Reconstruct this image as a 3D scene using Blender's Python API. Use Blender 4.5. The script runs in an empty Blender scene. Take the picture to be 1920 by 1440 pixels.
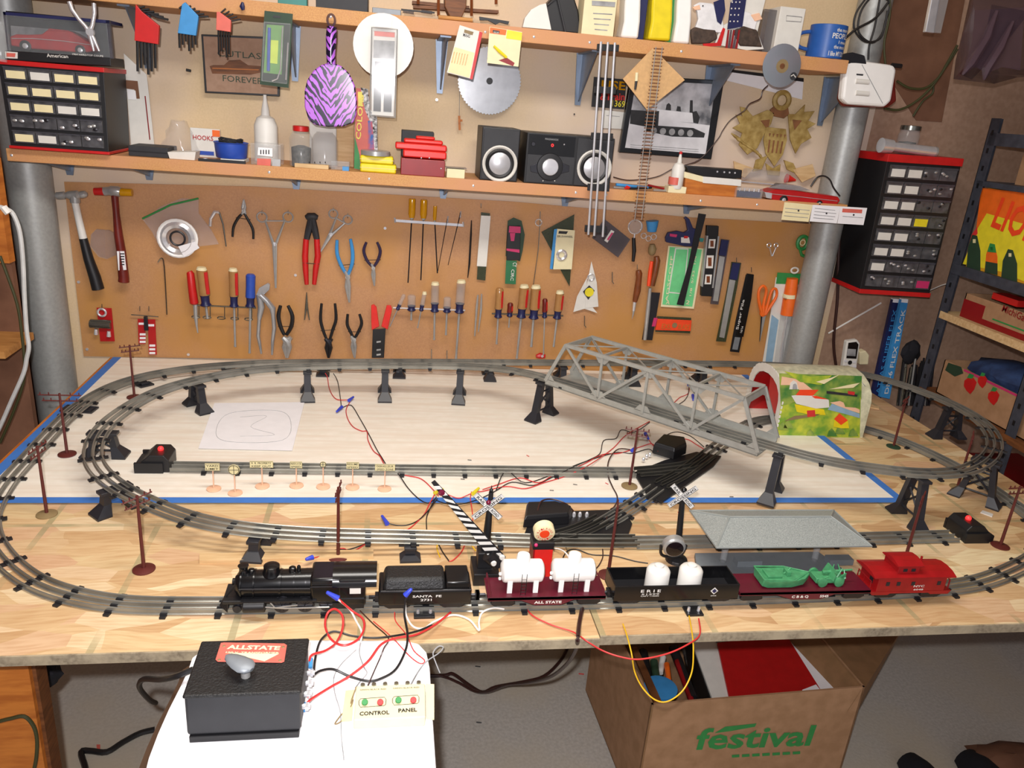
import bpy,bmesh,math,random
from mathutils import Vector as Vc,Matrix
random.seed(7)
sc=bpy.context.scene
COL=sc.collection
# ------------------------------------------------------------------ camera, world, light
F_PX=1449.2;PITCH,ROLL,YAW=0.3472,-0.0840,0.1729
C0=Vc((0,0,1.55));ZT=0.75;YW=2.324;H0=0.8
_F=Vc((math.sin(YAW),math.cos(YAW),0));_R=Vc((math.cos(YAW),-math.sin(YAW),0));_U=Vc((0,0,1))
F2=math.cos(PITCH)*_F-math.sin(PITCH)*_U;U2=math.sin(PITCH)*_F+math.cos(PITCH)*_U
R3=math.cos(ROLL)*_R-math.sin(ROLL)*U2;U3=math.sin(ROLL)*_R+math.cos(ROLL)*U2
cam=bpy.data.cameras.new('camera');cam.sensor_width=36;cam.lens=36*F_PX/1920;cam.clip_start=.02
co=bpy.data.objects.new('camera',cam);COL.objects.link(co)
co.matrix_world=Matrix(((R3.x,U3.x,-F2.x,C0.x),(R3.y,U3.y,-F2.y,C0.y),(R3.z,U3.z,-F2.z,C0.z),(0,0,0,1)))
sc.camera=co
sc.view_settings.view_transform='Standard';sc.view_settings.look='None'
sc.view_settings.gamma=1;sc.view_settings.use_curve_mapping=False;sc.view_settings.exposure=0.78
w=bpy.data.worlds.new('world');sc.world=w;w.use_nodes=True
w.node_tree.nodes['Background'].inputs[0].default_value=(.95,.93,1,1)
w.node_tree.nodes['Background'].inputs[1].default_value=.30
def light(kind,name,loc,energy,aim=None,**k):
 l=bpy.data.lights.new(name,kind);l.energy=energy
 for a,b in k.items():setattr(l,a,b)
 o=bpy.data.objects.new(name,l);COL.objects.link(o);o.location=loc
 if aim is not None:o.rotation_euler=(Vc(aim)-Vc(loc)).to_track_quat('-Z','Y').to_euler()
 return o
# the camera's flash, a hand's width above the lens, and the fluorescent fixture under the ceiling
light('SPOT','camera_flash',(-.03,-.02,1.62),52,aim=(.18,2.0,.82),spot_size=math.radians(150),spot_blend=1.0,shadow_soft_size=.012,color=(1,.965,.98))
light('AREA','ceiling_fluorescent',(.1,1.0,2.42),15,aim=(.1,1.35,.75),shape='RECTANGLE',size=1.3,size_y=.3,color=(1,.95,.88))
# ------------------------------------------------------------------ helpers
def ray(px,py):return F2+R3*((px-960)/F_PX)-U3*((py-720)/F_PX)
def V(px,py,y):r=ray(px,py);return C0+r*(y/r.y)
def W(px,py,d=0):return V(px,py,YW-d)
def T(px,py,h=0):r=ray(px,py);return C0+r*(-(H0-h)/r.z)
def X(px,py,x):r=ray(px,py);return C0+r*(x/r.x)
def kpx(P):return(P-C0).dot(F2)/F_PX
def lin(c):
 if isinstance(c,str):
  c=[int(c[i:i+2],16)/255 for i in(0,2,4)]
  c=[v/12.92 if v<=.04045 else((v+.055)/1.055)**2.4 for v in c]
 return(c[0],c[1],c[2],1)
MATS={}
def mat(name,col,rough=.5,metal=0,var=.12,ns=40,bump=.0,alpha=1,emit=0,trans=0,col2=None,stretch=(1,1,1)):
 m=bpy.data.materials.new(name);m.use_nodes=True;nt=m.node_tree;N=nt.nodes;L=nt.links
 b=N['Principled BSDF'];b.inputs['Roughness'].default_value=rough;b.inputs['Metallic'].default_value=metal
 tc=N.new('ShaderNodeTexCoord');mp=N.new('ShaderNodeMapping');mp.inputs['Scale'].default_value=stretch
 nz=N.new('ShaderNodeTexNoise');nz.inputs['Scale'].default_value=ns;nz.inputs['Detail'].default_value=4
 L.new(tc.outputs['Object'],mp.inputs[0]);L.new(mp.outputs[0],nz.inputs['Vector'])
 rp=N.new('ShaderNodeValToRGB');c=lin(col);d=lin(col2) if col2 else tuple(v*(1-var) for v in c[:3])+(1,)
 rp.color_ramp.elements[0].position=.35;rp.color_ramp.elements[1].position=.65
 rp.color_ramp.elements[0].color=d;rp.color_ramp.elements[1].color=c
 L.new(nz.outputs['Fac'],rp.inputs[0]);L.new(rp.outputs[0],b.inputs['Base Color'])
 if bump:
  bp=N.new('ShaderNodeBump');bp.inputs['Strength'].default_value=bump;bp.inputs['Distance'].default_value=.002
  L.new(nz.outputs['Fac'],bp.inputs['Height']);L.new(bp.outputs[0],b.inputs['Normal'])
 if alpha<1:b.inputs['Alpha'].default_value=alpha
 if trans:b.inputs['Transmission Weight'].default_value=trans
 if emit:
  b.inputs['Emission Color'].default_value=c;b.inputs['Emission Strength'].default_value=emit
 MATS[name]=m;return m
def md(s):
 for ln in s.strip().splitlines():
  a=ln.split();kw={}
  for t in a[2:]:
   k,v=t.split('=');kw[k]=v if k=='col2' else(tuple(float(q) for q in v.split(',')) if ',' in v else float(v))
  mat(a[0],a[1],**kw)
md('''
black 17171a rough=.45
black_gloss 101012 rough=.22
charcoal 2b2c30 rough=.6 bump=.3
dark_plastic 232227 rough=.4
crackle 1a1a1b rough=.5 var=.4 ns=300 bump=.6
steel b4b4b2 rough=.3 metal=.45
chrome e6e6ea rough=.2 metal=.6
rail 97968e rough=.28 metal=.5 var=.35 ns=12
rail_dark 55534d rough=.42 metal=.6 var=.35 ns=14
tie 1c1c20 rough=.5
white dedcd6 rough=.45 var=.04
white_plastic f2f1ee rough=.3 var=.03
table_white f6f6f8 rough=.35 var=.02
paper ecebee rough=.9 var=.04
cream e6dcb4 rough=.7 var=.06
pale_paper e9dcae rough=.85 var=.06
card_white dcdad3 rough=.6 var=.06
red c41c1c rough=.4
red_deep 8c1217 rough=.4
red_bright e02a24 rough=.35
tin_red b3181a rough=.35
maroon 5c1526 rough=.35
caboose_red 9c1216 rough=.4 var=.2
coral d8685a rough=.5
orange ec6a1c rough=.45
orange_hot f2481c rough=.5
yellow e8d21c rough=.4
amber d79a10 rough=.15 alpha=.85
clear_amber b98a55 rough=.15 alpha=.75
blue 2a4fb0 rough=.4
blue_navy 1f2350 rough=.4
blue_light 3d8fce rough=.45
blue_mug 2c5fae rough=.35
tape_blue 3f78c8 rough=.6 var=.08
teal 2f7f78 rough=.45
purple 2c2040 rough=.45
green 2f8a44 rough=.5
green_light 6fd08a rough=.55
green_dark 27402c rough=.6
green_pack 5f9a3c rough=.25
lime c6dc2c rough=.5
pink c8306a rough=.5
galv a6a8a6 rough=.45 metal=.35 var=.12 ns=120
galv_dark 868c92 rough=.5 metal=.3 var=.1
shelf_blue 474a55 rough=.55 metal=.2 var=.3
bracket 7f8da0 rough=.4 metal=.5
bridge_grey a9aaa4 rough=.38 metal=.35 var=.12 ns=60
trestle 25262c rough=.42
brown_pole 5c2420 rough=.45 var=.2
tan_base 8a7550 rough=.6
salmon eebf9e rough=.6 var=.08
sign_cream e4d9a6 rough=.6
wood c08a4c rough=.6 col2=a87238 ns=12 stretch=1,8,8 bump=.15
wood_dark 7a4a26 rough=.6 col2=5a3418 ns=10 stretch=2,2,14 bump=.2
wood_orange c4762c rough=.55 col2=a85c1c ns=8 stretch=2,2,10
wood_pale d8b98a rough=.65 col2=c4a070 ns=14 stretch=1,8,8
wood_handle 7d4220 rough=.35 var=.3
handle_red 6e2018 rough=.35 var=.25
cardboard a98260 rough=.85 col2=9a7553 ns=30
cardboard_in 8c6845 rough=.85 col2=80603e ns=30
kraft_board ab8c76 rough=.85 col2=9f806a ns=70
kraft_dark 7c5640 rough=.85 col2=6b4834 ns=14
carve b39a5c rough=.6 col2=8f7437 ns=50
carve_dark 8a5a34 rough=.65 var=.3
green_army 4c9a68 rough=.35 var=.25 ns=90
grey_roof 8d928f rough=.4 var=.1
station_base 6f757a rough=.5 var=.12
glassy cfd6da rough=.08 alpha=.16
pane dfe6ea rough=.05 alpha=.07
rim_brown 46301f rough=.5
clear_plastic c9cdd0 rough=.12 alpha=.2
smoke_plastic 50505a rough=.18 alpha=.55
drawer_clear 6d6d72 rough=.18 alpha=.6 var=.5 ns=60
drawer_fill 54504c rough=.6 var=.7 ns=120
olive_clear 3f4630 rough=.3 alpha=.8
bag ccc8cc rough=.1 alpha=.16
plum_bag 5a4650 rough=.12 alpha=.6
wire_red d23434 rough=.4
wire_black 1e1d1e rough=.4
wire_white e8e6e2 rough=.4
wire_yellow e2b21c rough=.4
wire_brown 3b2320 rough=.3
nut_blue 3548c8 rough=.4
nut_yellow e8d82c rough=.4
cord_white c9cac8 rough=.5
cord_green 3c3c1c rough=.6
photo_grey a5a6a8 rough=.7 var=.5 ns=30
photo_dark 2c2d30 rough=.7 var=.4 ns=60
photo_light dcdce0 rough=.7 var=.15 ns=30
speaker_grey c4c4c8 rough=.35 metal=.5
blade_steel b8babd rough=.25 metal=.6
gunmetal 3b3b40 rough=.35 metal=.7
bulldog 8f8f86 rough=.25 metal=.9
green_ruler 2c7048 rough=.4
eagle_white e2e2e4 rough=.6 var=.12 ns=80
eagle_brown 4a3a30 rough=.7 var=.5 ns=90
grass_green 6c9c34 rough=.35 col2=c2c83c ns=30
hill_green 3f7a38 rough=.35 col2=9fae4c ns=24
mountain_pale d8d6b8 rough=.35 col2=b8b89c ns=60
river 8fb0c8 rough=.35
box_yellow d8a818 rough=.5 col2=cf8a1c ns=8
denim 2c4470 rough=.8 col2=1c2c50 ns=30
dark_cloth 14141c rough=.9
led_red ff2020 rough=.4 emit=2.2
glass_dark 1c1418 rough=.1
magenta_lamp 6c1030 rough=.15
''')
M=MATS
# disc rainbow
def special():
 m=mat('osb','d4b68a',rough=.62,ns=60,bump=.15);nt=m.node_tree;N=nt.nodes;L=nt.links;b=N['Principled BSDF']
 tc=N.new('ShaderNodeTexCoord')
 nz=N.new('ShaderNodeTexNoise');nz.inputs['Scale'].default_value=5;L.new(tc.outputs['Object'],nz.inputs['Vector'])
 mx=N.new('ShaderNodeMixRGB');mx.blend_type='ADD';mx.inputs[0].default_value=.05
 L.new(tc.outputs['Object'],mx.inputs[1]);L.new(nz.outputs['Color'],mx.inputs[2])
 mp=N.new('ShaderNodeMapping');mp.inputs['Scale'].default_value=(9,24,9);mp.inputs['Rotation'].default_value=(0,0,.25)
 L.new(mx.outputs[0],mp.inputs[0])
 vo=N.new('ShaderNodeTexVoronoi');vo.inputs['Scale'].default_value=1.0;L.new(mp.outputs[0],vo.inputs['Vector'])
 sp=N.new('ShaderNodeSeparateColor');L.new(vo.outputs['Color'],sp.inputs[0])
 rp=N.new('ShaderNodeValToRGB');e=rp.color_ramp.elements
 e[0].position=0;e[0].color=lin('b8946a');e[1].position=1;e[1].color=lin('e6d5ac')
 for p,c in((.1,'c4a074'),(.3,'d2b286'),(.6,'d6bd90'),(.85,'d0aa86')):
  q=e.new(p);q.color=lin(c)
 L.new(sp.outputs[0],rp.inputs[0])
 mp2=N.new('ShaderNodeMapping');mp2.inputs['Scale'].default_value=(6,60,6);L.new(mx.outputs[0],mp2.inputs[0])
 n2=N.new('ShaderNodeTexNoise');n2.inputs['Scale'].default_value=3;n2.inputs['Detail'].default_value=6;L.new(mp2.outputs[0],n2.inputs['Vector'])
 r2=N.new('ShaderNodeValToRGB');r2.color_ramp.elements[0].position=.3;r2.color_ramp.elements[1].position=.6
 r2.color_ramp.elements[0].color=lin('c9a070');r2.color_ramp.elements[1].color=(1,1,1,1);L.new(n2.outputs['Fac'],r2.inputs[0])
 ml=N.new('ShaderNodeMixRGB');ml.blend_type='MULTIPLY';ml.inputs[0].default_value=.38
 L.new(rp.outputs[0],ml.inputs[1]);L.new(r2.outputs[0],ml.inputs[2])
 g=N.new('ShaderNodeNewGeometry');sx=N.new('ShaderNodeSeparateXYZ');L.new(g.outputs['Position'],sx.inputs[0])
 def band(out,off,per,wd):
  a=N.new('ShaderNodeMath');a.operation='ADD';a.inputs[1].default_value=-off+per*20;L.new(out,a.inputs[0])
  d=N.new('ShaderNodeMath');d.operation='DIVIDE';d.inputs[1].default_value=per;L.new(a.outputs[0],d.inputs[0])
  f=N.new('ShaderNodeMath');f.operation='FRACT';L.new(d.outputs[0],f.inputs[0])
  l=N.new('ShaderNodeMath');l.operation='LESS_THAN';l.inputs[1].default_value=wd/per;L.new(f.outputs[0],l.inputs[0]);return l
 bx=band(sx.outputs[0],-.422,.194,.011);by=band(sx.outputs[1],1.352,.41,.01)
 mxm=N.new('ShaderNodeMath');mxm.operation='MAXIMUM';L.new(bx.outputs[0],mxm.inputs[0]);L.new(by.outputs[0],mxm.inputs[1])
 n3=N.new('ShaderNodeTexNoise');n3.inputs['Scale'].default_value=9;n3.inputs['Detail'].default_value=5;L.new(tc.outputs['Object'],n3.inputs['Vector'])
 r3=N.new('ShaderNodeValToRGB');r3.color_ramp.elements[0].position=.4;r3.color_ramp.elements[1].position=.6;L.new(n3.outputs['Fac'],r3.inputs[0])
 mm=N.new('ShaderNodeMath');mm.operation='MULTIPLY';L.new(mxm.outputs[0],mm.inputs[0]);L.new(r3.outputs[0],mm.inputs[1])
 m3=N.new('ShaderNodeMath');m3.operation='MULTIPLY';m3.inputs[1].default_value=.6;L.new(mm.outputs[0],m3.inputs[0])
 mz=N.new('ShaderNodeMixRGB');mz.inputs[2].default_value=lin('8a8a66');L.new(m3.outputs[0],mz.inputs[0]);L.new(ml.outputs[0],mz.inputs[1])
 L.new(mz.outputs[0],b.inputs['Base Color'])
 def mottle(name,c1,c2,c3,s1,s2,rough,bump,st=(1,1,1)):
  m=mat(name,c1,rough=rough,ns=s2,bump=bump,col2=c2);nt=m.node_tree;N=nt.nodes;L=nt.links;b=N['Principled BSDF']
  src=b.inputs['Base Color'].links[0].from_socket
  tc=N.new('ShaderNodeTexCoord');mp=N.new('ShaderNodeMapping');mp.inputs['Scale'].default_value=st;L.new(tc.outputs['Object'],mp.inputs[0])
  nz=N.new('ShaderNodeTexNoise');nz.inputs['Scale'].default_value=s1;nz.inputs['Detail'].default_value=5;L.new(mp.outputs[0],nz.inputs['Vector'])
  rp=N.new('ShaderNodeValToRGB');rp.color_ramp.elements[0].position=.42;rp.color_ramp.elements[1].position=.62
  L.new(nz.outputs['Fac'],rp.inputs[0]);mx=N.new('ShaderNodeMixRGB');L.new(rp.outputs[0],mx.inputs[0]);L.new(src,mx.inputs[1]);mx.inputs[2].default_value=lin(c3)
  L.new(mx.outputs[0],b.inputs['Base Color']);return m
 mottle('hardboard','bc8c60','b2825a','ba8648',3.5,260,.55,.05)
 mottle('drywall','dcc39c','d6bd96','d2bfae',1.8,200,.8,.05)
 mottle('concrete','c2beb6','b2aea6','c0b6a2',2.2,120,.85,.3)
 mottle('white_board','f2ece0','ece6d8','e8ddcd',5,40,.45,.04,(1,12,1))
 mottle('pressboard','cc9a5e','bc8650','c68e64',4,320,.6,.1)
 mottle('edge_osb','9c8f78','7c705c','a89a80',20,150,.8,.3)
 m=mat('zebra','a55cc8',rough=.2);nt=m.node_tree;N=nt.nodes;L=nt.links;b=N['Principled BSDF']
 tc=N.new('ShaderNodeTexCoord');sx=N.new('ShaderNodeSeparateXYZ');L.new(tc.outputs['Object'],sx.inputs[0])
 ab=N.new('ShaderNodeMath');ab.operation='ABSOLUTE';L.new(sx.outputs[0],ab.inputs[0])
 mu=N.new('ShaderNodeMath');mu.operation='MULTIPLY';mu.inputs[1].default_value=-1.3;L.new(ab.outputs[0],mu.inputs[0])
 cb=N.new('ShaderNodeCombineXYZ');ad=N.new('ShaderNodeMath');L.new(sx.outputs[2],ad.inputs[0]);L.new(mu.outputs[0],ad.inputs[1])
 L.new(sx.outputs[0],cb.inputs[0]);L.new(ad.outputs[0],cb.inputs[2])
 wv=N.new('ShaderNodeTexWave');wv.bands_direction='Z';wv.inputs['Scale'].default_value=15;wv.inputs['Distortion'].default_value=9
 wv.inputs['Detail'].default_value=2;wv.inputs['Detail Scale'].default_value=2.4;L.new(cb.outputs[0],wv.inputs['Vector'])
 rp=N.new('ShaderNodeValToRGB');rp.color_ramp.interpolation='CONSTANT';rp.color_ramp.elements[0].color=lin('1c1430');rp.color_ramp.elements[1].position=.42;rp.color_ramp.elements[1].color=lin('b468d8')
 L.new(wv.outputs['Fac'],rp.inputs[0]);L.new(rp.outputs[0],b.inputs['Base Color'])
 m=mat('speckle','e8e8e8',rough=.6,ns=120,col2='101010');m=mat('pencils','e05a28',rough=.6,ns=50,col2='2c6fb8')
 m=mat('photo_smoke','d0d0d4',rough=.6,ns=14,col2='505258')
 m=mat('disc_silver','d4d0d8',rough=.18,metal=.9,ns=8,col2='b8c4c8')
 m=mat('roof_mesh','9a9f9c',rough=.45,ns=500,col2='7c8280',bump=.5)
special()
def catmull(P,n=8,closed=False):
 P=[Vc(p) for p in P];out=[];m=len(P)
 if m<3:return P
 g=(lambda i:P[i%m]) if closed else(lambda i:P[max(0,min(m-1,i))])
 for i in range(m if closed else m-1):
  a,b,c,d=g(i-1),g(i),g(i+1),g(i+2)
  for k in range(n):
   t=k/n
   out.append(.5*((2*b)+(c-a)*t+(2*a-5*b+4*c-d)*t*t+(3*b-a-3*c+d)*t**3))
 if not closed:out.append(P[-1])
 return out
class G:
 """collects geometry in world coordinates for one mesh object"""
 def __init__(s,name,mt,item,parent=None,label=None,bevel=0,smooth=True,stuff=False):
  s.name,s.mt,s.item,s.parent,s.label,s.bevel,s.smooth,s.stuff=name,mt,item,parent,label,bevel,smooth,stuff
  s.v=[];s.f=[];s.subs=[]
 @property
 def d(s):return s.item.d
 def sub(s,name,mt,**k):
  g=G(name,mt,s.item,s,**k);s.subs.append(g);return g
 def add(s,vs,fs):
  b=len(s.v);s.v+=[Vc(v) for v in vs];s.f+=[[b+i for i in f] for f in fs];return s
 def poly(s,pts,vec):
  n=len(pts);pts=[Vc(p) for p in pts];vec=Vc(vec)
  return s.add(pts+[p+vec for p in pts],[list(range(n))[::-1],list(range(n,2*n))]+[[i,(i+1)%n,n+(i+1)%n,n+i] for i in range(n)])
 def sheet(s,pts):return s.add(pts,[list(range(len(pts)))])
 def loft(s,rings,caps=True):
  n=len(rings[0]);vs=[p for r in rings for p in r];fs=[]
  for k in range(len(rings)-1):
   for i in range(n):j=(i+1)%n;fs.append([k*n+i,k*n+j,(k+1)*n+j,(k+1)*n+i])
  if caps:fs+=[list(range(n))[::-1],[(len(rings)-1)*n+i for i in range(n)]]
  return s.add(vs,fs)
 def tube(s,P,r,n=8,sm=0,closed=False,caps=True):
  P=[Vc(p) for p in P]
  R=list(r) if isinstance(r,(list,tuple)) else[r]*len(P)
  if sm:
   Q=catmull(P,sm,closed)
   R=[R[min(len(R)-1,i//sm)]*(1-(i%sm)/sm)+R[min(len(R)-1,i//sm+1)]*((i%sm)/sm) for i in range(len(Q))];P=Q
  m=len(P);rings=[];up=None
  for i,p in enumerate(P):
   if closed:t=P[(i+1)%m]-P[i-1]
   else:t=P[min(m-1,i+1)]-P[max(0,i-1)]
   if t.length<1e-9:t=Vc((0,0,1))
   t.normalize()
   if up is None:up=Vc((0,0,1)) if abs(t.z)<.9 else Vc((0,1,0))
   a=up-t*up.dot(t)
   if a.length<1e-4:a=Vc((1,0,0))-t*t.x
   a.normalize();up=a;b=t.cross(a)
   rings.append([p+(a*math.cos(2*math.pi*k/n)+b*math.sin(2*math.pi*k/n))*R[i] for k in range(n)])
  if closed:rings.append(rings[0]);caps=False
  return s.loft(rings,caps)
 def box(s,c,sz,rz=0,ax=None):
  c=Vc(c)
  A=ax or(Vc((math.cos(rz),math.sin(rz),0)),Vc((-math.sin(rz),math.cos(rz),0)),Vc((0,0,1)))
  vs=[c+A[0]*(x*sz[0]/2)+A[1]*(y*sz[1]/2)+A[2]*(z*sz[2]/2) for z in(-1,1) for y in(-1,1) for x in(-1,1)]
  return s.add(vs,[[0,2,3,1],[4,5,7,6],[0,1,5,4],[2,6,7,3],[0,4,6,2],[1,3,7,5]])
 def bb(s,x0,x1,y0,y1,z0,z1):return s.box(((x0+x1)/2,(y0+y1)/2,(z0+z1)/2),(abs(x1-x0),abs(y1-y0),abs(z1-z0)))
 def rev(s,p,ax,prof,n=20,sm=True):
  p=Vc(p);ax=Vc(ax).normalized();u=ax.orthogonal().normalized();v=ax.cross(u)
  return s.loft([[p+ax*t+(u*math.cos(2*math.pi*k/n)+v*math.sin(2*math.pi*k/n))*max(r,1e-5) for k in range(n)] for t,r in prof])
 def ball(s,c,r,sc3=(1,1,1),n=12,m=8):
  c=Vc(c);return s.loft([[c+Vc((r*sc3[0]*math.sin(math.pi*j/m)*math.cos(2*math.pi*k/n),r*sc3[1]*math.sin(math.pi*j/m)*math.sin(2*math.pi*k/n),r*sc3[2]*math.cos(math.pi*j/m))) for k in range(n)] for j in range(m+1)],False)
 def p(s,pts,th=.004,d=0):return s.poly([W(x,y,s.d+d) for x,y in pts],(0,th,0))
 def t(s,pts,d=0,n=8,sm=0,closed=False):
  P=[W(q[0],q[1],s.d+d+(q[3] if len(q)>3 else 0)) for q in pts]
  return s.tube(P,[q[2]*kpx(a) for q,a in zip(pts,P)],n,sm,closed)
 def ring(s,x,y,R,r,d=0,n=24,ry=None,ro=6):
  c=W(x,y,s.d+d);k=kpx(c);ry=ry or R
  return s.tube([c+Vc((R*k*math.cos(2*math.pi*i/n),0,ry*k*math.sin(2*math.pi*i/n))) for i in range(n)],r*k,ro,closed=True)
 def disc(s,x,y,R,th=.003,d=0,n=32):
  c=W(x,y,s.d+d);k=kpx(c)
  return s.rev(c,(0,1,0),[(0,R*k),(th,R*k)],n)
 def dome(s,x,y,R,hh,d=0):
  c=W(x,y,s.d+d);k=kpx(c)
  return s.rev(c,(0,-1,0),[(0,R*k),(hh*.4,R*k*.9),(hh*.8,R*k*.6),(hh,0)],20)
 def text(s,txt,A,B,n,h,off=.004):
  A,B,n=Vc(A),Vc(B),Vc(n).normalized()
  cu=bpy.data.curves.new('tmp','FONT');cu.body=txt;cu.size=1;cu.offset=off*2;cu.resolution_u=2
  o=bpy.data.objects.new('tmp',cu);COL.objects.link(o)
  me=bpy.data.meshes.new_from_object(o);bpy.data.objects.remove(o);bpy.data.curves.remove(cu)
  vs=[v.co.copy() for v in me.vertices];fs=[list(p.vertices) for p in me.polygons];bpy.data.meshes.remove(me)
  if not vs:return s
  x0=min(v.x for v in vs);x1=max(v.x for v in vs);y1=max(v.y for v in vs);y0=min(0,min(v.y for v in vs))
  u=B-A;u=u-n*u.dot(n);L=u.length;u.normalize();up=n.cross(u)
  return s.add([A+u*((v.x-x0)/(x1-x0)*L)+up*(v.y/.72*h)+n*.0004 for v in vs],fs)
 def wt(s,txt,a,b,hp,d=0,off=.004):
  A=W(*a,s.d+d);B=W(*b,s.d+d);return s.text(txt,A,B,(0,-1,0),hp*kpx(A),off)
 def wire(s,pts,r=.0012,sm=5,n=6):
  return s.tube([T(*q) for q in pts],r,n,sm)
ITEMS=[]
class Item:
 def __init__(s,name,label,cat,group=None,d=.02,kind=None):
  s.name,s.label,s.cat,s.group,s.d,s.kind=name,label,cat,group,d,kind;s.parts=[];ITEMS.append(s)
 def part(s,name,mt,**k):
  g=G(name,mt,s,**k);s.parts.append(g);return g
def mkmesh(g,org):
 me=bpy.data.meshes.new(g.name);me.from_pydata([v-org for v in g.v],[],g.f)
 bm=bmesh.new();bm.from_mesh(me);bmesh.ops.recalc_face_normals(bm,faces=bm.faces);bm.to_mesh(me);bm.free()
 me.materials.append(M[g.mt] if isinstance(g.mt,str) else g.mt)
 if g.smooth:
  for p in me.polygons:p.use_smooth=True
  me.set_sharp_from_angle(angle=math.radians(38))
 return me
def mkobj(g,name,org,parent):
 o=bpy.data.objects.new(name,mkmesh(g,org));COL.objects.link(o)
 if parent is not None:o.parent=parent
 if g.bevel:
  b=o.modifiers.new('bevel','BEVEL');b.width=g.bevel;b.segments=2;b.limit_method='ANGLE'
 if g.label:o['label']=g.label
 if g.stuff:o['kind']='stuff'
 return o
def finalize():
 for it in ITEMS:
  allv=[v for g in it.parts for v in g.v]
  if not allv:print('EMPTY',it.name);continue
  lo=Vc([min(v[i] for v in allv) for i in range(3)]);hi=Vc([max(v[i] for v in allv) for i in range(3)])
  org=Vc(((lo.x+hi.x)/2,(lo.y+hi.y)/2,lo.z))
  single=len(it.parts)==1 and not it.parts[0].subs
  if single:
   root=mkobj(it.parts[0],it.name,Vc((0,0,0)),None)
   root.data.transform(Matrix.Translation(-org));root.location=org
  elif it.kind=='structure':
   root=mkobj(it.parts[0],it.name,Vc((0,0,0)),None);root.data.transform(Matrix.Translation(-org));root.location=org
   for g in it.parts[1:]:mkobj(g,g.name,org,root)
  else:
   root=bpy.data.objects.new(it.name,None);root.empty_display_size=.02;root.location=org;COL.objects.link(root)
   for g in it.parts:
    o=mkobj(g,g.name,org,root)
    for q in g.subs:mkobj(q,q.name,org,o)
  if it.kind:root['kind']=it.kind
  if it.label:root['label']=it.label
  if it.cat:root['category']=it.cat
  if it.group:root['group']=it.group
  it.root=root
# ------------------------------------------------------------------ setting
def st(name,mt,label=None):
 return Item(name,label,None,kind='structure').part(name,mt,smooth=False)
st('floor','concrete').bb(-2.6,3.4,-1.2,YW+.1,-.05,0)
st('wall_back','drywall').bb(-1.0,1.46,YW+.002,YW+.08,0,2.5)
st('wall_back','kraft_dark').bb(-2.6,-1.0,YW+.002,YW+.08,0,2.5)
st('wall_back','kraft_board').bb(1.46,3.4,YW+.002,YW+.08,0,2.5)
st('wall_left','kraft_dark').bb(-1.75,-1.65,-1.2,YW,0,2.5)
st('wall_right','kraft_dark').bb(2.62,2.7,-1.2,YW,0,2.5)
st('ceiling','drywall').bb(-2.6,3.4,-1.2,YW+.1,2.5,2.55)
g=st('trim_1','kraft_dark');g.poly([W(1672,-30,.0),W(1815,-30,0),W(1766,229,0),W(1718,226,0),W(1640,100,0)],(0,.012,0))
# hardboard sheet behind the tools
it=Item('tool_board','large brown hardboard sheet on the wall behind the hanging hand tools','tool board',d=.004)
it.part('board','hardboard',smooth=False).p([(120,341),(480,350),(960,378),(1300,408),(1527,420),(1485,600),(1470,708),(1000,692),(480,673),(157,668)],.004)
# electrical conduits (steel posts) at both ends
for x,lb,rr in((W(70,525,.09).x-.0,'thick grey steel post standing left of the tool board',.055),(W(1557,440,.09).x,'thick grey steel post standing right of the tool board',.047)):
 g=Item('steel_post',lb,'post').part('pipe','galv');g.rev((x,YW-.06,0),(0,0,1),[(0,rr),(2.45,rr)],28)
# narrow raw drywall strip + wooden stud left
g=Item('stud','dark brown wooden stud at the far left beside the steel post','stud').part('stud','wood_dark');g.bb(-1.2,-1.11,2.22,2.31,0,2.5)
it=Item('tall_shelf','brown wooden shelf unit cut off by the left picture edge','shelf')
g=it.part('side_panel','kraft_dark',smooth=False);g.bb(-1.7,V(22,500,2.06).x,2.06,2.08,0,1.34)
z=V(20,640,1.98).z;it.part('shelf_board','wood',smooth=False).bb(-1.7,V(34,625,1.98).x,1.9,2.06,z-.018,z)
it.part('front_post','wood_orange',smooth=False).bb(-1.7,V(5,320,2.0).x,1.97,2.0,1.1,1.34)
# ------------------------------------------------------------------ wall shelves
YS=2.124
def shelf(lab,zt,zb,x0,x1):
 it=Item('wall_shelf',lab,'shelf');it.part('plank','pressboard',smooth=False,bevel=.0015).bb(x0,x1,YS,YW,zb,zt)
 return it
zs1=(1.732,1.698);zs2=(1.350,1.320)
s1=shelf('upper long pressboard wall shelf',*zs1,V(-60,0,YS).x,V(1591,119,YS).x)
s2=shelf('lower long pressboard wall shelf above the hand tools',*zs2,V(12,290,YS).x,V(1590,384,YS).x)
for px in(28,505,692,888,1082,1140,1320,1428):s2.part('screw','chrome').rev(Vc((V(px,340,YS).x,YS,1.334)),(0,-1,0),[(0,.0035),(.001,.002)],8)
for px in(250,620,910,1002,1108,1283):s1.part('screw','chrome').rev(Vc((V(px,60,YS).x,YS,1.713)),(0,-1,0),[(0,.0035),(.001,.002)],8)
def brkt(px,zb,top,lab):
 x=W(px,150 if top>1.5 else 340,.02).x
 it=Item('shelf_bracket',lab,'bracket','shelf brackets')
 it.part('wall_plate','bracket').poly([(x-.017,YW-.004,top),(x+.017,YW-.004,top),(x+.008,YW-.004,zb),(x-.008,YW-.004,zb)],(0,.004,0))
 it.part('shelf_plate','bracket').bb(x-.014,x+.014,YS+.03,YW-.004,top-.004,top)
 it.part('gusset','bracket').poly([(x,YW-.004,top-.004),(x,YS+.04,top-.004),(x,YW-.004,zb+.01)],(.004,0,0))
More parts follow.
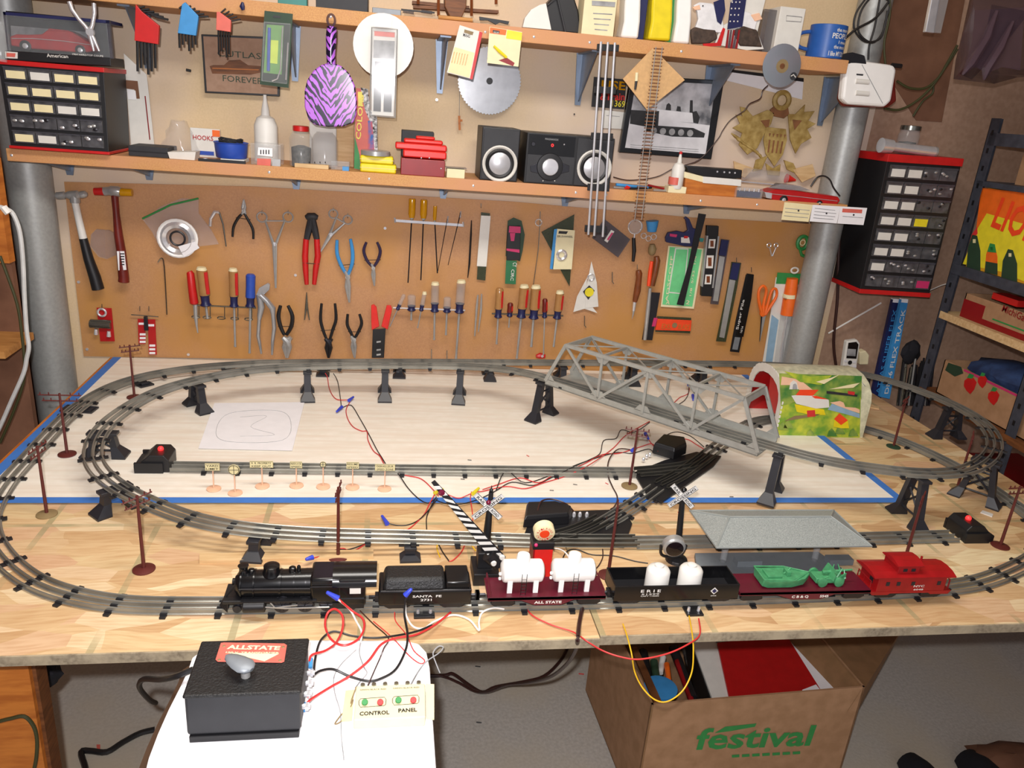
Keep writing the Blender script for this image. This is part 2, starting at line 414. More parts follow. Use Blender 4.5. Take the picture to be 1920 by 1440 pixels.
for px,n in((276,'leftmost of the blue-grey brackets under the upper shelf'),(552,'blue-grey bracket under the upper shelf behind the green package'),(826,'blue-grey bracket under the upper shelf left of the saw blade'),(1090,'blue-grey bracket under the upper shelf left of the hanging three-rail track'),(1335,'blue-grey bracket under the upper shelf right of the diamond board'),(1560,'blue-grey bracket under the upper shelf beside the right steel post')):
 brkt(px,1.56,zs1[1],n)
for px,n in((128,'blue-grey bracket under the lower shelf nearest the left end'),(277,'blue-grey bracket under the lower shelf above the two hammers'),(554,'blue-grey bracket under the lower shelf above the clamps'),(833,'blue-grey bracket under the lower shelf above the yellow nut drivers'),(1066,'blue-grey bracket under the lower shelf left of the hanging track end'),(1300,'blue-grey bracket under the lower shelf above the green card')):
 brkt(px,1.272,zs2[1],n)
# ------------------------------------------------------------------ table
XR=T(1871,884).x;YF=.996;xs=T(1130,1207).x
it=Item('train_table','big OSB train table on wooden legs under the model railway','table')
it.part('osb_panel','osb',smooth=False).bb(-.803,xs-.001,YF,YW-.008,ZT-.012,ZT)
it.part('osb_panel','osb',smooth=False).poly([(xs+.001,YF+.006,ZT-.012),(XR,YF+.006,ZT-.012),(XR,2.2,ZT-.012),(1.27,2.2,ZT-.012),(1.27,YW-.008,ZT-.012),(xs+.001,YW-.008,ZT-.012)],(0,0,.012))
it.part('edge_strip','edge_osb',smooth=False,label='grey worn front edge').bb(-.803,xs-.001,YF-.003,YF,ZT-.017,ZT-.0005)
it.part('edge_strip','edge_osb',smooth=False,label='grey worn front edge').bb(xs+.001,XR,YF+.003,YF+.006,ZT-.017,ZT-.0005)
def leg(pts,th,mt='wood_orange'):it.part('leg',mt,smooth=False).poly(pts,th)
lx=V(56,1240,1.12).x-.004;leg([(lx-.12,1.12,0),(lx-.12,1.12,ZT-.018),(lx,1.12,ZT-.018),(lx,1.12,0)],(0,.02,0));leg([(lx,1.13,0),(lx,1.13,ZT-.018),(lx+.006,1.13,ZT-.018),(lx+.006,1.13,0)],(0,.035,0),'wood_dark')
leg([(.95,2.2,0),(.95,2.2,ZT-.018),(1.04,2.2,ZT-.018),(1.04,2.2,0)],(0,.04,0))
it.part('beam','wood_dark',smooth=False).bb(-.7,.9,2.05,2.1,ZT-.1,ZT-.018)
# white board with blue tape
bx0,bx1,by0,by1=-.787,T(1690,940).x,1.443,YW-.012
it=Item('white_board','large white panel with blue taped edges lying on the OSB table','board')
it.part('panel','white_board',smooth=False).bb(bx0,bx1,by0,by1,ZT,ZT+.004)
g=it.part('masking_tape','tape_blue',smooth=False,label='blue masking tape along the front edge');g.bb(bx0,bx1,by0-.008,by0+.014,ZT+.004,ZT+.0046)
g=it.part('masking_tape','tape_blue',smooth=False,label='blue masking tape along the right edge');g.bb(bx1-.014,bx1+.008,by0,by1,ZT+.0041,ZT+.0047)
g=it.part('masking_tape','tape_blue',smooth=False,label='blue masking tape along the left edge');g.bb(bx0-.008,bx0+.014,by0,by1,ZT+.0041,ZT+.0047)
it=Item('track_plan','curled white sheet with a pencilled track plan on the white board','paper')
g=it.part('sheet','paper');g.poly([T(402,756,.006),T(571,754,.006),T(548,845,.006),T(372,841,.006)],(0,0,.0004))
g=it.part('pencil_sketch','photo_grey');g.tube(catmull([T(x,y,.0068) for x,y in((430,775),(520,770),(545,790),(530,825),(430,828),(405,810))],6,True),.0004,4,closed=True)
g.tube(catmull([T(x,y,.0068) for x,y in((450,782),(500,780),(470,800),(515,815),(450,818))],5),.0003,4)
# ------------------------------------------------------------------ three-rail track
it.part('raw_edge','wood_orange',smooth=False,label='orange raw edge along the left').bb(bx0-.015,bx0-.008,by0,by1,ZT,ZT+.004)
HB=.0048;INST=[]
def rails(it,P,gauge=.0165,head=.0014,names=('rail','rail','rail'),mt='rail'):
 m=len(P)
 for off,nm in zip((-gauge,0,gauge),names):
  g=it.part(nm,mt);rings=[]
  for i in range(m):
   t=(P[min(m-1,i+1)]-P[max(0,i-1)]);t.z=0;t.normalize();n=Vc((t.y,-t.x,0))
   c=P[i]+n*off
   rings.append([c+n*u+Vc((0,0,z)) for u,z in((-.0035,.003),(.0035,.003),(.0012,.0042),(head,.0085),(head,.0105),(0,.0115),(-head,.0105),(-head,.0085),(-.0012,.0042))])
  g.loft(rings)
def tie_t(w=.056,d=.009,h=.0035):
 g=G('tie','tie',None);g.bb(-d/2,d/2,-w/2,w/2,0,h)
 for y in(-.0165,0,.0165):
  g.bb(-d/2-.001,d/2+.001,y-.0055,y+.0055,h*.6,h+.0016)
 return g
def resample(P,step):
 out=[];acc=0;want=0;L=0
 for i in range(len(P)-1):
  a,b=P[i],P[i+1];l=(b-a).length
  while want<=L+l and l>0:
   t=(want-L)/l;out.append((a.lerp(b,t),(b-a).normalized(),want));want+=step
  L+=l
 return out,L
def smooth(P,k=2,closed=True):
 for _ in range(k):
  Q=[p.copy() for p in P];m=len(P)
  for i in range(m):
   if not closed and i in(0,m-1):continue
   Q[i]=P[i]*.5+(P[(i-1)%m]+P[(i+1)%m])*.25
  P=Q
 return P
main=[(1015,1010,.010),(900,1006,.016),(770,1002,.024),(620,999,.030),(480,990,.036),(370,972,.042),(290,943,.046),(225,912,.049),(187,880,.052),(172,850,.056),(180,815,.06),(215,777,.065),(285,735,.070),(365,710,.075),(475,690,.08),(590,684,.084),(720,682,.089),(870,684,.094),(950,690,.102),(1018,704,.112),(1160,745,.118),(1310,792,.119),(1440,831,.118),(1540,858,.116),(1640,875,.114),(1740,885,.111),(1808,880,.108),(1850,860,.105),(1868,832,.102),(1858,804,.098),(1826,776,.094),(1780,752,.09),(1735,734,.086),(1680,715,.083),(1620,699,.080),(1540,688,.077),(1440,681,.072),(1300,679,.066),(1150,678,.058),(960,677,.048),(800,676,.040),(700,676,.034),(550,677,.027),(480,679,.024),(410,683,.019),(335,691,.016),(260,705,.013),(198,727,.010),(140,763,.008),(90,813,.006),(48,860,.005),(12,900,.0045),(-18,950,.004),(-22,985,.001),(-8,1020,.0),(22,1056,0),(69,1089,0),(129,1110,0),(200,1124,0),(280,1130,0),(400,1130,0),(600,1129,0),(900,1126,0),(1200,1120,0),(1500,1111,0),(1700,1103,0),(1790,1096,0),(1850,1084,0),(1905,1062,0),(1950,1036,0),(1958,1005,0),(1948,978,0),(1920,954,0),(1885,930,0),(1835,895,0),(1771,860,0),(1700,827,0),(1615,799,0),(1530,782,0),(1442,782,HB),(1394,797,HB),(1345,835,HB),(1305,867,HB)]
branch=[(1232,912,HB),(1197,937,HB),(1155,964,.002),(1125,982,0)]
def tp(q):return T(q[0],q[1],q[2]+.011)-Vc((0,0,.011))
Lp=[tp(q) for q in main]
PATH=catmull(Lp,8)
PATH=smooth(PATH,14,False)
it=Item('train_track','long three-rail toy train loop running from table level up over trestles and the bridge','train track')
rails(it,PATH)
rs,Ltot=resample(PATH,.082)
TIE=tie_t()
INST.append((it,'tie',TIE,[(p,math.atan2(t.y,t.x),math.asin(t.z)) for p,t,s in rs]))
def straight(label,pts,step,gp=None):
 it=Item('train_track',label,'train track',gp)
 P=catmull([tp(q) for q in pts],6);rails(it,P,mt='rail')
 rs,L=resample(P,step)
 INST.append((it,'tie',TIE,[(p,math.atan2(t.y,t.x),0) for p,t,s in rs[1:]]));return it
straight('straight siding of three-rail track behind the little station signs',[(322,871,HB),(640,875,HB),(960,879,HB),(1190,882,HB)],.07)
straight('short three-rail track piece joining the two black switches',branch,.05)
straight('straight three-rail siding passing behind the grey station roof',[(1190,1013,0),(1400,1010,0),(1640,1005,0),(1790,1001,0)],.085)
# ------------------------------------------------------------------ trestle piers
def pier(px,py,h,lab,base=None):
 tgt=T(px,py,h+.011)-Vc((0,0,.011));i=min(range(len(PATH)),key=lambda k:(PATH[k].xy-tgt.xy).length if abs(PATH[k].z-ZT-h)<.03 else 9)
 c=PATH[i];t=(PATH[min(len(PATH)-1,i+1)]-PATH[i-1]);t.z=0;t.normalize();n=Vc((t.y,-t.x,0))
 on=bx0<c.x<bx1 and c.y>by0
 z0=ZT+(HB if on else .0);z1=c.z-.0002;hh=z1-z0
 it=Item('trestle_pier',lab,'bridge pier','black plastic trestle piers under the raised track')
 g=it.part('top_plate','trestle',bevel=.0006);g.box(c-Vc((0,0,.003)),(.022,.062,.006),ax=(t,n,Vc((0,0,1))))
 sp=.024+.17*hh
 def rc(q,a,b):return[q-t*a-n*b,q+t*a-n*b,q+t*a+n*b,q-t*a+n*b]
 for s in(-1,1):
  g=it.part('leg','trestle',smooth=False)
  top=c+n*s*.018-Vc((0,0,.005));foot=c+n*s*sp;foot.z=z0
  fh=min(.5*hh,.026)
  ring=[rc(foot,.019,.014),rc(foot+Vc((0,0,.004)),.019,.014)]
  k=foot.lerp(top,fh/hh)+n*(-s*.004);ring+=[rc(k,.009,.007),rc(top,.0085,.0065)]
  g.loft(ring)
 if hh>.05:
  for z in(.22,.72):
   a=c+n*(sp-(sp-.018)*z);b=c-n*(sp-(sp-.018)*z);a.z=b.z=z0+hh*z
   it.part('brace','trestle').tube([a,b],.0028,4)
  a=c+n*(sp-(sp-.018)*.22);a.z=z0+hh*.22;b=c-n*(sp-(sp-.018)*.72);b.z=z0+hh*.72
  it.part('brace','trestle').tube([a,b],.0028,4)
  a=c-n*(sp-(sp-.018)*.22);a.z=z0+hh*.22;b=c+n*(sp-(sp-.018)*.72);b.z=z0+hh*.72
  it.part('brace','trestle').tube([a,b],.0028,4)
for q in((485,991,.036,'low black pier behind the steam locomotive chimney'),(770,1002,.024,'low black pier directly behind the tender'),(218,905,.049,'black braced pier at the front left of the inner raised curve'),(190,802,.062,'black braced pier at the left of the inner raised curve'),(366,710,.075,'black pier above the left corner of the pencilled plan'),(577,684,.084,'tall black pier right of the pencilled plan'),(727,682,.089,'tall black pier midway along the rear of the inner raised track'),(870,684,.094,'tall black pier on the inner raised track nearest the bridge approach'),(1022,705,.112,'tall black braced pier under the left end of the grey bridge'),(1462,838,.118,'tall black pier just right of the grey bridge on the white board'),(1722,884,.111,'tall black pier straddling the corner of the blue tape above the red caboose'),(1852,858,.105,'open black braced pier at the front of the right raised curve'),(1790,757,.09,'open black braced pier at the rear of the right raised curve'),(1625,700,.080,'black pier partly hidden behind the right end of the painted tunnel'),(1475,683,.074,'black pier behind the left end of the painted tunnel'),(1317,679,.067,'black pier against the wall seen through the right half of the bridge'),(1192,678,.060,'black pier against the wall seen through the middle of the bridge'),(1065,678,.053,'black pier against the wall seen through the left end of the bridge'),(928,677,.047,'short black pier on the rearmost track nearest the bridge'),(755,676,.038,'short black pier on the rearmost track in the middle of the wall'),(607,677,.030,'short black pier on the rearmost track with a red wire beside it'),(430,682,.020,'very low black pier on the rearmost track at left'),(262,704,.013,'very low black pier on the outer left curve behind the telephone pole'),(148,757,.0085,'very low black pier at the outer left curve beside the taped edge')):pier(*q)
# ------------------------------------------------------------------ switches (turnouts)
def switch(lab,plate,box,boxh,curve,strt,z):
 it=Item('track_switch',lab,'railway switch')
 it.part('base_plate','black',smooth=False,bevel=.001).poly([T(x,y,z) for x,y in plate],(0,0,.005))
 for P in(curve,strt):
  Q=catmull([T(x,y,z+.013)-Vc((0,0,.0095)) for x,y in P],6);rails(it,Q,mt='rail_dark')
 g=it.part('motor_box','black',smooth=False,bevel=.002)
 b=[T(x,y,z+.005) for x,y in box];c=sum(b,Vc())/len(b)
 g.loft([b,[c+(p-c)*.97+Vc((0,0,boxh*.7)) for p in b],[c+(p-c)*.9+Vc((0,0,boxh)) for p in b]])
 return it
it=switch('black track switch with motor box on the white board under the bridge',[(1188,889),(1245,866),(1305,850),(1352,858),(1338,876),(1240,945),(1215,934)],[(1222,850),(1262,862),(1286,851),(1282,838),(1240,832)],.03,[(1195,882),(1250,877),(1300,868),(1330,848)],[(1240,905),(1275,887),(1312,862)],HB)
g=it.part('screw_terminal','chrome')
for x,y in((1212,858),(1218,855),(1206,864)):g.rev(T(x,y,HB+.005),(0,0,1),[(0,.004),(.006,.004),(.009,.002)],8)
it=switch('black track switch with long motor box behind the red crossing signal',[(978,1018),(990,985),(1060,962),(1170,958),(1185,985),(1170,1028),(1000,1022)],[(980,990),(1066,983),(1072,968),(1040,958),(985,960)],.026,[(1020,1008),(1065,998),(1100,985),(1130,970)],[(1020,1010),(1100,1011),(1195,1011)],0)
g=it.part('screw_terminal','chrome')
for x in(1076,1087,1100):g.rev(T(x,968,.005),(0,0,1),[(0,.004),(.007,.004),(.010,.002)],8)
# lockons / track connector plates at the front
def lockon(px,py,lab,w=.03):
 c=T(px,py,0)
 it=Item('track_connector',lab,'connector');it.part('plate','black',smooth=False,bevel=.0006).box(c+Vc((0,0,.002)),(w,.03,.004))
 g=it.part('spring_clip','chrome')
 for s in(-.3,.3):g.rev(c+Vc((s*w,-.004,.004)),(0,0,1),[(0,.003),(.007,.0025)],8)
lockon(1298,1146,'small black track connector with red and yellow wires below the gondola')
lockon(795,1150,'black track connector below the tender',.034)
# ------------------------------------------------------------------ bumpers with red lamp
def bumper(x,y,s,lab,z,sc_=1.15):
 c=T(x,y,z);it=Item('track_bumper',lab,'buffer stop')
 g=it.part('body','black',bevel=.0015,smooth=False)
 prof=[(-.03,0),(-.03,.024),(-.022,.034),(.004,.034),(.018,.021),(.032,.013),(.032,0)]
 g.poly([c+Vc((s*a*sc_,-.026*sc_,b*sc_)) for a,b in prof],(0,.052*sc_,0))
 for yy in(-.030,.026):it.part('side_rib','black',smooth=False).bb(c.x-.03*sc_,c.x+.02*sc_,c.y+yy*sc_,c.y+(yy+.005)*sc_,c.z,c.z+.02*sc_)
 it.part('lamp','led_red',label='glowing red lamp').ball(c+Vc((-s*.012,0,.036*sc_)),.006,n=10,m=6)
bumper(293,874,-1,'black track bumper with red lamp at the left end of the inner siding',HB)
bumper(1815,1003,1,'black track bumper with red lamp at the right end of the siding near the caboose',0)
# ------------------------------------------------------------------ girder truss bridge
it=Item('truss_bridge','long grey metal truss bridge carrying the raised track','bridge')
BO=T(1022,718,.115);BU=T(1420,853,.115)-BO;BL=BU.length;bu=BU.normalized();bn=Vc((-bu.y,bu.x,0));BW=.118;BH=.118
def bp(s,w_,z):return BO+bu*(s*BL)+bn*(w_*BW)+Vc((0,0,z))
g=it.part('deck','bridge_grey',smooth=False);g.poly([bp(0,0,-.004),bp(1,0,-.004),bp(1,1,-.004),bp(0,1,-.004)],(0,0,.003))
def bar(g,a,b,w_=.006,th=.003):
 d=(b-a).normalized();n=bn if abs(d.dot(bn))<.5 else bu
 s=d.cross(n).normalized();g.loft([[q-s*w_/2-n*th/2,q+s*w_/2-n*th/2,q+s*w_/2+n*th/2,q-s*w_/2+n*th/2] for q in(a,b)])
bot=(0,.28,.5,.72,1);top=(.09,.28,.5,.72,.91)
for sd in(0,1):
 it.part('bottom_chord','bridge_grey',smooth=False).poly([bp(0,sd,-.004),bp(1,sd,-.004),bp(1,sd,.012),bp(0,sd,.012)],bn*(.003 if sd==0 else -.003))
 bar(it.part('top_chord','bridge_grey',smooth=False),bp(top[0],sd,BH),bp(top[-1],sd,BH),.009,.007)
 prs=[((0,0),(top[0],1)),((bot[1],0),(top[0],1)),((bot[1],0),(top[1],1)),((bot[1],0),(top[2],1)),((bot[2],0),(top[2],1)),((bot[3],0),(top[2],1)),((bot[3],0),(top[3],1)),((bot[3],0),(top[4],1)),((1,0),(top[4],1))]
 for a,b in prs:
  thick=a[0] in(0,1)
  bar(it.part('truss_bar','bridge_grey',smooth=False),bp(a[0],sd,.006),bp(b[0],sd,BH),.009 if thick else .0065,.004)
 GP=lambda:it.part('gusset_plate','bridge_grey',smooth=False)
 for s in bot[1:-1]:GP().poly([bp(s-.04,sd,.010),bp(s+.04,sd,.010),bp(s+.018,sd,.026),bp(s-.018,sd,.026)],bn*.002)
 for s in top[1:-1]:GP().poly([bp(s-.04,sd,BH-.002),bp(s+.04,sd,BH-.002),bp(s+.015,sd,BH-.02),bp(s-.015,sd,BH-.02)],bn*.002)
 GP().poly([bp(0,sd,.01),bp(.05,sd,.01),bp(.02,sd,.03)],bn*.002);GP().poly([bp(1,sd,.01),bp(.95,sd,.01),bp(.98,sd,.03)],bn*.002)
for i,s in enumerate(top):
 bar(it.part('cross_bar','bridge_grey',smooth=False),bp(s,0,BH),bp(s,1,BH),.006,.005)
 if i<4:
  bar(it.part('cross_brace','bridge_grey',smooth=False),bp(s,0,BH),bp(top[i+1],1,BH),.003,.003);bar(it.part('cross_brace','bridge_grey',smooth=False),bp(s,1,BH),bp(top[i+1],0,BH),.003,.003)
for s,u_ in((top[0],.045),(top[-1],.955)):
 g=it.part('portal_arch','bridge_grey',smooth=False)
 q=[(0,1),(1,1),(1,.72),(.93,.84),(.8,.9),(.2,.9),(.07,.84),(0,.72)]
 sgn=0 if s<.5 else 1
 g.poly([bp(sgn+(s-sgn)*b,a,BH*b) for a,b in q],bu*.002)
# ------------------------------------------------------------------ painted tin tunnel
it=Item('toy_tunnel','painted tin tunnel with farm and mountain scene standing over the track','tunnel')
tx0,tx1,ty=1.062,1.322,1.812
arch=[(0,0),(0,.105),(.008,.130),(.03,.152),(.062,.165),(.1,.17),(.14,.165),(.172,.152),(.194,.13),(.204,.105),(.204,0)]
it.part('shell','mountain_pale').loft([[Vc((x,ty+a,ZT+b)) for a,b in arch]+[Vc((x,ty+a,ZT+b)) for a,b in[(.202,0),(.202,.104),(.17,.15),(.1,.168),(.034,.15),(.002,.104),(.002,0)]] for x in(tx0,tx1)])
it.part('inner_lining','tin_red',label='red inner wall').loft([[Vc((x,ty+.1+(a-.102)*.96,ZT+b*.97)) for a,b in arch]+[Vc((x,ty+.1+(a-.102)*.94,ZT+b*.95)) for a,b in arch[::-1]] for x in(tx0+.003,tx1-.003)])
g=it.part('end_rim','card_white',label='white scalloped end rim')
for i in range(len(arch)-1):
 a,b=Vc((0,*arch[i])),Vc((0,*arch[i+1]));n_=max(1,int((b-a).length/.012))
 cen=Vc((0,.102,.06))
 for k in range(n_):
  p=a.lerp(b,k/n_);q=a.lerp(b,(k+1)/n_);p2=p+(cen-p)*.2;q2=q+(cen-q)*.2;mm=(p+q)/2;mm=mm+(mm-cen)*.02
  g.poly([Vc((tx0-.004,ty,ZT))+v for v in(p,mm,q,q2,p2)],(.004,0,0))
it.part('end_plate','tin_red',label='red end wall left of the portal').poly([Vc((tx0+.001,ty+.012+a,ZT+b)) for a,b in((0,0.055),(0,.105),(.02,.135),(.05,.148),(.085,.15),(.07,.055))],(.001,0,0))
yf=ty-.0006
def dec(nm,m_,pts,k=0,th=.0005,lab=None):it.part(nm,m_,smooth=False,label=lab).poly([V(x,y,yf-k*.0004) for x,y in pts],(0,th,0))
dec('painted_meadow','grass_green',[(1455,816),(1612,822),(1614,745),(1560,760),(1500,752),(1464,760)])
dec('painted_hill','hill_green',[(1464,762),(1500,752),(1560,760),(1615,748),(1616,705),(1461,700)])
dec('painted_slope','salmon',[(1466,706),(1500,712),(1525,732),(1510,742),(1490,722),(1464,722)],1)
dec('painted_slope','grass_green',[(1470,696),(1520,706),(1560,704),(1540,722),(1500,716)],2)
dec('painted_portal','card_white',[(1480,730),(1482,718),(1488,713),(1494,717),(1497,730)],2)
dec('painted_portal','photo_grey',[(1486,730),(1487,721),(1491,719),(1494,722),(1495,730)],3)
dec('painted_river','river',[(1552,768),(1560,757),(1590,768),(1612,776),(1612,784),(1580,775)],2)
dec('painted_bank','salmon',[(1556,755),(1575,752),(1612,768),(1612,775),(1590,768)],2)
dec('painted_trees','hill_green',[(1580,750),(1590,740),(1612,745),(1612,765),(1585,763)],3)
dec('painted_house','white',[(1484,742),(1493,757),(1530,766),(1555,764),(1554,750),(1530,742),(1500,740)],4)
dec('painted_roof','orange_hot',[(1492,741),(1500,731),(1535,731),(1524,742)],5)
dec('painted_roof','orange_hot',[(1522,743),(1530,742),(1553,749),(1528,747)],5)
dec('painted_track','tan_base',[(1470,790),(1530,780),(1540,776),(1490,780)],3)
dec('painted_trestle','yellow',[(1490,758),(1545,768),(1548,778),(1520,778),(1494,772)],3)
dec('painted_barn','wire_red',[(1513,770),(1528,769),(1529,781),(1514,782)],5)
dec('painted_cottage','yellow',[(1563,800),(1565,787),(1574,777),(1590,790),(1592,803),(1578,803)],5)
dec('painted_roof','orange_hot',[(1564,786),(1574,775),(1590,788),(1577,797)],6)
dec('painted_path','pale_paper',[(1530,716),(1560,708),(1575,702),(1545,720)],3)
dec('painted_path','pale_paper',[(1555,730),(1590,722),(1612,718),(1600,727)],3)
dec('painted_train','photo_dark',[(1550,733),(1608,740),(1607,744),(1550,738)],4)
dec('painted_train','wire_red',[(1590,733),(1603,735),(1602,741),(1590,739)],5)
for x,y in((1468,800),(1478,797),(1560,812),(1575,808),(1600,812),(1520,814)):
 dec('painted_bush','hill_green',[(x-9,y+6),(x-6,y-4),(x,y-9),(x+5,y-3),(x+10,y+6)],4)
g=it.part('painted_peaks','photo_grey',label='grey line drawn peaks along the top')
for i in range(10):
 x=tx0+.012+i*.0235;g.tube([Vc((x,ty+.0015+.02,ZT+.1465)),Vc((x+.009,ty+.052,ZT+.1635)),Vc((x+.02,ty+.02,ZT+.1465))],.0011,4)
# ------------------------------------------------------------------ telephone poles
def tele(bx,by,top,lab,base='brown_pole',ang=0,cross=.055,z=0,gp='brown telephone poles'):
 b=T(bx,by,z) if not isinstance(bx,Vc) else bx
 h=.143;tx=top
 it=Item('telephone_pole',lab,'telephone pole',gp)
 t=b+Vc((tx,0,h))
 it.part('pole','brown_pole').tube([b,t],[.0034,.0024],8)
 it.part('base',base).rev(b,(0,0,1),[(0,.0185),(.002,.0185),(.0035,.014),(.005,.005)],24)
 u=Vc((math.cos(ang),math.sin(ang),0))
 for k,hh in((1,.97),(.85,.88)):
  c=b.lerp(t,hh);g=it.part('crossarm','brown_pole',smooth=False);g.tube([c-u*cross/2*k,c+u*cross/2*k],.0016,4)
  for s in(-.9,-.5,.5,.9):g.tube([c+u*cross/2*k*s,c+u*cross/2*k*s+Vc((0,0,.006))],.0013,5)
tele(126,852,0,'brown telephone pole with a round base on the white board at far left',z=HB,cross=.085)
tele(88,965,0,'brown telephone pole with a dull green base on the OSB at far left',base='tan_base',ang=1.4)
tele(270,1068,0,'brown telephone pole on the bare OSB left of the locomotive',ang=.9)
tele(252,745,0,'brown telephone pole standing at the back left between the two track curves',z=HB,ang=.5,cross=.05)
tele(Vc((T(632,1062).x,T(632,1062).y+.03,ZT)),0,0,'brown telephone pole seen edge on behind the locomotive cab',ang=1.45)
tele(1180,912,0,'brown telephone pole with tan base on the white board among the wires',base='tan_base',z=HB,ang=-.3)
tele(1140,1079,.0,'brown telephone pole between the two signals behind the tank car',ang=1.25)
tele(Vc((1.045,1.21,ZT)),0,0,'brown telephone pole rising behind the red caboose',ang=.8)
tele(1875,1024,0,'brown telephone pole on the OSB right of the siding bumper',ang=.1)
tele(1675,838,0,'brown telephone pole with green base right of the painted tunnel',base='green_dark',ang=.7)
tele(1795,914,0,'brown telephone pole with tan base inside the right raised curve',base='tan_base',ang=.9)
# ------------------------------------------------------------------ little station signs
def sign(bx,by,tx_,ty_,kind,txt,lab,w=24,h=14):
 b=T(bx,by,HB);c=V(tx_,ty_,b.y);k=kpx(c)
 it=Item('toy_sign',lab,'toy sign','small railway signs on the inner siding')
 it.part('base','salmon').rev(b,(0,0,1),[(0,.0145),(.002,.0145),(.003,.004)],20)
 it.part('post','salmon').tube([b,Vc((b.x,b.y,c.z))],.0014,6)
 c=Vc((b.x,b.y,c.z))
 if kind=='r':
  it.part('board','sign_cream').rev(c+Vc((0,-.003,0)),(0,1,0),[(0,.5*w*k),(.002,.5*w*k)],20)
  g=it.part('cross_mark','black');r=.45*w*k
  g.tube([c+Vc((-r,-.0034,0)),c+Vc((r,-.0034,0))],.0005,4);g.tube([c+Vc((0,-.0034,-r)),c+Vc((0,-.0034,r))],.0005,4)
  g.tube([c+Vc((r*math.cos(a),-.0034,r*math.sin(a))) for a in[i*math.pi/8 for i in range(16)]],.0006,4,closed=True)
 else:
  it.part('board','sign_cream',smooth=False).box(c+Vc((0,-.002,0)),(w*k,.002,h*k))
  g=it.part('border','black');a,q=w*k/2-.0006,h*k/2-.0006
  g.tube([c+Vc(v) for v in((-a,-.0032,-q),(a,-.0032,-q),(a,-.0032,q),(-a,-.0032,q))],.0004,4,closed=True)
  l=it.part('lettering','black')
  for i,t_ in enumerate(txt):
   zz=(1.2 if i==0 else -5)*k
   l.text(t_,c+Vc((-.42*w*k,-.0031,zz)),c+Vc((.42*w*k,-.0031,zz)),(0,-1,0),3.9*k)
sign(401,917,401,875,'q',('YARD','LIMIT'),'rectangular cream sign nearest the left bumper',26,15)
sign(441,925,442,880,'r',None,'round cream crossing sign between two rectangular signs at left',w=21)
sign(492,912,491,870,'q',('R. R. PROPERTY','KEEP OUT'),'widest cream sign of the row, two lines of lettering',42,14)
sign(556,911,555,871,'q',('REDUCE','SPEED'),'rectangular cream sign right of the widest sign',22,14)
sign(606,913,605,870,'r',None,'smallest round sign of the row',w=12)
sign(661,914,662,872,'q',('RESUME','SPEED'),'rectangular cream sign right of the smallest round sign',23,14)
sign(721,917,723,876,'q',('DERAILLEUR','SPEED ZONE'),'cream sign at the right end of the sign row beside the red wire',37,14)
# ------------------------------------------------------------------ train on the front straight
YT=T(800,1127,.011).y;ZR=ZT+.0115
def cx(px,py=1100,y=None):return V(px,py,y or YT-.02).x
def wheel(it,x,y,r,w_=.004,mt='black',rim=None,nm='wheel'):
 g=it.part(nm,mt);g.rev((x,y,ZR+r),(0,1,0),[(0,r+.0012),(.0012,r+.0012),(.0012,r),(w_,r*.97),(w_,r*.6),(w_*.6,r*.5)] if y>YT else[(-w_,r*.6),(-w_,r*.97),(-.0012,r),(-.0012,r+.0012),(0,r+.0012)],20)
 return g
def truck(it,x,r=.0075,base=.022):
 for dx in(-base/2,base/2):
  for sy in(-1,1):wheel(it,x+dx,YT+sy*.0155,r,mt='gunmetal')
 for sy in(-1,1):
  g=it.part('truck_frame','black',smooth=False,bevel=.0008);y=YT+sy*.021
  g.poly([(x-base*.95,y-.002,ZR+.008),(x-base*.6,y-.002,ZR+.003),(x+base*.6,y-.002,ZR+.003),(x+base*.95,y-.002,ZR+.008),(x+base*.8,y-.002,ZR+.015),(x-base*.8,y-.002,ZR+.015)],(0,.004,0))
 it.part('axle','gunmetal').tube([(x,YT-.018,ZR+r),(x,YT+.018,ZR+r)],.002,6)
def coupler(it,x,s):
 g=it.part('coupler','gunmetal',smooth=False);g.tube([(x,YT,ZR+.01),(x+s*.012,YT,ZR+.01)],.003,6);g.bb(x+s*.01,x+s*.016,YT-.006,YT+.006,ZR+.004,ZR+.016)
# --- steam locomotive, smoke box to the left
it=Item('toy_locomotive','glossy black toy steam locomotive heading left on the front track','toy train')
a,b=cx(405),cx(706);L=b-a
def lx_(f):return a+L*f
zb=ZR+.040;rb=.0215
it.part('boiler','black_gloss').rev((lx_(.115),YT,zb),(1,0,0),[(0,rb*.35),(0,rb*.8),(.004,rb*.97),(.006,rb),(L*.27,rb*1.02),(L*.272,rb*1.06),(L*.28,rb*1.06),(L*.282,rb*1.02),(L*.52,rb*1.1)],28)
it.part('smokebox_door','black').rev((lx_(.115),YT,zb),(-1,0,0),[(0,rb*.7),(.003,rb*.6),(.005,rb*.2)],20)
it.part('headlight','black_gloss').rev((lx_(.085),YT,zb+.004),(1,0,0),[(0,.004),(0,.0055),(.012,.0055)],14)
def dome(nm,f,r,h,prof=None):
 it.part(nm,'black_gloss').rev((lx_(f),YT,zb+rb*.85),(0,0,1),prof or[(0,r*1.25),(h*.4,r),(h*.85,r),(h,r*.6),(h*1.02,0)],18)
dome('smokestack',.155,.007,.016,[(0,.009),(.006,.0065),(.012,.007),(.015,.0085),(.0155,.006)])
dome('bell',.205,.005,.009);dome('steam_dome',.33,.0125,.017);dome('sand_dome',.46,.0055,.012);dome('whistle',.50,.003,.014)
for f in(.14,.22,.38,.47,.545):
 it.part('boiler_band','black_gloss').rev((lx_(f),YT,zb),(1,0,0),[(0,rb*1.02),(0,rb*1.08),(.002,rb*1.08),(.002,rb*1.02)],24)
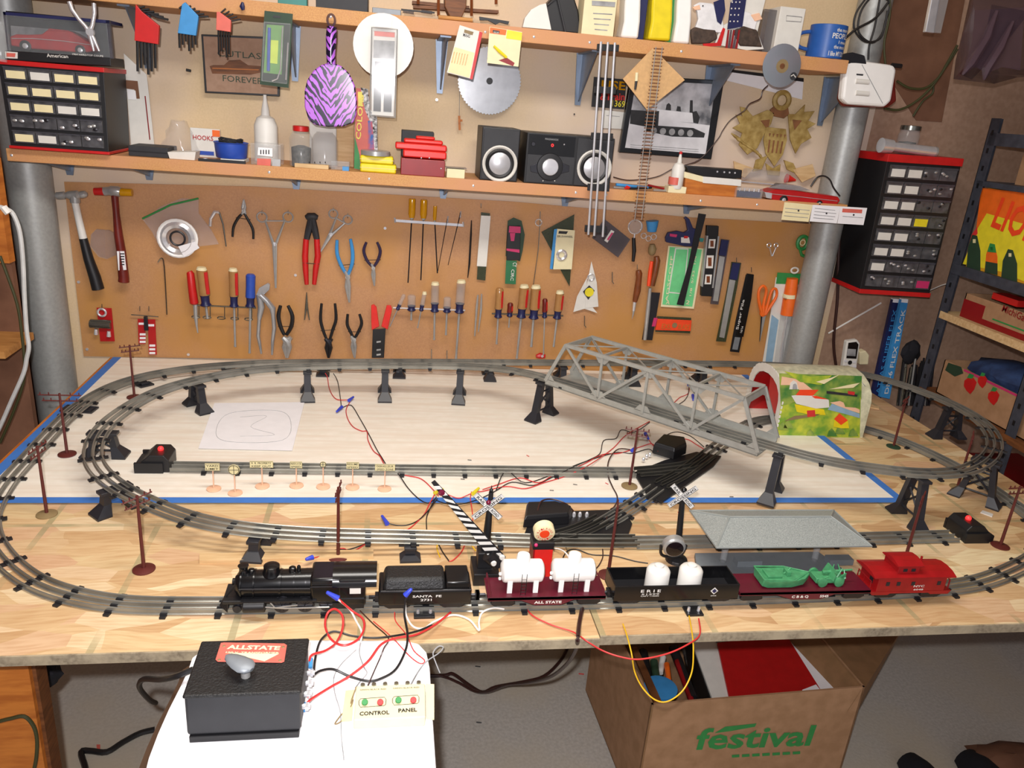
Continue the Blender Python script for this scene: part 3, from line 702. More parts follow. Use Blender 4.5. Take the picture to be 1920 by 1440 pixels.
it.part('handrail','gunmetal').tube([(lx_(.14),YT-rb-.003,zb+.006),(lx_(.58),YT-rb-.004,zb+.006)],.0008,5)
it.part('running_board','black',smooth=False).bb(lx_(.15),lx_(.62),YT-.029,YT+.029,zb-.017,zb-.0145)
it.part('firebox','black_gloss',bevel=.004).bb(lx_(.58),lx_(.79),YT-.026,YT+.026,ZR+.018,zb+rb*1.1)
it.part('cab','black_gloss',bevel=.002,smooth=False).bb(lx_(.76),lx_(.93),YT-.028,YT+.028,ZR+.016,zb+.022)
it.part('cab_roof','black_gloss').loft([[(x,YT+math.cos(t)*.0305,zb+.010+math.sin(t)*.021) for t in[math.pi*k/12 for k in range(13)]]+[(x,YT-math.cos(t)*.0285,zb+.010+math.sin(t)*.019) for t in[math.pi*k/12 for k in range(13)]] for x in(lx_(.72),lx_(1.0))])
it.part('cab_window','card_white',smooth=False,label='pale cab side window').bb(lx_(.83),lx_(.90),YT-.0288,YT-.028,zb-.003,zb+.007)
g=it.part('cab_trim','gunmetal',smooth=False);g.bb(lx_(.58),lx_(.93),YT-.0292,YT-.028,zb+.010,zb+.0115);g.bb(lx_(.77),lx_(.93),YT-.0292,YT-.028,zb-.014,zb-.012)
it.part('rear_steps','black',smooth=False).bb(lx_(.72),lx_(.92),YT-.026,YT+.026,ZR+.008,ZR+.018)
it.part('pilot','black',smooth=False).loft([[(lx_(0),YT-.004,ZR+.002),(lx_(0),YT+.004,ZR+.002),(lx_(.06),YT+.022,ZR+.002),(lx_(.06),YT-.022,ZR+.002)],[(lx_(.04),YT-.004,ZR+.022),(lx_(.04),YT+.004,ZR+.022),(lx_(.07),YT+.02,ZR+.022),(lx_(.07),YT-.02,ZR+.022)]])
g=it.part('pilot_bars','gunmetal')
for k in range(6):g.tube([(lx_(.0)+L*.012*k,YT-.004-.0035*k,ZR+.002),(lx_(.042)+L*.005*k,YT-.004-.0032*k,ZR+.022)],.0007,4)
it.part('front_deck','black',smooth=False,bevel=.001).bb(lx_(.035),lx_(.16),YT-.024,YT+.024,ZR+.018,ZR+.024)
it.part('boiler_front_brace','black').tube([(lx_(.05),YT-.012,ZR+.024),(lx_(.115),YT-.012,zb+.006)],.0012,5)
for sy in(-1,1):
 it.part('cylinder','black',bevel=.002).rev((lx_(.16),YT+sy*.025,ZR+.015),(1,0,0),[(0,.007),(0,.0095),(L*.14,.0095),(L*.14,.006)],16)
 it.part('side_rod','steel',label='steel side rod').tube([(lx_(.3),YT+sy*.0255,ZR+.013),(lx_(.42),YT+sy*.0255,ZR+.010),(lx_(.70),YT+sy*.0255,ZR+.0105)],.0014,6)
 it.part('valve_gear','steel').tube([(lx_(.33),YT+sy*.026,ZR+.022),(lx_(.36),YT+sy*.026,ZR+.012),(lx_(.5),YT+sy*.026,ZR+.016)],.0012,6)
 for f in(.40,.545,.69):
  g=wheel(it,lx_(f),YT+sy*.0175,.0135,.006,'gunmetal',nm='drive_wheel')
  for k in range(10):
   t=k*math.pi/5;c=Vc((lx_(f),YT+sy*.0235,ZR+.0135));g.tube([c,c+Vc((math.cos(t)*.011,0,math.sin(t)*.011))],.0007,4)
 for f,r in((.12,.0065),(.84,.0075)):wheel(it,lx_(f),YT+sy*.0165,r,.005,'gunmetal')
coupler(it,lx_(.95),1)
# --- tender
it=Item('toy_tender','black toy tender with small white lettering coupled behind the locomotive','toy train')
a,b=cx(710),cx(884);L=b-a
it.part('body','black_gloss',bevel=.003).bb(a,b,YT-.028,YT+.028,ZR+.012,ZR+.040)
it.part('coal_bunker','crackle',bevel=.005).loft([[(a+.006,YT-.028,ZR+.038),(a+L*.72,YT-.028,ZR+.038),(a+L*.72,YT+.028,ZR+.038),(a+.006,YT+.028,ZR+.038)],[(a+.010,YT-.02,ZR+.058),(a+L*.70,YT-.02,ZR+.058),(a+L*.70,YT+.02,ZR+.058),(a+.010,YT+.02,ZR+.058)]])
it.part('rear_deck','black_gloss',bevel=.002).bb(a+L*.72,b-.004,YT-.025,YT+.025,ZR+.038,ZR+.053)
it.part('rim','gunmetal').tube([(a+.004,YT-.0282,ZR+.040),(b,YT-.0282,ZR+.040)],.0008,5)
l=it.part('lettering','white');x0,x1=cx(774),cx(828);l.text('SANTA  FE',(x0,YT-.0283,ZR+.0275),(x1,YT-.0283,ZR+.0275),(0,-1,0),.0042,.012)
l.text('2731',(cx(789),YT-.0283,ZR+.0205),(cx(810),YT-.0283,ZR+.0205),(0,-1,0),.0042,.012)
truck(it,a+L*.2);truck(it,a+L*.8);coupler(it,b,1)
def flatcar(px0,px1,lab,text,txp,belly):
 it=Item('flat_car',lab,'toy train');a,b=cx(px0,1110),cx(px1,1110);L=b-a
 z=ZR+.018;g=it.part('body','maroon',smooth=False,bevel=.0008)
 g.bb(a,b,YT-.029,YT+.029,z,z+.006)
 for sy in(-.029,.0275):g.poly([(a,YT+sy,z+.006),(a,YT+sy,z-.001),(a+L*.28,YT+sy,z-.001),(a+L*.4,YT+sy,z-.011),(a+L*.62,YT+sy,z-.011),(a+L*.73,YT+sy,z-.001),(b,YT+sy,z-.001),(b,YT+sy,z+.006)],(0,.0015,0))
 l=it.part('lettering','white')
 for t_,q0,q1 in text:l.text(t_,(cx(q0,1120),YT-.0293,z-.0065),(cx(q1,1120),YT-.0293,z-.0065),(0,-1,0),.0048,.02)
 truck(it,a+.027);truck(it,b-.027);coupler(it,a,-1);coupler(it,b,1)
 return it,a,b,z+.006
it,a,b,zd=flatcar(914,1134,'maroon flat car with white lettering carrying two white tanks',[('ALL STATE',1000,1051)],0,1)
for x in(a+.004,b-.004):it.part('stake_rail','maroon').tube([(x,YT-.027,zd),(x,YT-.027,zd+.010),(x,YT+.027,zd+.010),(x,YT+.027,zd)],.0013,6)
for p0,p1,lb in((940,1021,'white toy tank with dome and ladder, left one on the maroon flat car'),(1036,1117,'white toy tank with dome and ladder, right one on the maroon flat car')):
 k=Item('tank',lb,'toy tank','white tanks on the flat car');x0,x1=V(p0,1080,YT-.01).x,V(p1,1080,YT-.01).x;r=.0195;z=zd+.013+r
 k.part('shell','white_plastic').rev((x0,YT,z),(1,0,0),[(0,0),(.001,r*.7),(.004,r*.95),(.007,r),(x1-x0-.007,r),(x1-x0-.004,r*.95),(x1-x0-.001,r*.7),(x1-x0,0)],30)
 xm=(x0+x1)/2;k.part('dome','white_plastic').rev((xm,YT,z+r*.8),(0,0,1),[(0,.0115),(.012,.0115),(.016,.010),(.018,.005),(.0185,0)],20)
 for fx in(.2,.8):
  for sy in(-1,1):k.part('leg','white_plastic',smooth=False).bb(x0+(x1-x0)*fx-.0042,x0+(x1-x0)*fx+.0042,YT+sy*.0155-.002,YT+sy*.0155+.002,zd,z)
 g=k.part('ladder','black',label='black ladder')
 for dx in(-.004,.004):g.tube([(xm+dx,YT-r-.0035,z+.008),(xm+dx,YT-r-.0035,zd-.002)],.0005,4)
 for j in range(6):g.tube([(xm-.004,YT-r-.0035,zd+.006*j),(xm+.004,YT-r-.0035,zd+.006*j)],.0004,4)
 g=k.part('valve','white_plastic')
 for dz in(0,-.009):g.rev((x0,YT-.006,z-.002+dz),(-1,0,0),[(0,.003),(.003,.003),(.004,.0015)],10)
# --- gondola
it=Item('gondola_car','black open gondola car with a white diamond in the middle of the train','toy train');a,b=cx(1152,1090),cx(1384,1090);z0,z1=ZR+.014,ZR+.041
it.part('floor_plate','black',smooth=False).bb(a,b,YT-.028,YT+.028,z0,z0+.003)
for q in((a,b,YT-.029,YT-.0265),(a,b,YT+.0265,YT+.029),(a,a+.0025,YT-.0265,YT+.0265),(b-.0025,b,YT-.0265,YT+.0265)):it.part('side_wall','black_gloss',smooth=False,bevel=.0005).bb(*q,z0-.002,z1)
l=it.part('lettering','white');l.text('E R I E',(cx(1199),YT-.0293,z1-.012),(cx(1236),YT-.0293,z1-.012),(0,-1,0),.0055,.01)
l.text('51299',(cx(1201),YT-.0293,z1-.017),(cx(1234),YT-.0293,z1-.017),(0,-1,0),.003);l.text('CAPY 110000',(cx(1200),YT-.0293,z1-.0205),(cx(1234),YT-.0293,z1-.0205),(0,-1,0),.0024)
c=Vc((cx(1337,1095),YT-.0292,z1-.012));g=it.part('diamond_emblem','white',label='white diamond emblem',smooth=False)
g.poly([c+Vc(v) for v in((-.007,0,0),(0,0,-.007),(.007,0,0),(0,0,.007))],(0,.0004,0));it.part('diamond_centre','blue_navy',smooth=False).poly([c+Vc(v)-Vc((0,.0006,0)) for v in((-.0045,0,0),(0,0,-.0045),(.0045,0,0),(0,0,.0045))],(0,.0005,0))
l.text('ERIE',c+Vc((-.005,0,-.0105)),c+Vc((.005,0,-.0105)),(0,-1,0),.002)
truck(it,a+.03);truck(it,b-.03);coupler(it,b,1)
for px,lb in((1233,'left white canister in the black gondola'),(1294,'right white canister in the black gondola')):
 x=V(px,1080,YT).x;g=Item('canister',lb,'canister','white canisters in the gondola').part('canister','white')
 g.rev((x,YT,z0+.003),(0,0,1),[(0,.0205),(.036,.0205),(.041,.017),(.043,.011),(.044,.008),(.047,.0078),(.048,.004),(.048,0)],28)
# --- maroon flat car with green loads
it,a,b,zd=flatcar(1383,1626,'maroon flat car at the right carrying green toy vehicles',[('C B & Q',1478,1509),('5545',1530,1546)],0,1)
k=Item('toy_boat','green plastic toy landing boat on the left of the maroon flat car','toy vehicle');x0,x1=V(1420,1090,YT).x,V(1512,1090,YT).x
g=k.part('hull','green_army',bevel=.0015);Lh=x1-x0
g.loft([[(x0+Lh*f,YT-w_*.8,zd+lo),(x0+Lh*f,YT+w_*.8,zd+lo),(x0+Lh*f,YT+w_,zd+.017+up),(x0+Lh*f,YT-w_,zd+.017+up)] for f,w_,lo,up in((0,.021,.004,.002),(.12,.022,0,0),(.6,.022,0,0),(.85,.016,.002,.001),(1,.004,.008,.003))])
g=k.part('gunwale','green_army');g.tube([(x0,YT-.021,zd+.02),(x0+Lh*.6,YT-.022,zd+.018),(x0+Lh,YT,zd+.02),(x0+Lh*.6,YT+.022,zd+.018),(x0,YT+.021,zd+.02)],.0016,6,closed=True)
g=k.part('deck_gear','green_army',smooth=False,bevel=.0008);g.bb(x0+Lh*.12,x0+Lh*.4,YT-.013,YT+.013,zd+.017,zd+.021);g.bb(x0+Lh*.52,x0+Lh*.6,YT-.008,YT+.008,zd+.017,zd+.026)
k.part('mast','green_army').tube([(x0+Lh*.5,YT,zd+.018),(x0+Lh*.62,YT,zd+.03)],.0015,6)
k=Item('toy_gun','spiky pale green plastic toy gun carriage on the right of the maroon flat car','toy vehicle');x0,x1=V(1515,1090,YT).x,V(1590,1090,YT).x;Lh=x1-x0;random.seed(5)
k.part('carriage','green_army',bevel=.001).bb(x0+Lh*.1,x0+Lh*.8,YT-.012,YT+.012,zd+.004,zd+.014)
for f in(.22,.62):
 for sy in(-1,1):k.part('wheel','green_army').rev((x0+Lh*f,YT+sy*.014,zd+.009),(0,sy,0),[(0,.009),(.004,.009),(.005,.004)],16)
k.part('shield','green_army',smooth=False).poly([(x0+Lh*.45,YT-.018,zd+.012),(x0+Lh*.45,YT+.018,zd+.012),(x0+Lh*.5,YT+.014,zd+.03),(x0+Lh*.5,YT-.014,zd+.03)],(.002,0,0))
k.part('barrel','green_army').tube([(x0+Lh*.3,YT,zd+.02),(x0+Lh*1.0,YT-.003,zd+.026)],[.003,.0015],8)
for _ in range(9):
 x=x0+Lh*random.uniform(.15,.85);y=YT+random.uniform(-.012,.012)
 k.part('spike','green_army').tube([(x,y,zd+.013),(x+random.uniform(-.01,.01),y+random.uniform(-.008,.008),zd+random.uniform(.02,.03))],[.0022,.0008],5)
# --- caboose
it=Item('toy_caboose','red caboose with cupola at the right end of the train','toy train');a,b=cx(1632,1090),cx(1786,1080);L=b-a;z0=ZR+.014
it.part('body','caboose_red',smooth=False,bevel=.0008).bb(a+L*.07,b-L*.09,YT-.026,YT+.026,z0,z0+.034)
it.part('side_skirt','caboose_red',smooth=False).poly([(a,YT-.0265,z0+.004),(a+L*.03,YT-.0265,z0-.003),(a+L*.22,YT-.0265,z0-.003),(a+L*.25,YT-.0265,z0),(a+L*.72,YT-.0265,z0),(a+L*.75,YT-.0265,z0-.003),(b-L*.03,YT-.0265,z0-.003),(b,YT-.0265,z0+.004)],(0,.053,0))
def roof(x0,x1,w_,z,nm):
 it.part(nm,'caboose_red',smooth=False).loft([[(x,YT-w_,z),(x,YT+w_,z),(x,YT+w_,z+.002),(x,YT+w_*.55,z+.007),(x,YT,z+.0085),(x,YT-w_*.55,z+.007),(x,YT-w_,z+.002)] for x in(x0,x1)])
roof(a,b,.0295,z0+.033,'roof')
it.part('cupola','caboose_red',smooth=False,bevel=.0008).bb(a+L*.30,a+L*.56,YT-.021,YT+.021,z0+.038,z0+.054)
roof(a+L*.27,a+L*.59,.024,z0+.053,'cupola_roof')
for f in(.17,.3,.48,.8):
 it.part('window','dark_plastic',smooth=False).bb(a+L*f,a+L*(f+.045),YT-.0264,YT-.0258,z0+.016,z0+.024)
for f in(.36,.46):it.part('window','dark_plastic',smooth=False).bb(a+L*f,a+L*(f+.05),YT-.0214,YT-.0208,z0+.042,z0+.048)
it.part('end_window','dark_plastic',smooth=False).bb(a+L*.068,a+L*.0695,YT-.012,YT-.002,z0+.012,z0+.026)
l=it.part('lettering','card_white');l.text('NYC',(cx(1712,1085),YT-.0263,z0+.0125),(cx(1732,1085),YT-.0263,z0+.0125),(0,-1,0),.0045,.01);l.text('6048',(cx(1713,1085),YT-.0268,z0+.0062),(cx(1731,1085),YT-.0268,z0+.0062),(0,-1,0),.0035,.01)
for x,s in((a,1),(b,-1)):
 g=it.part('end_railing','red_deep');g.tube([(x+s*.002,YT-.02,z0+.004),(x+s*.002,YT-.02,z0+.022),(x+s*.002,YT+.02,z0+.022),(x+s*.002,YT+.02,z0+.004)],.001,5)
 g.tube([(x+s*.002,YT,z0+.004),(x+s*.002,YT,z0+.022)],.0008,5)
g=it.part('smoke_pipe','caboose_red');g.tube([(a+L*.72,YT+.012,z0+.038),(a+L*.72,YT+.012,z0+.052)],.002,6)
g=it.part('ladder','red_deep')
for dy in(-.004,.004):g.tube([(b-.002,YT-.014+dy,z0+.004),(b-.002,YT-.014+dy,z0+.036)],.0006,4)
truck(it,a+L*.22);truck(it,b-L*.22);coupler(it,a,-1)
# ------------------------------------------------------------------ crossing signals
def xbuck(it,c,s,lett=True,tilt=0.0,w_=.066,h=.0105):
 A=Vc((math.cos(tilt),math.sin(tilt),0));n=Vc((A.y,-A.x,0))
 for nm,ang,words in(('arm',.72,[('CROSSING',-.44,.44)]),('arm',-.78,[('RAIL',-.42,-.12),('ROAD',.14,.42)])):
  u=A*math.cos(ang)+Vc((0,0,math.sin(ang)));v=n.cross(u)
  off=n*(.0012 if ang>0 else 0)
  g=it.part('sign_arm','white',smooth=False);g.poly([c+off+u*(sx*w_/2)+v*(sy*h/2) for sx,sy in((-1,-1),(1,-1),(1,1),(-1,1))],-n*.001)
  b=it.part('sign_border','black');b.tube([c+off+n*.0003+u*(sx*(w_/2-.0005))+v*(sy*(h/2-.0005)) for sx,sy in((-1,-1),(1,-1),(1,1),(-1,1))],.0005,4,closed=True)
  l=it.part('lettering','black')
  for t_,f0,f1 in words:l.text(t_,c+off+n*.0003+u*(w_*f0)-v*.0026,c+off+n*.0003+u*(w_*f1)-v*.0026,n,.0052,.01)
# gate signal with striped barrier
it=Item('crossing_gate','black crossing gate with crossbuck sign and raised black and white striped barrier','crossing signal')
gy=YT+.085;gb=V(908,1062,gy);gx=gb.x
it.part('base','black',smooth=False,bevel=.0015).bb(gx-.022,gx+.024,gy-.03,gy+.03,ZT,ZT+.024)
it.part('mechanism_box','black',smooth=False,bevel=.0015).bb(gx-.014,gx+.012,gy-.012,gy+.016,ZT+.024,ZT+.055)
zt=V(916,922,gy).z
it.part('post','black').tube([(gx,gy,ZT+.05),(gx+.002,gy,zt)],[.0085,.004],10)
g=it.part('finial','black');g.ball((gx+.002,gy,zt+.003),.0035);g.tube([(gx+.002,gy,zt),(gx+.002,gy,zt+.012)],[.002,.0006],6)
c=V(915,950,gy-.006);xbuck(it,c,1);it.part('lamp','magenta_lamp',label='dark red lamp').ball((c.x,gy-.008,V(916,938,gy).z),.0045)
g=it.part('barrier_arm','black',smooth=False);p0=V(938,1052,gy-.03);p1=V(812,903,gy-.03);u=(p1-p0);Lb=u.length;u.normalize();v=Vc((0,-1,0)).cross(u)
g.poly([p0-v*.012,p1-v*.0035,p1+v*.0035,p0+v*.012],(0,.002,0))
for i in range(12):
 f0=.08+i*.076;f1=f0+.038;wv_=.0105*(1-f0)+.0032*f0
 q0=p0+u*Lb*f0;q1=p0+u*Lb*f1;sh=u*.010*(1 if f0<.8 else .4)
 it.part('white_stripe','white',smooth=False).poly([a_+Vc((0,-.0006,0)) for a_ in(q0-v*wv_-sh,q1-v*wv_-sh,q1+v*wv_+sh*.4,q0+v*wv_+sh*.4)],(0,.0005,0))
g=it.part('counterweight','black');k_=V(940,1050,gy-.032)
g.tube([V(915,1040,gy-.03),V(935,1058,gy-.03)],.012,12)
for x,y in((942,1047),(926,1058)):
 it.part('pivot_rivet','card_white',label='white round rivet').rev(V(x,y,gy-.044),(0,1,0),[(0,.004),(.002,.0052),(.004,.0052)],18)
it.part('barrier_lamp','magenta_lamp',label='dark red lamp on the arm').rev(V(828,925,gy-.033),(0,1,0),[(0,.002),(.001,.0055),(.004,.0055)],14)
# second crossbuck with bell
it=Item('crossbuck_signal','black crossbuck signal post with a round silver bell drum','crossing signal');gy=T(1262,1062,0).y+.02
gx=V(1270,1040,gy).x
it.part('base','black',smooth=False,bevel=.001).rev((gx,gy,ZT),(0,0,1),[(0,.022),(.006,.02),(.012,.01)],20)
tp_=V(1281,922,gy);it.part('post','black').tube([(gx,gy,ZT+.01),(tp_.x,gy,tp_.z)],[.0065,.005],10);it.part('lamp','black_gloss').ball((tp_.x,gy-.002,tp_.z+.004),.006)
xbuck(it,V(1280,931,gy-.008),1,w_=.063,tilt=-.1)
c=V(1266,1024,gy-.02)
it.part('bell_drum','steel',label='silver drum').rev(c+Vc((0,.014,0)),(-.12,-1,-.15),[(0,.018),(.004,.0215),(.016,.0215),(.019,.019),(.020,.016)],28)
it.part('bell_face','glass_dark',label='dark glass face').rev(c+Vc((0,.014,0)),(-.12,-1,-.15),[(.018,.0165),(.0205,.0165),(.023,.01),(.024,0)],24)
it.part('bell_yoke','black').tube([c+Vc((-.024,.01,-.004)),c+Vc((-.02,.01,-.024)),c+Vc((0,.01,-.03)),c+Vc((.02,.01,-.024)),c+Vc((.026,.01,-.004))],.003,8,4)
# round banner signal on the red box
it=Item('banner_signal','red signal box topped by a round cream RAILROAD CROSSING drum','crossing signal');gy=YT+.06
x0,x1=V(1000,1060,gy).x,V(1034,1060,gy).x
it.part('box','red_bright',smooth=False,bevel=.001).bb(x0,x1,gy,gy+.03,ZT+.002,V(1015,1030,gy).z)
it.part('side_panel','red_deep',smooth=False).bb(x0-.003,x0,gy-.001,gy+.031,ZT,V(1015,1028,gy).z)
it.part('cap','black',smooth=False,bevel=.001).bb(x0-.004,x1+.001,gy-.002,gy+.033,V(1015,1030,gy).z,V(1015,1017,gy).z)
it.part('base','black',smooth=False).bb(x0-.006,x1+.006,gy-.006,gy+.036,ZT,ZT+.003)
c=V(1021,1001,gy+.004);rd=20*kpx(c)
it.part('drum','pale_paper').rev(c+Vc((0,.016,.004)),(0,-1,-.22),[(0,rd*.9),(.002,rd),(.016,rd),(.017,rd*.93)],32)
nn=Vc((0,-1,-.22)).normalized();cf=c+Vc((0,.016,.004))+nn*.0175
it.part('disc','orange_hot',label='orange-red centre disc').rev(cf,nn,[(0,rd*.48),(.0012,rd*.45)],24)
l=it.part('lettering','wire_red');right=Vc((1,0,0));upv=nn.cross(right)
for word,r0,sgn in(('RAILROAD',.68,1),('CROSSING',.68,-1)):
 for i,ch in enumerate(word):
  t=(math.pi/2+(3.5-i)*.36) if sgn>0 else(-math.pi/2-(3.5-i)*.36)
  p=cf+right*(rd*r0*math.cos(t))+upv*(rd*r0*math.sin(t));ub=right*math.cos(t-math.pi/2*sgn)+upv*math.sin(t-math.pi/2*sgn);vb=nn.cross(ub)
  l.text(ch,p-ub*.0016-vb*.002,p+ub*.0016-vb*.002,nn,.0042,.006)
it.part('stem','black').tube([c+Vc((0,.012,-rd*.9)),c+Vc((0,.014,-rd*1.25))],.006,10)
it.part('red_button','pink').ball(V(1005,1022,gy-.002),.0035)
# passenger platform with hip roof
it=Item('station_platform','open grey toy station platform with a hipped mesh roof','toy station')
h0=.072
def rp_(x,y,h):return T(x,y,h)
E0,E1=rp_(1343,1027,h0),rp_(1631,1021,h0);dep=.16
E2,E3=Vc((rp_(1575,972,h0).x+.06,E1.y+dep*.62,ZT+h0)),Vc((rp_(1311,977,h0).x,E0.y+dep*.62,ZT+h0))
E1=Vc((E1.x,E0.y,ZT+h0));E2=Vc((E1.x,E0.y+.135,ZT+h0));E3=Vc((E0.x,E0.y+.135,ZT+h0));hr=.024
Q0,Q1=Vc((E0.x+.05,E0.y+.068,ZT+h0+hr)),Vc((E1.x-.05,E0.y+.068,ZT+h0+hr))
rf=it.part('roof','roof_mesh',smooth=False)
dz=Vc((0,0,-.002))
rf.add([E0,E1,E2,E3,Q0,Q1],[[0,1,5,4],[1,2,5],[2,3,4,5],[3,0,4],[0,3,2,1]])
g=it.part('roof_ridge','grey_roof')
for p,q in((E0,Q0),(E1,Q1),(E2,Q1),(E3,Q0),(Q0,Q1)):g.tube([p,q],.0022,6)
it.part('eaves','grey_roof').tube([E0,E1,E2,E3],.0022,6,closed=True)
cx0,cx1,cy0,cy1=E0.x+.03,E1.x-.01,E0.y-.01,E0.y+.10
it.part('platform','station_base',smooth=False,bevel=.001).poly([(E0.x-.03,cy0-.01,ZT),(E1.x-.02,cy0-.01,ZT),(E1.x-.05,cy1-.02,ZT),(E0.x-.0,cy1-.02,ZT)],(0,0,.010))
for x in(E0.x+.045,E1.x-.075):
 it.part('column','clear_plastic').tube([(x,E0.y+.05,ZT+.010),(x,E0.y+.05,ZT+h0)],.0065,10)
 it.part('bench','station_base',smooth=False).bb(x+.02,x+.07,E0.y+.03,E0.y+.05,ZT+.010,ZT+.022)
# odd bits on the table
Item('wood_strip','pale bare wooden stick lying on the OSB behind the locomotive','wood stick').part('strip','wood_pale',smooth=False).poly([T(375,1043,0),T(374,1057,0),T(700,1048,0),T(700,1035,0)],(0,0,.006))
for i,(x,y,r) in enumerate(((880,863,.1),(867,899,.1),(1078,909,.15),(1034,920,.05),(1371,932,.02),(1345,970,.3))):
 c=T(x,y,HB if y<940 else 0);Item('wire_scrap','tiny snipped black wire end '+('above the siding near the red wire scrap','between the siding and the striped barrier arm','right of the tallest crossing wires on the white board','level with the yellow wire nut on the white board','near the right front of the white board','just in front of the blue tape at right')[i],'wire scrap','black wire snippets').part('wire_scrap','wire_black').tube([c+Vc((-.004,r*.01,.001)),c+Vc((.005,-r*.01,.001))],.0008,5)
for i,(x,y) in enumerate(((990,855),(1138,907),(905,891),(1252,940),(1475,972),(1274,962))):
 c=T(x,y,HB if y<940 else 0);Item('wire_scrap','tiny snipped red wire end '+('behind the inner siding','left of the telephone pole base on the white board','just in front of the inner siding','near the diagonal track piece','behind the grey station roof','beside the right crossbuck post')[i],'wire scrap','red wire snippets').part('wire_scrap','wire_red').tube([c+Vc((-.003,.003,.001)),c+Vc((.002,-.004,.001))],.0008,5)
Item('plastic_chip','small white plastic strip on the OSB beside the right trestle','scrap').part('chip','white',smooth=False).poly([T(1838,962,.0),T(1860,970,0),T(1862,965,0),T(1842,958,0)],(0,0,.002))
Item('wood_chip','small pale wooden strip on the table behind the tunnel','scrap').part('chip','wood_pale',smooth=False).poly([T(1622,758,.0),T(1648,764,0),T(1648,768,0),T(1622,763,0)],(0,0,.003))
# ------------------------------------------------------------------ wiring on the table
def wire(lab,mt,pts,r=.0012,nm='wire',cat='wire',gp=None):
 g=Item(nm,lab,cat,gp).part('wire',mt);g.wire(pts,r);return g
B=.006;O=.0015
def nut(x,y,h,x2,y2,h2,mt,lab):
 a,b=(V(x,y,h2),V(x2,y2,h2)) if h is None else(T(x,y,h),T(x2,y2,h2));d=(b-a).normalized()
 g=Item('wire_nut',lab,'wire nut').part('cap',mt);g.rev(a,d,[(0,.0018),(.001,.0028),((b-a).length*.7,.0042),((b-a).length,.0048)],10)
wire('red wire running from the rear track down to the blue wire nut','wire_red',[(610,700,.02),(614,708,B),(618,730,B),(630,748,B),(652,750,B+.004)])
wire('black wire running from the rear track down to the blue wire nut','wire_black',[(625,700,.02),(633,715,B),(638,745,B),(640,762,B+.002)])
nut(663,744,B+.006,654,751,B+.005,'nut_blue','blue wire nut on the red wire near the pencilled plan')
nut(631,772,B+.004,641,763,B+.004,'nut_blue','blue wire nut on the black wire near the pencilled plan')
wire('red wire looping down the white board to the inner siding','wire_red',[(656,754,B),(649,768,B),(652,785,B),(662,800,B),(678,808,B),(688,809,B),(690,825,B),(700,845,B),(712,855,B),(722,872,B),(742,886,.009),(765,892,B),(790,898,B),(812,918,B),(822,930,B+.01)])
wire('black wire running down the white board to the inner siding','wire_black',[(641,765,B),(652,760,B),(661,762,B),(675,785,B),(692,815,B),(706,842,B),(716,858,B),(728,876,B),(746,888,.009),(765,915,B),(785,935,B),(802,943,B),(815,936,B)])
nut(898,915,B+.005,887,926,B+.005,'nut_yellow','yellow wire nut beside the striped barrier arm tip')
nut(831,917,B+.006,815,925,B+.006,'nut_yellow','yellow wire nut behind the dark red barrier lamp')
nut(716,967,.006,726,982,.005,'nut_blue','blue wire nut on the OSB just behind the raised front track')
wire('long red wire running along the white board from the yellow wire nuts','wire_red',[(835,925,B+.008),(860,934,B),(885,925,B+.004),(910,920,B),(950,912,B),(985,916,B),(1020,905,B),(1060,893,B),(1095,877,B+.008),(1120,862,B+.003),(1150,840,B),(1175,815,B),(1218,790,B)])
wire('long black wire running along the white board from the yellow wire nuts','wire_black',[(818,938,B),(840,945,B),(865,945,B),(900,935,B),(930,920,B),(960,904,B),(1000,910,B),(1035,895,B),(1070,878,B+.01),(1105,862,B),(1125,850,B),(1132,826,B),(1155,822,B),(1165,806,B),(1190,810,B),(1218,792,B)])
wire('second red wire twisting over to the right track switch','wire_red',[(905,918,B+.003),(935,908,B),(975,896,B),(1010,905,B),(1040,890,B),(1090,872,B),(1130,852,B),(1160,850,B),(1200,838,B),(1222,832,B),(1232,842,B+.01)])
wire('second black wire arching over to the right track switch','wire_black',[(930,920,B),(942,890,.012),(955,885,.014),(985,905,B),(1035,890,B),(1090,868,B),(1140,852,B),(1165,848,B),(1185,850,B),(1215,842,B),(1225,848,B+.012)])
wire('red wire dropping from the yellow wire nut across the blue tape','wire_red',[(884,922,B),(882,935,B),(885,955,O),(886,975,O),(880,995,.0)],.0011)
wire('red wire hanging from the barrier lamp over the raised track','wire_red',[(815,927,B+.006),(805,945,B),(795,965,O),(775,985,O),(760,996,O)])
wire('black wire joining the blue wire nut to the barrier lamp','wire_black',[(820,935,B),(805,955,B),(785,975,O),(765,984,O),(745,985,O),(728,981,.004)])
wire('thin black wire running under the raised track right of the blue wire nut','wire_black',[(818,932,B),(808,950,B),(800,970,O),(800,992,O)])
wire('brown cable crossing the inner siding towards the lower switch','wire_brown',[(1190,845,B),(1160,842,.01),(1142,862,.01),(1140,890,.01),(1148,912,B),(1157,930,B),(1155,945,B),(1140,965,.004),(1137,975,.005)],.0016)
wire('black wire arching over the right switch motor box','wire_black',[(1233,835,B+.012),(1250,816,B+.02),(1270,810,B+.02),(1295,818,B+.015),(1320,838,B)])
wire('red wire crossing behind the right switch motor box','wire_red',[(1270,822,B),(1290,824,B),(1305,833,B),(1325,845,B)])
wire('short red wire beneath the bridge by the blue wire nut','wire_red',[(1262,757,B),(1275,745,B),(1290,738,B),(1293,722,.02)])
wire('short black wire beneath the bridge by the blue wire nut','wire_black',[(1265,762,B),(1282,752,B),(1290,740,B),(1292,724,.02)])
nut(1291,712,.03,1291,722,.025,'nut_blue','upper blue wire nut seen through the bridge girders')
nut(1300,750,B+.003,1299,741,B+.003,'nut_blue','lower blue wire nut seen through the bridge girders')
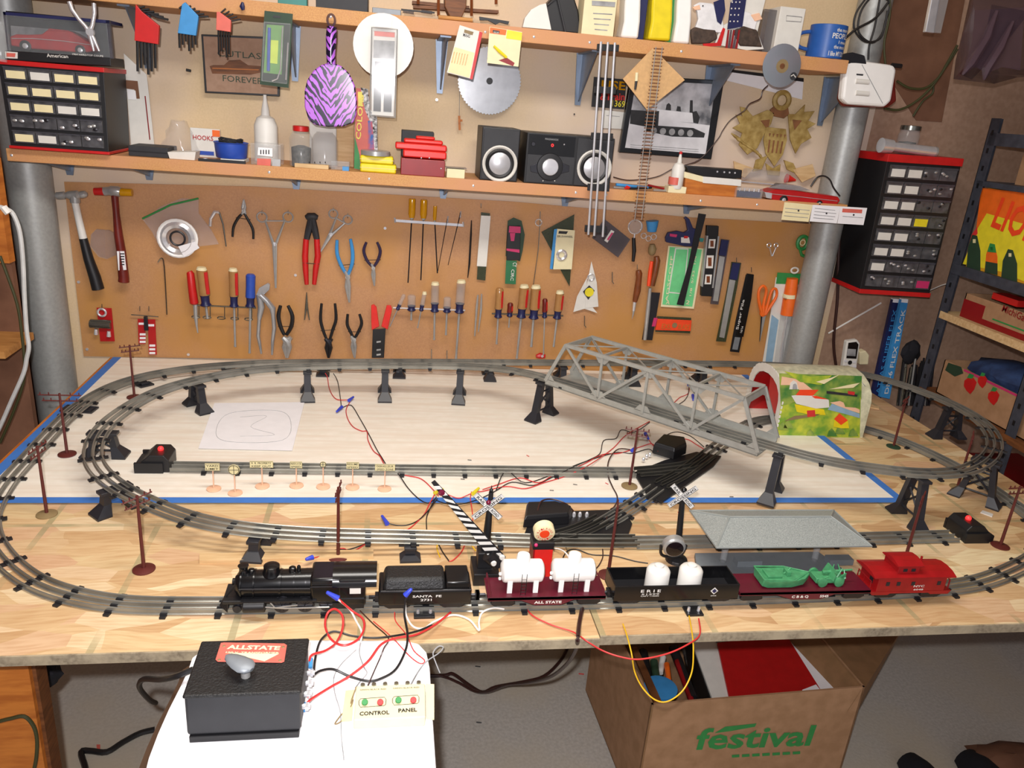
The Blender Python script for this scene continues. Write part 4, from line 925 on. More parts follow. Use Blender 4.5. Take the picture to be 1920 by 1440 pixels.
nut(1216,823,B+.005,1210,813,B+.005,'nut_blue','blue wire nut right of the telephone pole crossarm')
nut(1192,838,B+.004,1185,845,B+.004,'nut_blue','blue wire nut beside the middle of the telephone pole')
wire('red wire from the blue wire nut into the right switch box','wire_red',[(1216,824,B),(1222,832,B),(1234,846,.02)])
wire('brown cable looping over the long motor box of the lower switch','wire_brown',[(1008,958,.03),(1015,940,.035),(1035,936,.035),(1060,944,.03),(1075,958,.012)],.0018)
wire('red wire from the blue wire nut behind the locomotive','wire_red',[(582,1048,.012),(610,1040,O),(640,1028,O),(660,1034,O),(685,1020,O)])
wire('black wire behind the locomotive next to the red one','wire_black',[(615,1048,O),(628,1032,O),(655,1030,O),(690,1018,O)])
nut(573,1049,.014,586,1045,.012,'nut_blue','blue wire nut showing above the locomotive boiler')
wire('yellow wire curling behind the tender','wire_yellow',[(825,1045,.01),(819,1025,.012),(830,1014,.014),(850,1013,.012),(880,1020,.008),(892,1033,.004)])
wire('red wire between the tender and the crossing gate','wire_red',[(872,1020,O),(865,1035,O),(850,1050,O),(842,1052,O)])
wire('black wire between the tender and the crossing gate','wire_black',[(822,1020,O),(830,1035,O),(842,1052,O)])
wire('white wire curving behind the second white tank','wire_white',[(1035,1028,.004),(1050,1030,.01),(1062,1038,.012),(1072,1055,O)],.0014)
wire('black wire snaking from the red signal box to the bell signal','wire_black',[(1052,1055,O),(1062,1035,O),(1080,1030,O),(1110,1040,O),(1150,1042,O),(1190,1052,O),(1215,1056,O)])
wire('brown wire below the siding right of the second tank','wire_brown',[(1130,1030,O),(1130,1045,O),(1123,1060,O),(1115,1068,O)])
# ------------------------------------------------------------------ tools hanging on the brown board
def nail(it,x,y,d=0):it.part('hook','bulldog').t([(x,y-4,.7),(x,y+3,.8),(x,y+5,.8,.006)],d=-.004,n=5)
it=Item('ball_peen_hammer','ball-peen hammer with black and white handle, leftmost tool on the board','hammer',d=.028)
it.part('head','steel').t([(106,367,6.5),(112,367,7),(121,366,7),(123,366,5),(130,366,8),(146,366,9),(150,365,5.5),(152,365,7),(160,364,6.5),(164,364,3)],n=14)
it.part('neck','steel').t([(140,366,9),(141,380,9)],n=10)
it.part('handle','white').t([(141,380,6.5),(147,408,6.5),(156,447,7)],n=10)
it.part('grip','black',label='black rubber grip').t([(156,447,7.5),(166,485,9),(178,520,10.5),(184,542,11)],n=12)
it=Item('soft_face_hammer','hammer with dark red handle and red and amber soft faces','hammer',d=.028)
it.part('head','steel').t([(195,359,8),(206,358,8),(208,358,9.5),(222,359,9.5),(226,360,8)],n=14)
it.part('red_face','red',label='red face').t([(177,359,7),(195,359,7.5)],n=12)
it.part('amber_face','amber',label='amber yellow face').t([(226,360,7.5),(248,361,7)],n=12)
it.part('handle','handle_red').t([(215,366,6.5),(218,400,6),(222,440,8),(227,470,8.5),(232,520,9.5),(232,528,10)],n=12)
it.part('price_label','paper',label='white barcode label').p([(219,471),(233,471),(237,506),(222,507)],.001,d=.0125)
for k in range(5):it.part('barcode_line','black').p([(225,475+k*5),(233,475+k*5),(233.3,477+k*5),(225.3,477+k*5)],.0006,d=.0132)
Item('plastic_bag','small crumpled clear plastic bag between the two hammers','bag',d=.012).part('bag','bag').p([(170,440),(180,430),(205,432),(217,440),(219,478),(200,486),(185,482),(168,462)],.008)
it=Item('reel_bag','clear zip bag holding a round cable reel, with green zip edge','bag',d=.02)
it.part('bag','bag').p([(268,412),(300,388),(340,372),(372,374),(372,400),(395,430),(410,458),(375,462),(350,482),(320,482),(298,462),(285,435)],.006,d=-.004)
it.part('zip_edge','green',label='green zip strip').t([(267,410,1.8),(320,384,1.8),(372,372,1.8)],d=.001)
g=it.part('reel','white_plastic');g.ring(333,447,34,3.2,d=.006);it.part('reel_wire','chrome').ring(333,447,26,7,d=.002);it.part('reel_hub','dark_plastic').ring(333,447,13,2,d=.006)
it.part('tag','paper').p([(334,462),(366,453),(374,465),(345,482)],.001,d=.012)
it=Item('feeler_clamp','small chrome spring clamp hanging left of the open black pliers','clamp',d=.016)
it.part('jaw','chrome').t([(394,424,3),(395,410,3),(403,397,3.5),(411,398,3)]);it.part('arm','bulldog').t([(411,398,1.8),(418,420,1.6),(424,462,1.2)])
def pliers(name,lab,hm,jm,L,R,piv,tip,jw=6,hw=4,d=.02,hook=True):
 """L, R: handle centre lines ending at the pivot; jaws from the pivot to the tip"""
 it=Item(name,lab,'pliers',d=d)
 for q in(L,R):it.part('handle',hm).t([(x,y,hw*(.8 if i in(0,len(q)-1) else 1)) for i,(x,y) in enumerate(q)],n=8,sm=4)
 (px,py),(tx,ty_)=piv,tip
 for s in(-1,1):
  it.part('jaw',jm).t([(px-s*jw*.8,py-(ty_-py)*.25,jw*.45),(px,py,jw*.7),(px+s*jw*.45,py+(ty_-py)*.35,jw*.6),(tx+s*jw*.12,ty_,jw*.18)],d=s*.0015,n=8)
 it.part('pivot',jm).disc(px,py,jw*.75,th=.012,d=.006)
 if hook:
  xa,xb=L[len(L)//2],R[len(R)//2];it.part('wire_hook','bulldog').t([(xa[0]-5,xa[1],.7),(xb[0]+5,xb[1],.7)],d=-.006,n=4)
 return it
pliers('small_pliers','small open pliers with thin black handles hanging jaw up','black','steel',[(436,444),(438,425),(447,408),(455,400)],[(475,448),(474,430),(465,412),(458,400)],(457,396),(457,374),5,2.6)
def hemostat(lab,rings,piv,tip,loop=9):
 it=Item('hemostat',lab,'clamp',d=.018)
 for(x,y) in rings:
  it.part('finger_loop','steel').ring(x,y,loop,1.6);nail(it,x,y-loop)
 for s,(x,y) in zip((-1,1),rings):
  it.part('arm','steel').t([(x-s*loop*.7,y+loop*.8,1.8),(piv[0]+s*2,piv[1],3),(tip[0]+s*.8,tip[1],1)],n=6)
 it.part('pivot','chrome').disc(piv[0],piv[1],3.5,th=.006,d=.004)
 it.part('ratchet','steel').t([(rings[0][0]+4,rings[0][1]+7,1.5),(rings[1][0]-4,rings[1][1]+7,1.5)],n=5);return it
hemostat('large steel hemostat with two finger loops left of the red end nippers',[(491,407),(540,407)],(515,458),(517,540))
hemostat('smaller scissor clamp hanging tilted right of the red end nippers',[(625,401),(652,412)],(620,440),(601,472),8)
it=Item('end_nippers','end nippers with long red handles and black head','pliers',d=.022)
it.part('head','charcoal').t([(573,408,4),(578,406,7),(590,406,7),(596,408,4)],n=10)
for L in([(583,410,6),(579,430,6.5),(575,448,5.5)],[(586,410,6),(590,430,6.5),(594,448,5.5)]):it.part('head_arm','charcoal').t(L)
for L in([(574,448,5.5),(572,480,6),(573,505,5.5),(575,533,4)],[(594,448,5.5),(596,480,6),(592,505,5.5),(589,533,4)]):it.part('handle','red').t(L,n=10)
it.part('wire_hook','bulldog').t([(568,493,.8),(598,495,.8)],d=.007,n=4)
pliers('needle_nose_pliers','long nose pliers with light blue handles','blue_light','steel',[(632,450),(632,475),(640,498),(650,515)],[(657,448),(661,472),(660,495),(652,517)],(652,520),(655,567),6,3.6)
pliers('purple_pliers','small needle nose pliers with dark purple handles','purple','steel',[(687,454),(682,470),(688,488),(698,500)],[(707,454),(713,470),(709,487),(701,500)],(700,503),(702,536),4.5,3)
# chrome rack with yellow nut drivers
it=Item('tool_rack','chrome rail holding the yellow nut drivers','tool rack',d=.035)
it.part('rail','chrome',smooth=False).p([(740,411),(868,420),(868,425),(740,416)],.004)
for x,y in((740,408),(868,416)):it.part('end_hook','chrome').t([(x,y,1.8),(x+1,y+8,1.8),(x,y+8,1.5,-.03)],n=6)
for x0,y0,y1,x2,y2,r,lb in((773,372,408,765,530,6.5,'yellow handled nut driver, leftmost on the chrome rail'),(795,374,409,789,525,6.5,'yellow handled nut driver, second on the chrome rail'),(816,386,413,820,512,3.5,'thin yellow handled screwdriver, third on the chrome rail')):
 it=Item('nut_driver',lab:=lb,'screwdriver','yellow drivers on the chrome rail',d=.033)
 it.part('handle','amber').t([(x0,y0,r*.9),(x0,y0+2,r),(x0-1,y1-6,r),(x0-1,y1-2,r*.8),(x0-1,y1,r*.8)],n=12)
 it.part('ferrule','steel').t([(x0-1,y1,r*.6),(x0-1,y1+4,r*.4)],n=8);it.part('shaft','gunmetal').t([(x0-1,y1,1.3),(x2,y2,1.3)],n=6)
for q,lb in(([(840,405),(836,425),(821,508)],'thin steel pick leaning right beside the third yellow driver'),([(864,396),(858,422),(840,497)],'thin steel pick at the right end of the chrome rail')):
 it=Item('steel_pick',lb,'pick',d=.034);it.part('shaft','gunmetal').t([(x,y,1.2-.3*i) for i,(x,y) in enumerate(q)],n=6);it.part('tip','chrome').t([(q[0][0],q[0][1],1.3),(q[0][0]-1,q[0][1]+12,1.7)],n=6)
Item('round_file','slim black round file right of the chrome rail','file',d=.014).part('file','black').t([(884,413,1),(883,440,2),(880,495,2),(877,521,.8)],n=6)
it=Item('steel_rule','narrow steel rule with long white label in a clear sleeve','ruler',d=.014)
it.part('sleeve','olive_clear',smooth=False).p([(902,398),(919,400),(910,526),(894,524)],.0015);it.part('label','card_white',smooth=False).p([(902,404),(920,405),(912,500),(894,499)],.001,d=.0015);nail(it,902,385)
it=Item('tape_card','black and pink packaged cutter on a green scale card','package',d=.02)
it.part('card','green_dark',smooth=False).p([(952,414),(963,408),(978,414),(984,440),(980,470),(975,490),(948,480)],.002,d=-.004)
it.part('knife_body','black',bevel=.001).p([(953,424),(976,424),(975,488),(950,488),(950,455)],.010,d=.002)
it.part('knife_trim','pink',label='pink trim').p([(955,424),(976,425),(976,437),(954,436)],.006,d=.004);it.part('knife_trim','pink').p([(956,437),(966,437),(964,452),(958,452)],.006,d=.004);it.part('knife_trim','pink').p([(950,466),(974,468),(974,474),(950,470)],.006,d=.004)
it.part('scale_card','green_ruler',smooth=False,label='green scale strip').p([(949,488),(969,489),(967,533),(947,532)],.0015)
g=it.part('lettering','card_white');g.wt('CY',(962,492),(961,500),8,d=.001);g.wt('CIRC',(959,505),(957,526),6,d=.001)
it=Item('wire_tool','long thin copper coloured wire hanging from a chrome clip','wire tool',d=.012)
it.part('clip','chrome').ring(1010,417,6,1.2);it.part('wire','bulldog').t([(1013,396,.8),(1012,425,.8),(1009,470,.8),(1000,535,.8)],n=5)
it=Item('set_square','dark translucent plastic set square standing on its corner behind a slotted card','set square',d=.012)
it.part('square','olive_clear',smooth=False).p([(1015,435),(1077,402),(1073,470),(1068,537),(1052,508),(1034,470)],.002)
it=Item('saw_card','cream blister card with a round saw washer and blue left edge','package',d=.02)
it.part('card','cream',smooth=False).p([(1044,429),(1078,432),(1072,505),(1036,505)],.0015);it.part('card_edge','blue_light',smooth=False,label='blue edge').p([(1039,430),(1045,429),(1037,505),(1031,504)],.0015)
it.part('washer','chrome').ring(1053,478,8,3,d=.003);it.part('print','photo_dark').p([(1048,433),(1065,434),(1062,439),(1047,438)],.0005,d=.0008)
it.part('lettering','photo_dark').wt('BRUSHWHEEL',(1045,445),(1074,446),4,d=.0008)
it=Item('blade_pouch','dark grey plastic pouch hanging diagonally behind the hanging track','pouch',d=.02)
it.part('pouch','smoke_plastic',smooth=False,bevel=.0008).p([(1133,410),(1182,449),(1159,483),(1110,446)],.003);it.part('label','card_white',label='pink and white strip label').p([(1146,431),(1152,434),(1139,455),(1133,451)],.0008,d=.001);it.part('label_print','pink').p([(1147,436),(1150,437),(1141,451),(1138,449)],.0006,d=.0018)
it=Item('triangle_pieces','light grey metal triangles with a yellow round sticker','metal plates',d=.014)
it.part('triangle','card_white',smooth=False).p([(1109,490),(1119,530),(1122,575),(1097,578),(1098,545)],.0012,d=.002);it.part('triangle','card_white',smooth=False).p([(1101,520),(1098,560),(1120,587),(1096,579),(1075,585),(1082,556)],.0012)
it.part('sticker_backing','charcoal',smooth=False).p([(1093,547),(1105,535),(1115,545),(1103,562)],.001,d=.004);it.part('sticker','nut_yellow',label='round yellow sticker').disc(1105,548,8.5,th=.001,d=.0055);g=it.part('suction_ring','chrome');g.ring(1108,520,6,1.5,d=.004)
it=Item('magnifier','round magnifying glass with black handle','magnifier',d=.022)
it.part('lens','glassy').disc(1191,425,12,th=.003);it.part('rim','chrome').ring(1191,425,13,1.5);it.part('handle','black').t([(1188,446,3.5),(1189,470,4),(1187,490,2.8)],n=10);it.part('neck','chrome').t([(1190,438,1.6),(1189,448,1.8)])
it=Item('key_ring','blue toothed cap and oval brass tag hanging on small rings','key ring',d=.02)
it.part('cap','blue_light').t([(1223,414,12),(1223,420,11),(1222,434,8.5)],n=16)
for x,y in((1207,442),(1216,447),(1226,444)):it.part('ring','chrome').ring(x,y,5,.9)
it.part('tag','tan_base').t([(1223,458,5),(1223,466,8),(1222,474,7),(1222,478,4)],n=12)
def handled(lab,name,hp,blade,hm='wood_handle',bm='steel',cat='awl',d=.022):
 it=Item(name,lab,cat,d=d);it.part('handle',hm).t(hp,n=12);it.part('blade',bm).t(blade,n=8);return it
it=handled('wooden handled pointed awl hanging left of the knife file','awl',[(1197,507,5),(1198,513,6.5),(1198,520,5.5),(1195,545,6.5),(1191,562,5),(1190,566,4)],[(1188,583,2.2),(1187,590,1.4),(1185,598,.4)])
it.part('ferrule','chrome').t([(1190,566,3.4),(1188,583,2.8)],n=10);nail(it,1195,500)
it=handled('brown wooden handled file with orange stripe beside the green card','hand_file',[(1231,481,5),(1232,488,6.5),(1228,510,6.5),(1222,535,6)],[(1219,540,3),(1215,580,4),(1209,637,3.4)],cat='file')
it.part('stripe','orange_hot',label='orange red half of the handle').t([(1222,490,3.5),(1219,510,4),(1216,536,3.5)],d=.004,n=8)
it=Item('scraper_blade','wide dark grey steel scraper blade under the brown file handle','blade',d=.016);it.part('blade','gunmetal',smooth=False).p([(1218,548),(1238,549),(1223,638),(1204,637)],.002);it.part('label','pink',smooth=False).p([(1226,596),(1233,596),(1229,612),(1222,612)],.0006,d=.001)
it=Item('green_card','bright green instruction card with cream border','card',d=.010)
it.part('card','cream',smooth=False).p([(1253,461),(1320,466),(1301,579),(1239,575)],.001);it.part('panel','green_light',smooth=False).p([(1256,463),(1316,468),(1298,575),(1242,571)],.0006,d=.001)
it.part('inner_panel','card_white',smooth=False).p([(1266,465),(1291,466),(1283,552),(1253,549)],.0004,d=.0014);it.part('inner_fill','green_light',smooth=False).p([(1268,467),(1289,468),(1281,550),(1255,547)],.0004,d=.0018)
g=it.part('lettering','cream');g.wt('ADSCOFF',(1252,566),(1262,480),5,d=.0022);g.wt('A',(1248,570),(1255,571),8,d=.0022);g.wt('2',(1285,570),(1292,571),8,d=.0022);g.wt('1/8  5/32  1/4',(1296,555),(1306,480),4,d=.0022)
it=Item('combination_square','blue plane shaped square head with long dark steel rule','square',d=.026)
it.part('body','blue_navy',bevel=.0015).p([(1248,446),(1253,436),(1270,433),(1283,436),(1290,432),(1286,412),(1283,410),(1287,406),(1293,411),(1300,428),(1309,430),(1310,462),(1285,462),(1249,454)],.012)
it.part('rule','black',smooth=False,label='dark rule').p([(1310,400),(1324,402),(1299,500),(1282,573),(1269,571),(1290,500)],.002,d=.002)
it.part('marking','card_white').p([(1277,445),(1292,445),(1294,456),(1277,455)],.0005,d=.001);it.part('marking','red').p([(1283,442),(1291,443),(1289,447),(1282,447)],.0005,d=.0016);it.part('marking','pink').p([(1256,438),(1270,440),(1268,445),(1256,443)],.0005,d=.0012)
it.part('vial','teal',label='green and pink vial').p([(1312,446),(1320,447),(1318,454),(1312,453)],.001,d=.003)
it=Item('orange_case','bright orange sliding case in a clear yellow-green holder','case',d=.016)
it.part('holder','olive_clear',smooth=False).p([(1233,593),(1296,596),(1296,600),(1294,625),(1229,622),(1230,598)],.002,d=-.003);it.part('case','orange_hot',bevel=.001).p([(1233,598),(1297,601),(1295,621),(1229,619)],.006);it.part('hole','tan_base',label='round tan hole').disc(1265,610,5,th=.0005,d=.0008)
it.part('lettering','wood_orange').wt('EXL',(1240,616),(1258,617),10,d=.0008);it.part('lettering','wood_orange').wt('BLADE',(1271,617),(1292,618),10,d=.0008)
it=Item('spirit_level','black torpedo level with three white framed vials','level',d=.028)
it.part('body','black',bevel=.001).p([(1326,423),(1348,424),(1347,444),(1337,540),(1336,556),(1315,555),(1316,536),(1325,442)],.014)
for q in([(1325,442),(1328,442),(1318,538),(1315,537)],[(1346,443),(1349,443),(1338,540),(1335,540)]):it.part('edge_rail','steel',smooth=False).p(q,.015,d=.001)
for x,y,w_,h_ in((1335,457,12,17),(1331,491,13,24),(1328,524,12,18)):
 it.part('vial_frame','white',smooth=False).p([(x-w_/2+1,y-h_/2),(x+w_/2+1,y-h_/2),(x+w_/2-1,y+h_/2),(x-w_/2-1,y+h_/2)],.002,d=.0015);it.part('vial','wood_handle').p([(x-w_/4,y-h_/3),(x+w_/4,y-h_/3),(x+w_/4,y+h_/3),(x-w_/4,y+h_/3)],.001,d=.0025)
it=Item('packaged_file','grey flat file in a clear sleeve with dark blue top beside the level','file',d=.02);it.part('sleeve','smoke_plastic',smooth=False).p([(1352,448),(1368,450),(1362,485),(1347,571),(1332,570),(1345,500)],.003);it.part('handle','blue_navy').p([(1353,450),(1366,451),(1361,480),(1348,478)],.006,d=.003);it.part('blade','steel').p([(1349,480),(1359,482),(1346,565),(1337,564)],.003,d=.002)
it=Item('packaged_file','longer flat file in a clear sleeve left of the black marker pouch','file',d=.02);it.part('sleeve','olive_clear',smooth=False).p([(1372,491),(1390,493),(1382,540),(1361,641),(1343,640),(1362,550)],.003);it.part('handle','blue_navy').p([(1374,493),(1388,494),(1382,525),(1368,523)],.006,d=.003);it.part('blade','steel').p([(1368,524),(1379,526),(1358,634),(1349,632)],.003,d=.002);nail(it,1381,487)
it=Item('marker_pouch','black packaged marker pen with white lettering above a long black strip','package',d=.022)
it.part('strip','black',smooth=False).p([(1399,515),(1413,518),(1400,590),(1386,661),(1369,659),(1380,600)],.003,d=-.004);it.part('window','galv_dark',smooth=False).p([(1378,632),(1388,633),(1383,656),(1373,655)],.001,d=-.002)
it.part('pouch','black_gloss',smooth=False,bevel=.001).p([(1401,513),(1414,515),(1409,560),(1394,632),(1381,629),(1392,560)],.006);it.part('lettering','white').wt('Super File',(1384,618),(1396,562),5,d=.001);it.part('lettering','white').wt('16/14',(1391,624),(1394,612),4,d=.001);nail(it,1409,505)
it=Item('scissors','scissors with bright orange handles hanging point down','scissors',d=.02)
it.part('handle','orange').t([(1430,590,4),(1423,565,3),(1423,545,2.6),(1431,536,2.6),(1437,545,2.6),(1432,570,3),(1432,590,4)],n=8,sm=3);it.part('handle','orange').t([(1434,590,4),(1440,568,3),(1447,545,2.6),(1455,542,2.6),(1456,555,2.6),(1446,572,3),(1434,590,4)],n=8,sm=3)
it.part('blade','gunmetal').p([(1427,592),(1434,592),(1424,641)],.002);it.part('blade','steel').p([(1430,592),(1436,592),(1425,641)],.002,d=.002);it.part('boss','orange').disc(1431,588,6,th=.006,d=.004)
it=Item('small_clamp','tiny chrome clamp hanging left of the green tape dispenser','clamp',d=.012)
for x in(1442,1455):it.part('loop','chrome').ring(x,460,4,.9)
it.part('arm','chrome').t([(1443,464,1),(1447,480,1.3)]);it.part('arm','chrome').t([(1455,464,1),(1448,480,1.3)])
it=Item('tape_dispenser','green plastic tape dispenser at the upper right of the board','tape dispenser',d=.02)
it.part('body','green').ring(1505,455,10,3.5,ry=12);it.part('cutter','green').t([(1500,468,2.5),(1503,478,3),(1512,482,3)]);it.part('core','pale_paper').ring(1505,455,5,1)
it=Item('drill_bit_pack','white and blue card holding a long bit in an orange capped clear tube','package',d=.018)
it.part('card','card_white',smooth=False).p([(1455,520),(1510,525),(1496,600),(1480,690),(1428,690),(1440,620)],.0015,d=-.006);it.part('card_print','river',smooth=False).p([(1447,590),(1460,600),(1448,680),(1434,688),(1440,640)],.0005,d=-.0055);it.part('hanger','green',smooth=False,label='green card top').p([(1458,511),(1511,514),(1509,534),(1455,532)],.0015,d=-.005)
it.part('cap','orange').t([(1486,522,10.5),(1482,550,12),(1476,590,12.5)],d=.008,n=16);it.part('cap_band','cream').t([(1481,551,12.3),(1480,558,12.5)],d=.008,n=16)
it.part('tube','clear_plastic').t([(1476,590,12),(1462,690,11)],d=.008,n=14);it.part('bit','chrome').t([(1476,592,2.5),(1474,605,3.6),(1472,615,2.6),(1470,627,3.6),(1468,640,2.6),(1466,655,3.6),(1463,685,2.6)],d=.008,n=8);it.part('tab','card_white').ring(1490,507,7,1.8,ry=5)
it.part('lettering','black').wt('RECORDED',(1470,562),(1490,564),4,d=.021)
# bulldog clips at lower left
it=Item('bulldog_clip','wide steel bulldog clip holding a red card, far left of the board','clip',d=.016)
it.part('card','tin_red',smooth=False).p([(181,577),(209,578),(215,640),(188,640)],.0015,d=-.004);it.part('jaw','bulldog').t([(169,607,8),(208,609,8)],n=10);it.part('jaw','bulldog').t([(170,601,3),(208,603,3)],d=.004,n=8);it.part('key','chrome').ring(191,586,7,2)
for x,y in((180,624),(204,628)):it.part('screw','chrome').t([(x,y-7,3),(x,y+3,4)],n=8)
nail(it,191,574)
it=Item('bulldog_clip','narrow dark clip holding two red labelled cards','clip',d=.016)
for q in([(258,598),(272,598),(273,645),(260,645)],[(277,599),(291,599),(294,665),(279,665)]):it.part('card','tin_red',smooth=False).p(q,.001,d=-.004)
for x,y in((260,607),(278,610),(262,627),(262,634),(262,641),(280,648),(280,655),(280,662)):it.part('card_label','paper',smooth=False).p([(x,y-2),(x+11,y-2),(x+11,y+2),(x,y+2)],.0005,d=-.0035)
it.part('jaw','gunmetal',bevel=.001).p([(269,594),(276,594),(278,620),(270,620)],.006,d=.004);it.part('spring_arm','bulldog').t([(246,590,1),(297,594,1)]);nail(it,262,578);nail(it,279,578)
Item('allen_rod','long thin hooked steel rod below the cable reel bag','rod',d=.01).part('rod','bulldog').t([(296,492,1),(303,484,1.2),(308,500,1.2),(313,590,1)],n=5,sm=3)
# screwdriver racks
def rack(lab,x0,y0,x1,y1,rings,mt='bulldog'):
 it=Item('screwdriver_rack',lab,'tool rack',d=.034);it.part('rail',mt).t([(x0,y0,1.6),(x1,y1,1.6)],n=6)
 for x in rings:
  y=y0+(y1-y0)*(x-x0)/(x1-x0)+22;it.part('ring',mt).ring(x,y,7,1,ry=2.4,n=16,ro=4);it.part('hanger',mt).t([(x+6,y-22,.8),(x+6,y,.8)],n=4)
 for x,y in((x0+4,y0),(x1-4,y1)):it.part('wall_arm',mt).t([(x,y,1.2),(x,y,1.2,-.03)],n=5)
rack('wire rail with rings holding four screwdrivers at left',362,572,480,577,(367,388,415,440,466))
rack('wire rail holding the small clear screwdrivers in the middle',737,577,872,582,(),'chrome')
rack('wire rail holding six red and clear screwdrivers',922,588,1056,592,(),'bulldog')
def driver(lab,x,y0,y1,xb,yb,r,hm,col='blue_navy',stripe=None,gp=None,cap=None,fork=False):
 it=Item('screwdriver',lab,'screwdriver',gp,d=.034);hx=x
 ym=y1-(y1-y0)*.28;dx=(xb-x)/(yb-y0)
 X_=lambda y:x+dx*(y-y0)
 it.part('handle',hm).t([(X_(y0),y0,r*.7),(X_(y0+3),y0+3,r),(X_((y0+ym)/2),(y0+ym)/2,r*.93),(X_(ym),ym,r)],n=12)
 it.part('collar',col).t([(X_(ym),ym,r*.98),(X_(ym+3),ym+3,r*.8),(X_(y1-4),y1-4,r*.78),(X_(y1),y1,r*1.02),(X_(y1+2),y1+2,r*.7)],n=12)
 if stripe:it.part('stripe',stripe).t([(X_(y0+6)+r*.55,y0+6,r*.5),(X_(ym-2)+r*.55,ym-2,r*.5)],d=r*.0006,n=6)
 if cap:it.part('cap',cap).t([(X_(y0),y0-3,r*.8),(X_(y0),y0+2,r)],n=12)
 it.part('shaft','steel').t([(X_(y1),y1,max(1.2,r*.24)),(X_(yb-6),yb-6,max(1.1,r*.24)),(xb,yb,max(.8,r*.3))],n=8);return it
G1='screwdrivers on the left wire rail';G2='small clear screwdrivers on the middle rail';G3='red and clear screwdrivers on the right rail'
it=Item('screwdriver','screwdriver with solid red handle, leftmost on the left rail','screwdriver',G1,d=.034);it.part('handle','red').t([(355,509,5),(357,513,7),(360,540,7.5),(364,568,8),(364,570,6)],n=12);it.part('shaft','steel').t([(366,570,4),(367,595,3.6),(369,612,2),(371,624,1.2)],n=8)
driver('amber screwdriver with red stripe and blue collar, second on the left rail',378,504,572,389,597,10,'clear_amber',stripe='red',gp=G1,cap='cream')
driver('amber screwdriver with red stripe and long shaft, middle of the left rail',437,506,574,441,650,8.5,'clear_amber',stripe='red',gp=G1,cap='cream')
driver('blue handled screwdriver at the right end of the left rail',470,514,574,468,662,9,'blue',gp=G1)
it=Item('slip_joint_pliers','large polished channel-lock pliers with open jaws','pliers',d=.028)
it.part('upper_jaw','blade_steel',smooth=True).p([(481,552),(486,540),(502,531),(506,534),(505,543),(491,556),(492,562),(485,562)],.010)
it.part('handle','blade_steel').t([(486,552,6),(490,575,6.5),(487,592,5),(486,600,3.5),(484,630,3.5),(487,645,3),(490,663,2)],n=10);it.part('handle','blade_steel').t([(488,553,5.5),(500,564,5.5),(511,578,6),(512,590,4),(514,615,3.8),(511,640,3.2),(510,665,2)],n=10,d=.004);it.part('slot','gunmetal').t([(497,562,1.5),(510,577,1.5)],d=.010,n=6)
pliers('lineman_pliers','pliers with black handles right of the polished channel-lock pliers','black','steel',[(526,573),(522,592),(526,612),(533,628)],[(540,573),(548,592),(546,612),(537,628)],(538,640),(538,671),9.5,3.8,.028)
it=Item('tweezers','tiny brass tweezers hanging between two black pliers','tweezers',d=.012);it.part('arm','bulldog').t([(575,548,.8),(574,575,2.2),(571,600,1)]);it.part('arm','bulldog').t([(575,548,.8),(576,575,1.8),(580,600,1)])
pliers('diagonal_cutters','long handled black pliers in the centre of the board','black','gunmetal',[(603,569),(601,598),(606,620),(613,638)],[(628,569),(630,598),(624,618),(618,638)],(616,642),(616,671),7.5,3,.028)
pliers('flush_cutters','shorter black handled cutters left of the red wire stripper','black','steel',[(652,589),(651,608),(657,622),(662,632)],[(674,589),(678,606),(672,622),(665,634)],(663,638),(665,671),6,3,.028)
it=Item('wire_stripper','black wire stripper with splayed red handles','pliers',d=.028)
it.part('handle','red_bright',bevel=.001).p([(696,573),(701,571),(706,576),(711,612),(697,619),(696,600)],.008);it.part('handle','red_bright',bevel=.001).p([(725,573),(733,573),(735,580),(727,618),(715,612)],.008);it.part('body','black',smooth=False,bevel=.0008).p([(699,618),(723,616),(720,671),(697,671)],.004,d=-.002)
for y in(640,655,664):it.part('cutting_hole','steel',smooth=False).p([(706,y),(714,y-1),(714,y+2),(706,y+3)],.0006,d=-.001)
driver('tiny tilted clear screwdriver, leftmost on the middle rail',758,552,579,731,612,4,'clear_plastic',gp=G2)
driver('stubby clear screwdriver with short shaft, second on the middle rail',772,553,581,771,600,8,'clear_plastic',gp=G2)
driver('tiny clear screwdriver with white tip, third on the middle rail',796,550,581,783,615,4.5,'clear_plastic',gp=G2,cap='cream')
driver('clear screwdriver with cream cap and medium shaft on the middle rail',816,532,583,814,637,8,'clear_plastic',gp=G2,cap='cream')
driver('stubby clear screwdriver with thin shaft, fifth on the middle rail',839,557,584,836,628,7.5,'clear_plastic',gp=G2)
driver('largest clear screwdriver with cream cap at the right of the middle rail',865,528,585,855,672,9,'clear_plastic',gp=G2,cap='cream')
it=Item('caliper_pins','pair of slim silver pins hanging between two screwdriver rails','pins',d=.014);it.part('pin','steel').t([(896,553,1.6),(894,575,2.4),(890,630,1.2)]);it.part('pin','steel').t([(903,551,1.4),(902,580,2.2),(897,622,1)])
driver('amber and red screwdriver, leftmost on the right rail',937,540,594,931,645,7.5,'clear_amber',stripe='red',gp=G3)
driver('stubby red screwdriver, second on the right rail',957,568,592,954,614,5.5,'handle_red',stripe='red',gp=G3)
driver('long amber and red screwdriver, third on the right rail',983,537,594,969,672,9,'clear_amber',stripe='red',gp=G3,cap='cream')
driver('amber and red screwdriver with a wide polished blade, fourth on the right rail',1005,538,596,996,650,9.5,'clear_amber',stripe='red',gp=G3,cap='cream')
driver('slim red screwdriver, fifth on the right rail',1022,560,594,1019,665,5,'handle_red',stripe='red',gp=G3)
driver('amber and red screwdriver at the right end of the right rail',1050,548,596,1038,650,8,'clear_amber',stripe='red',gp=G3,cap='cream')
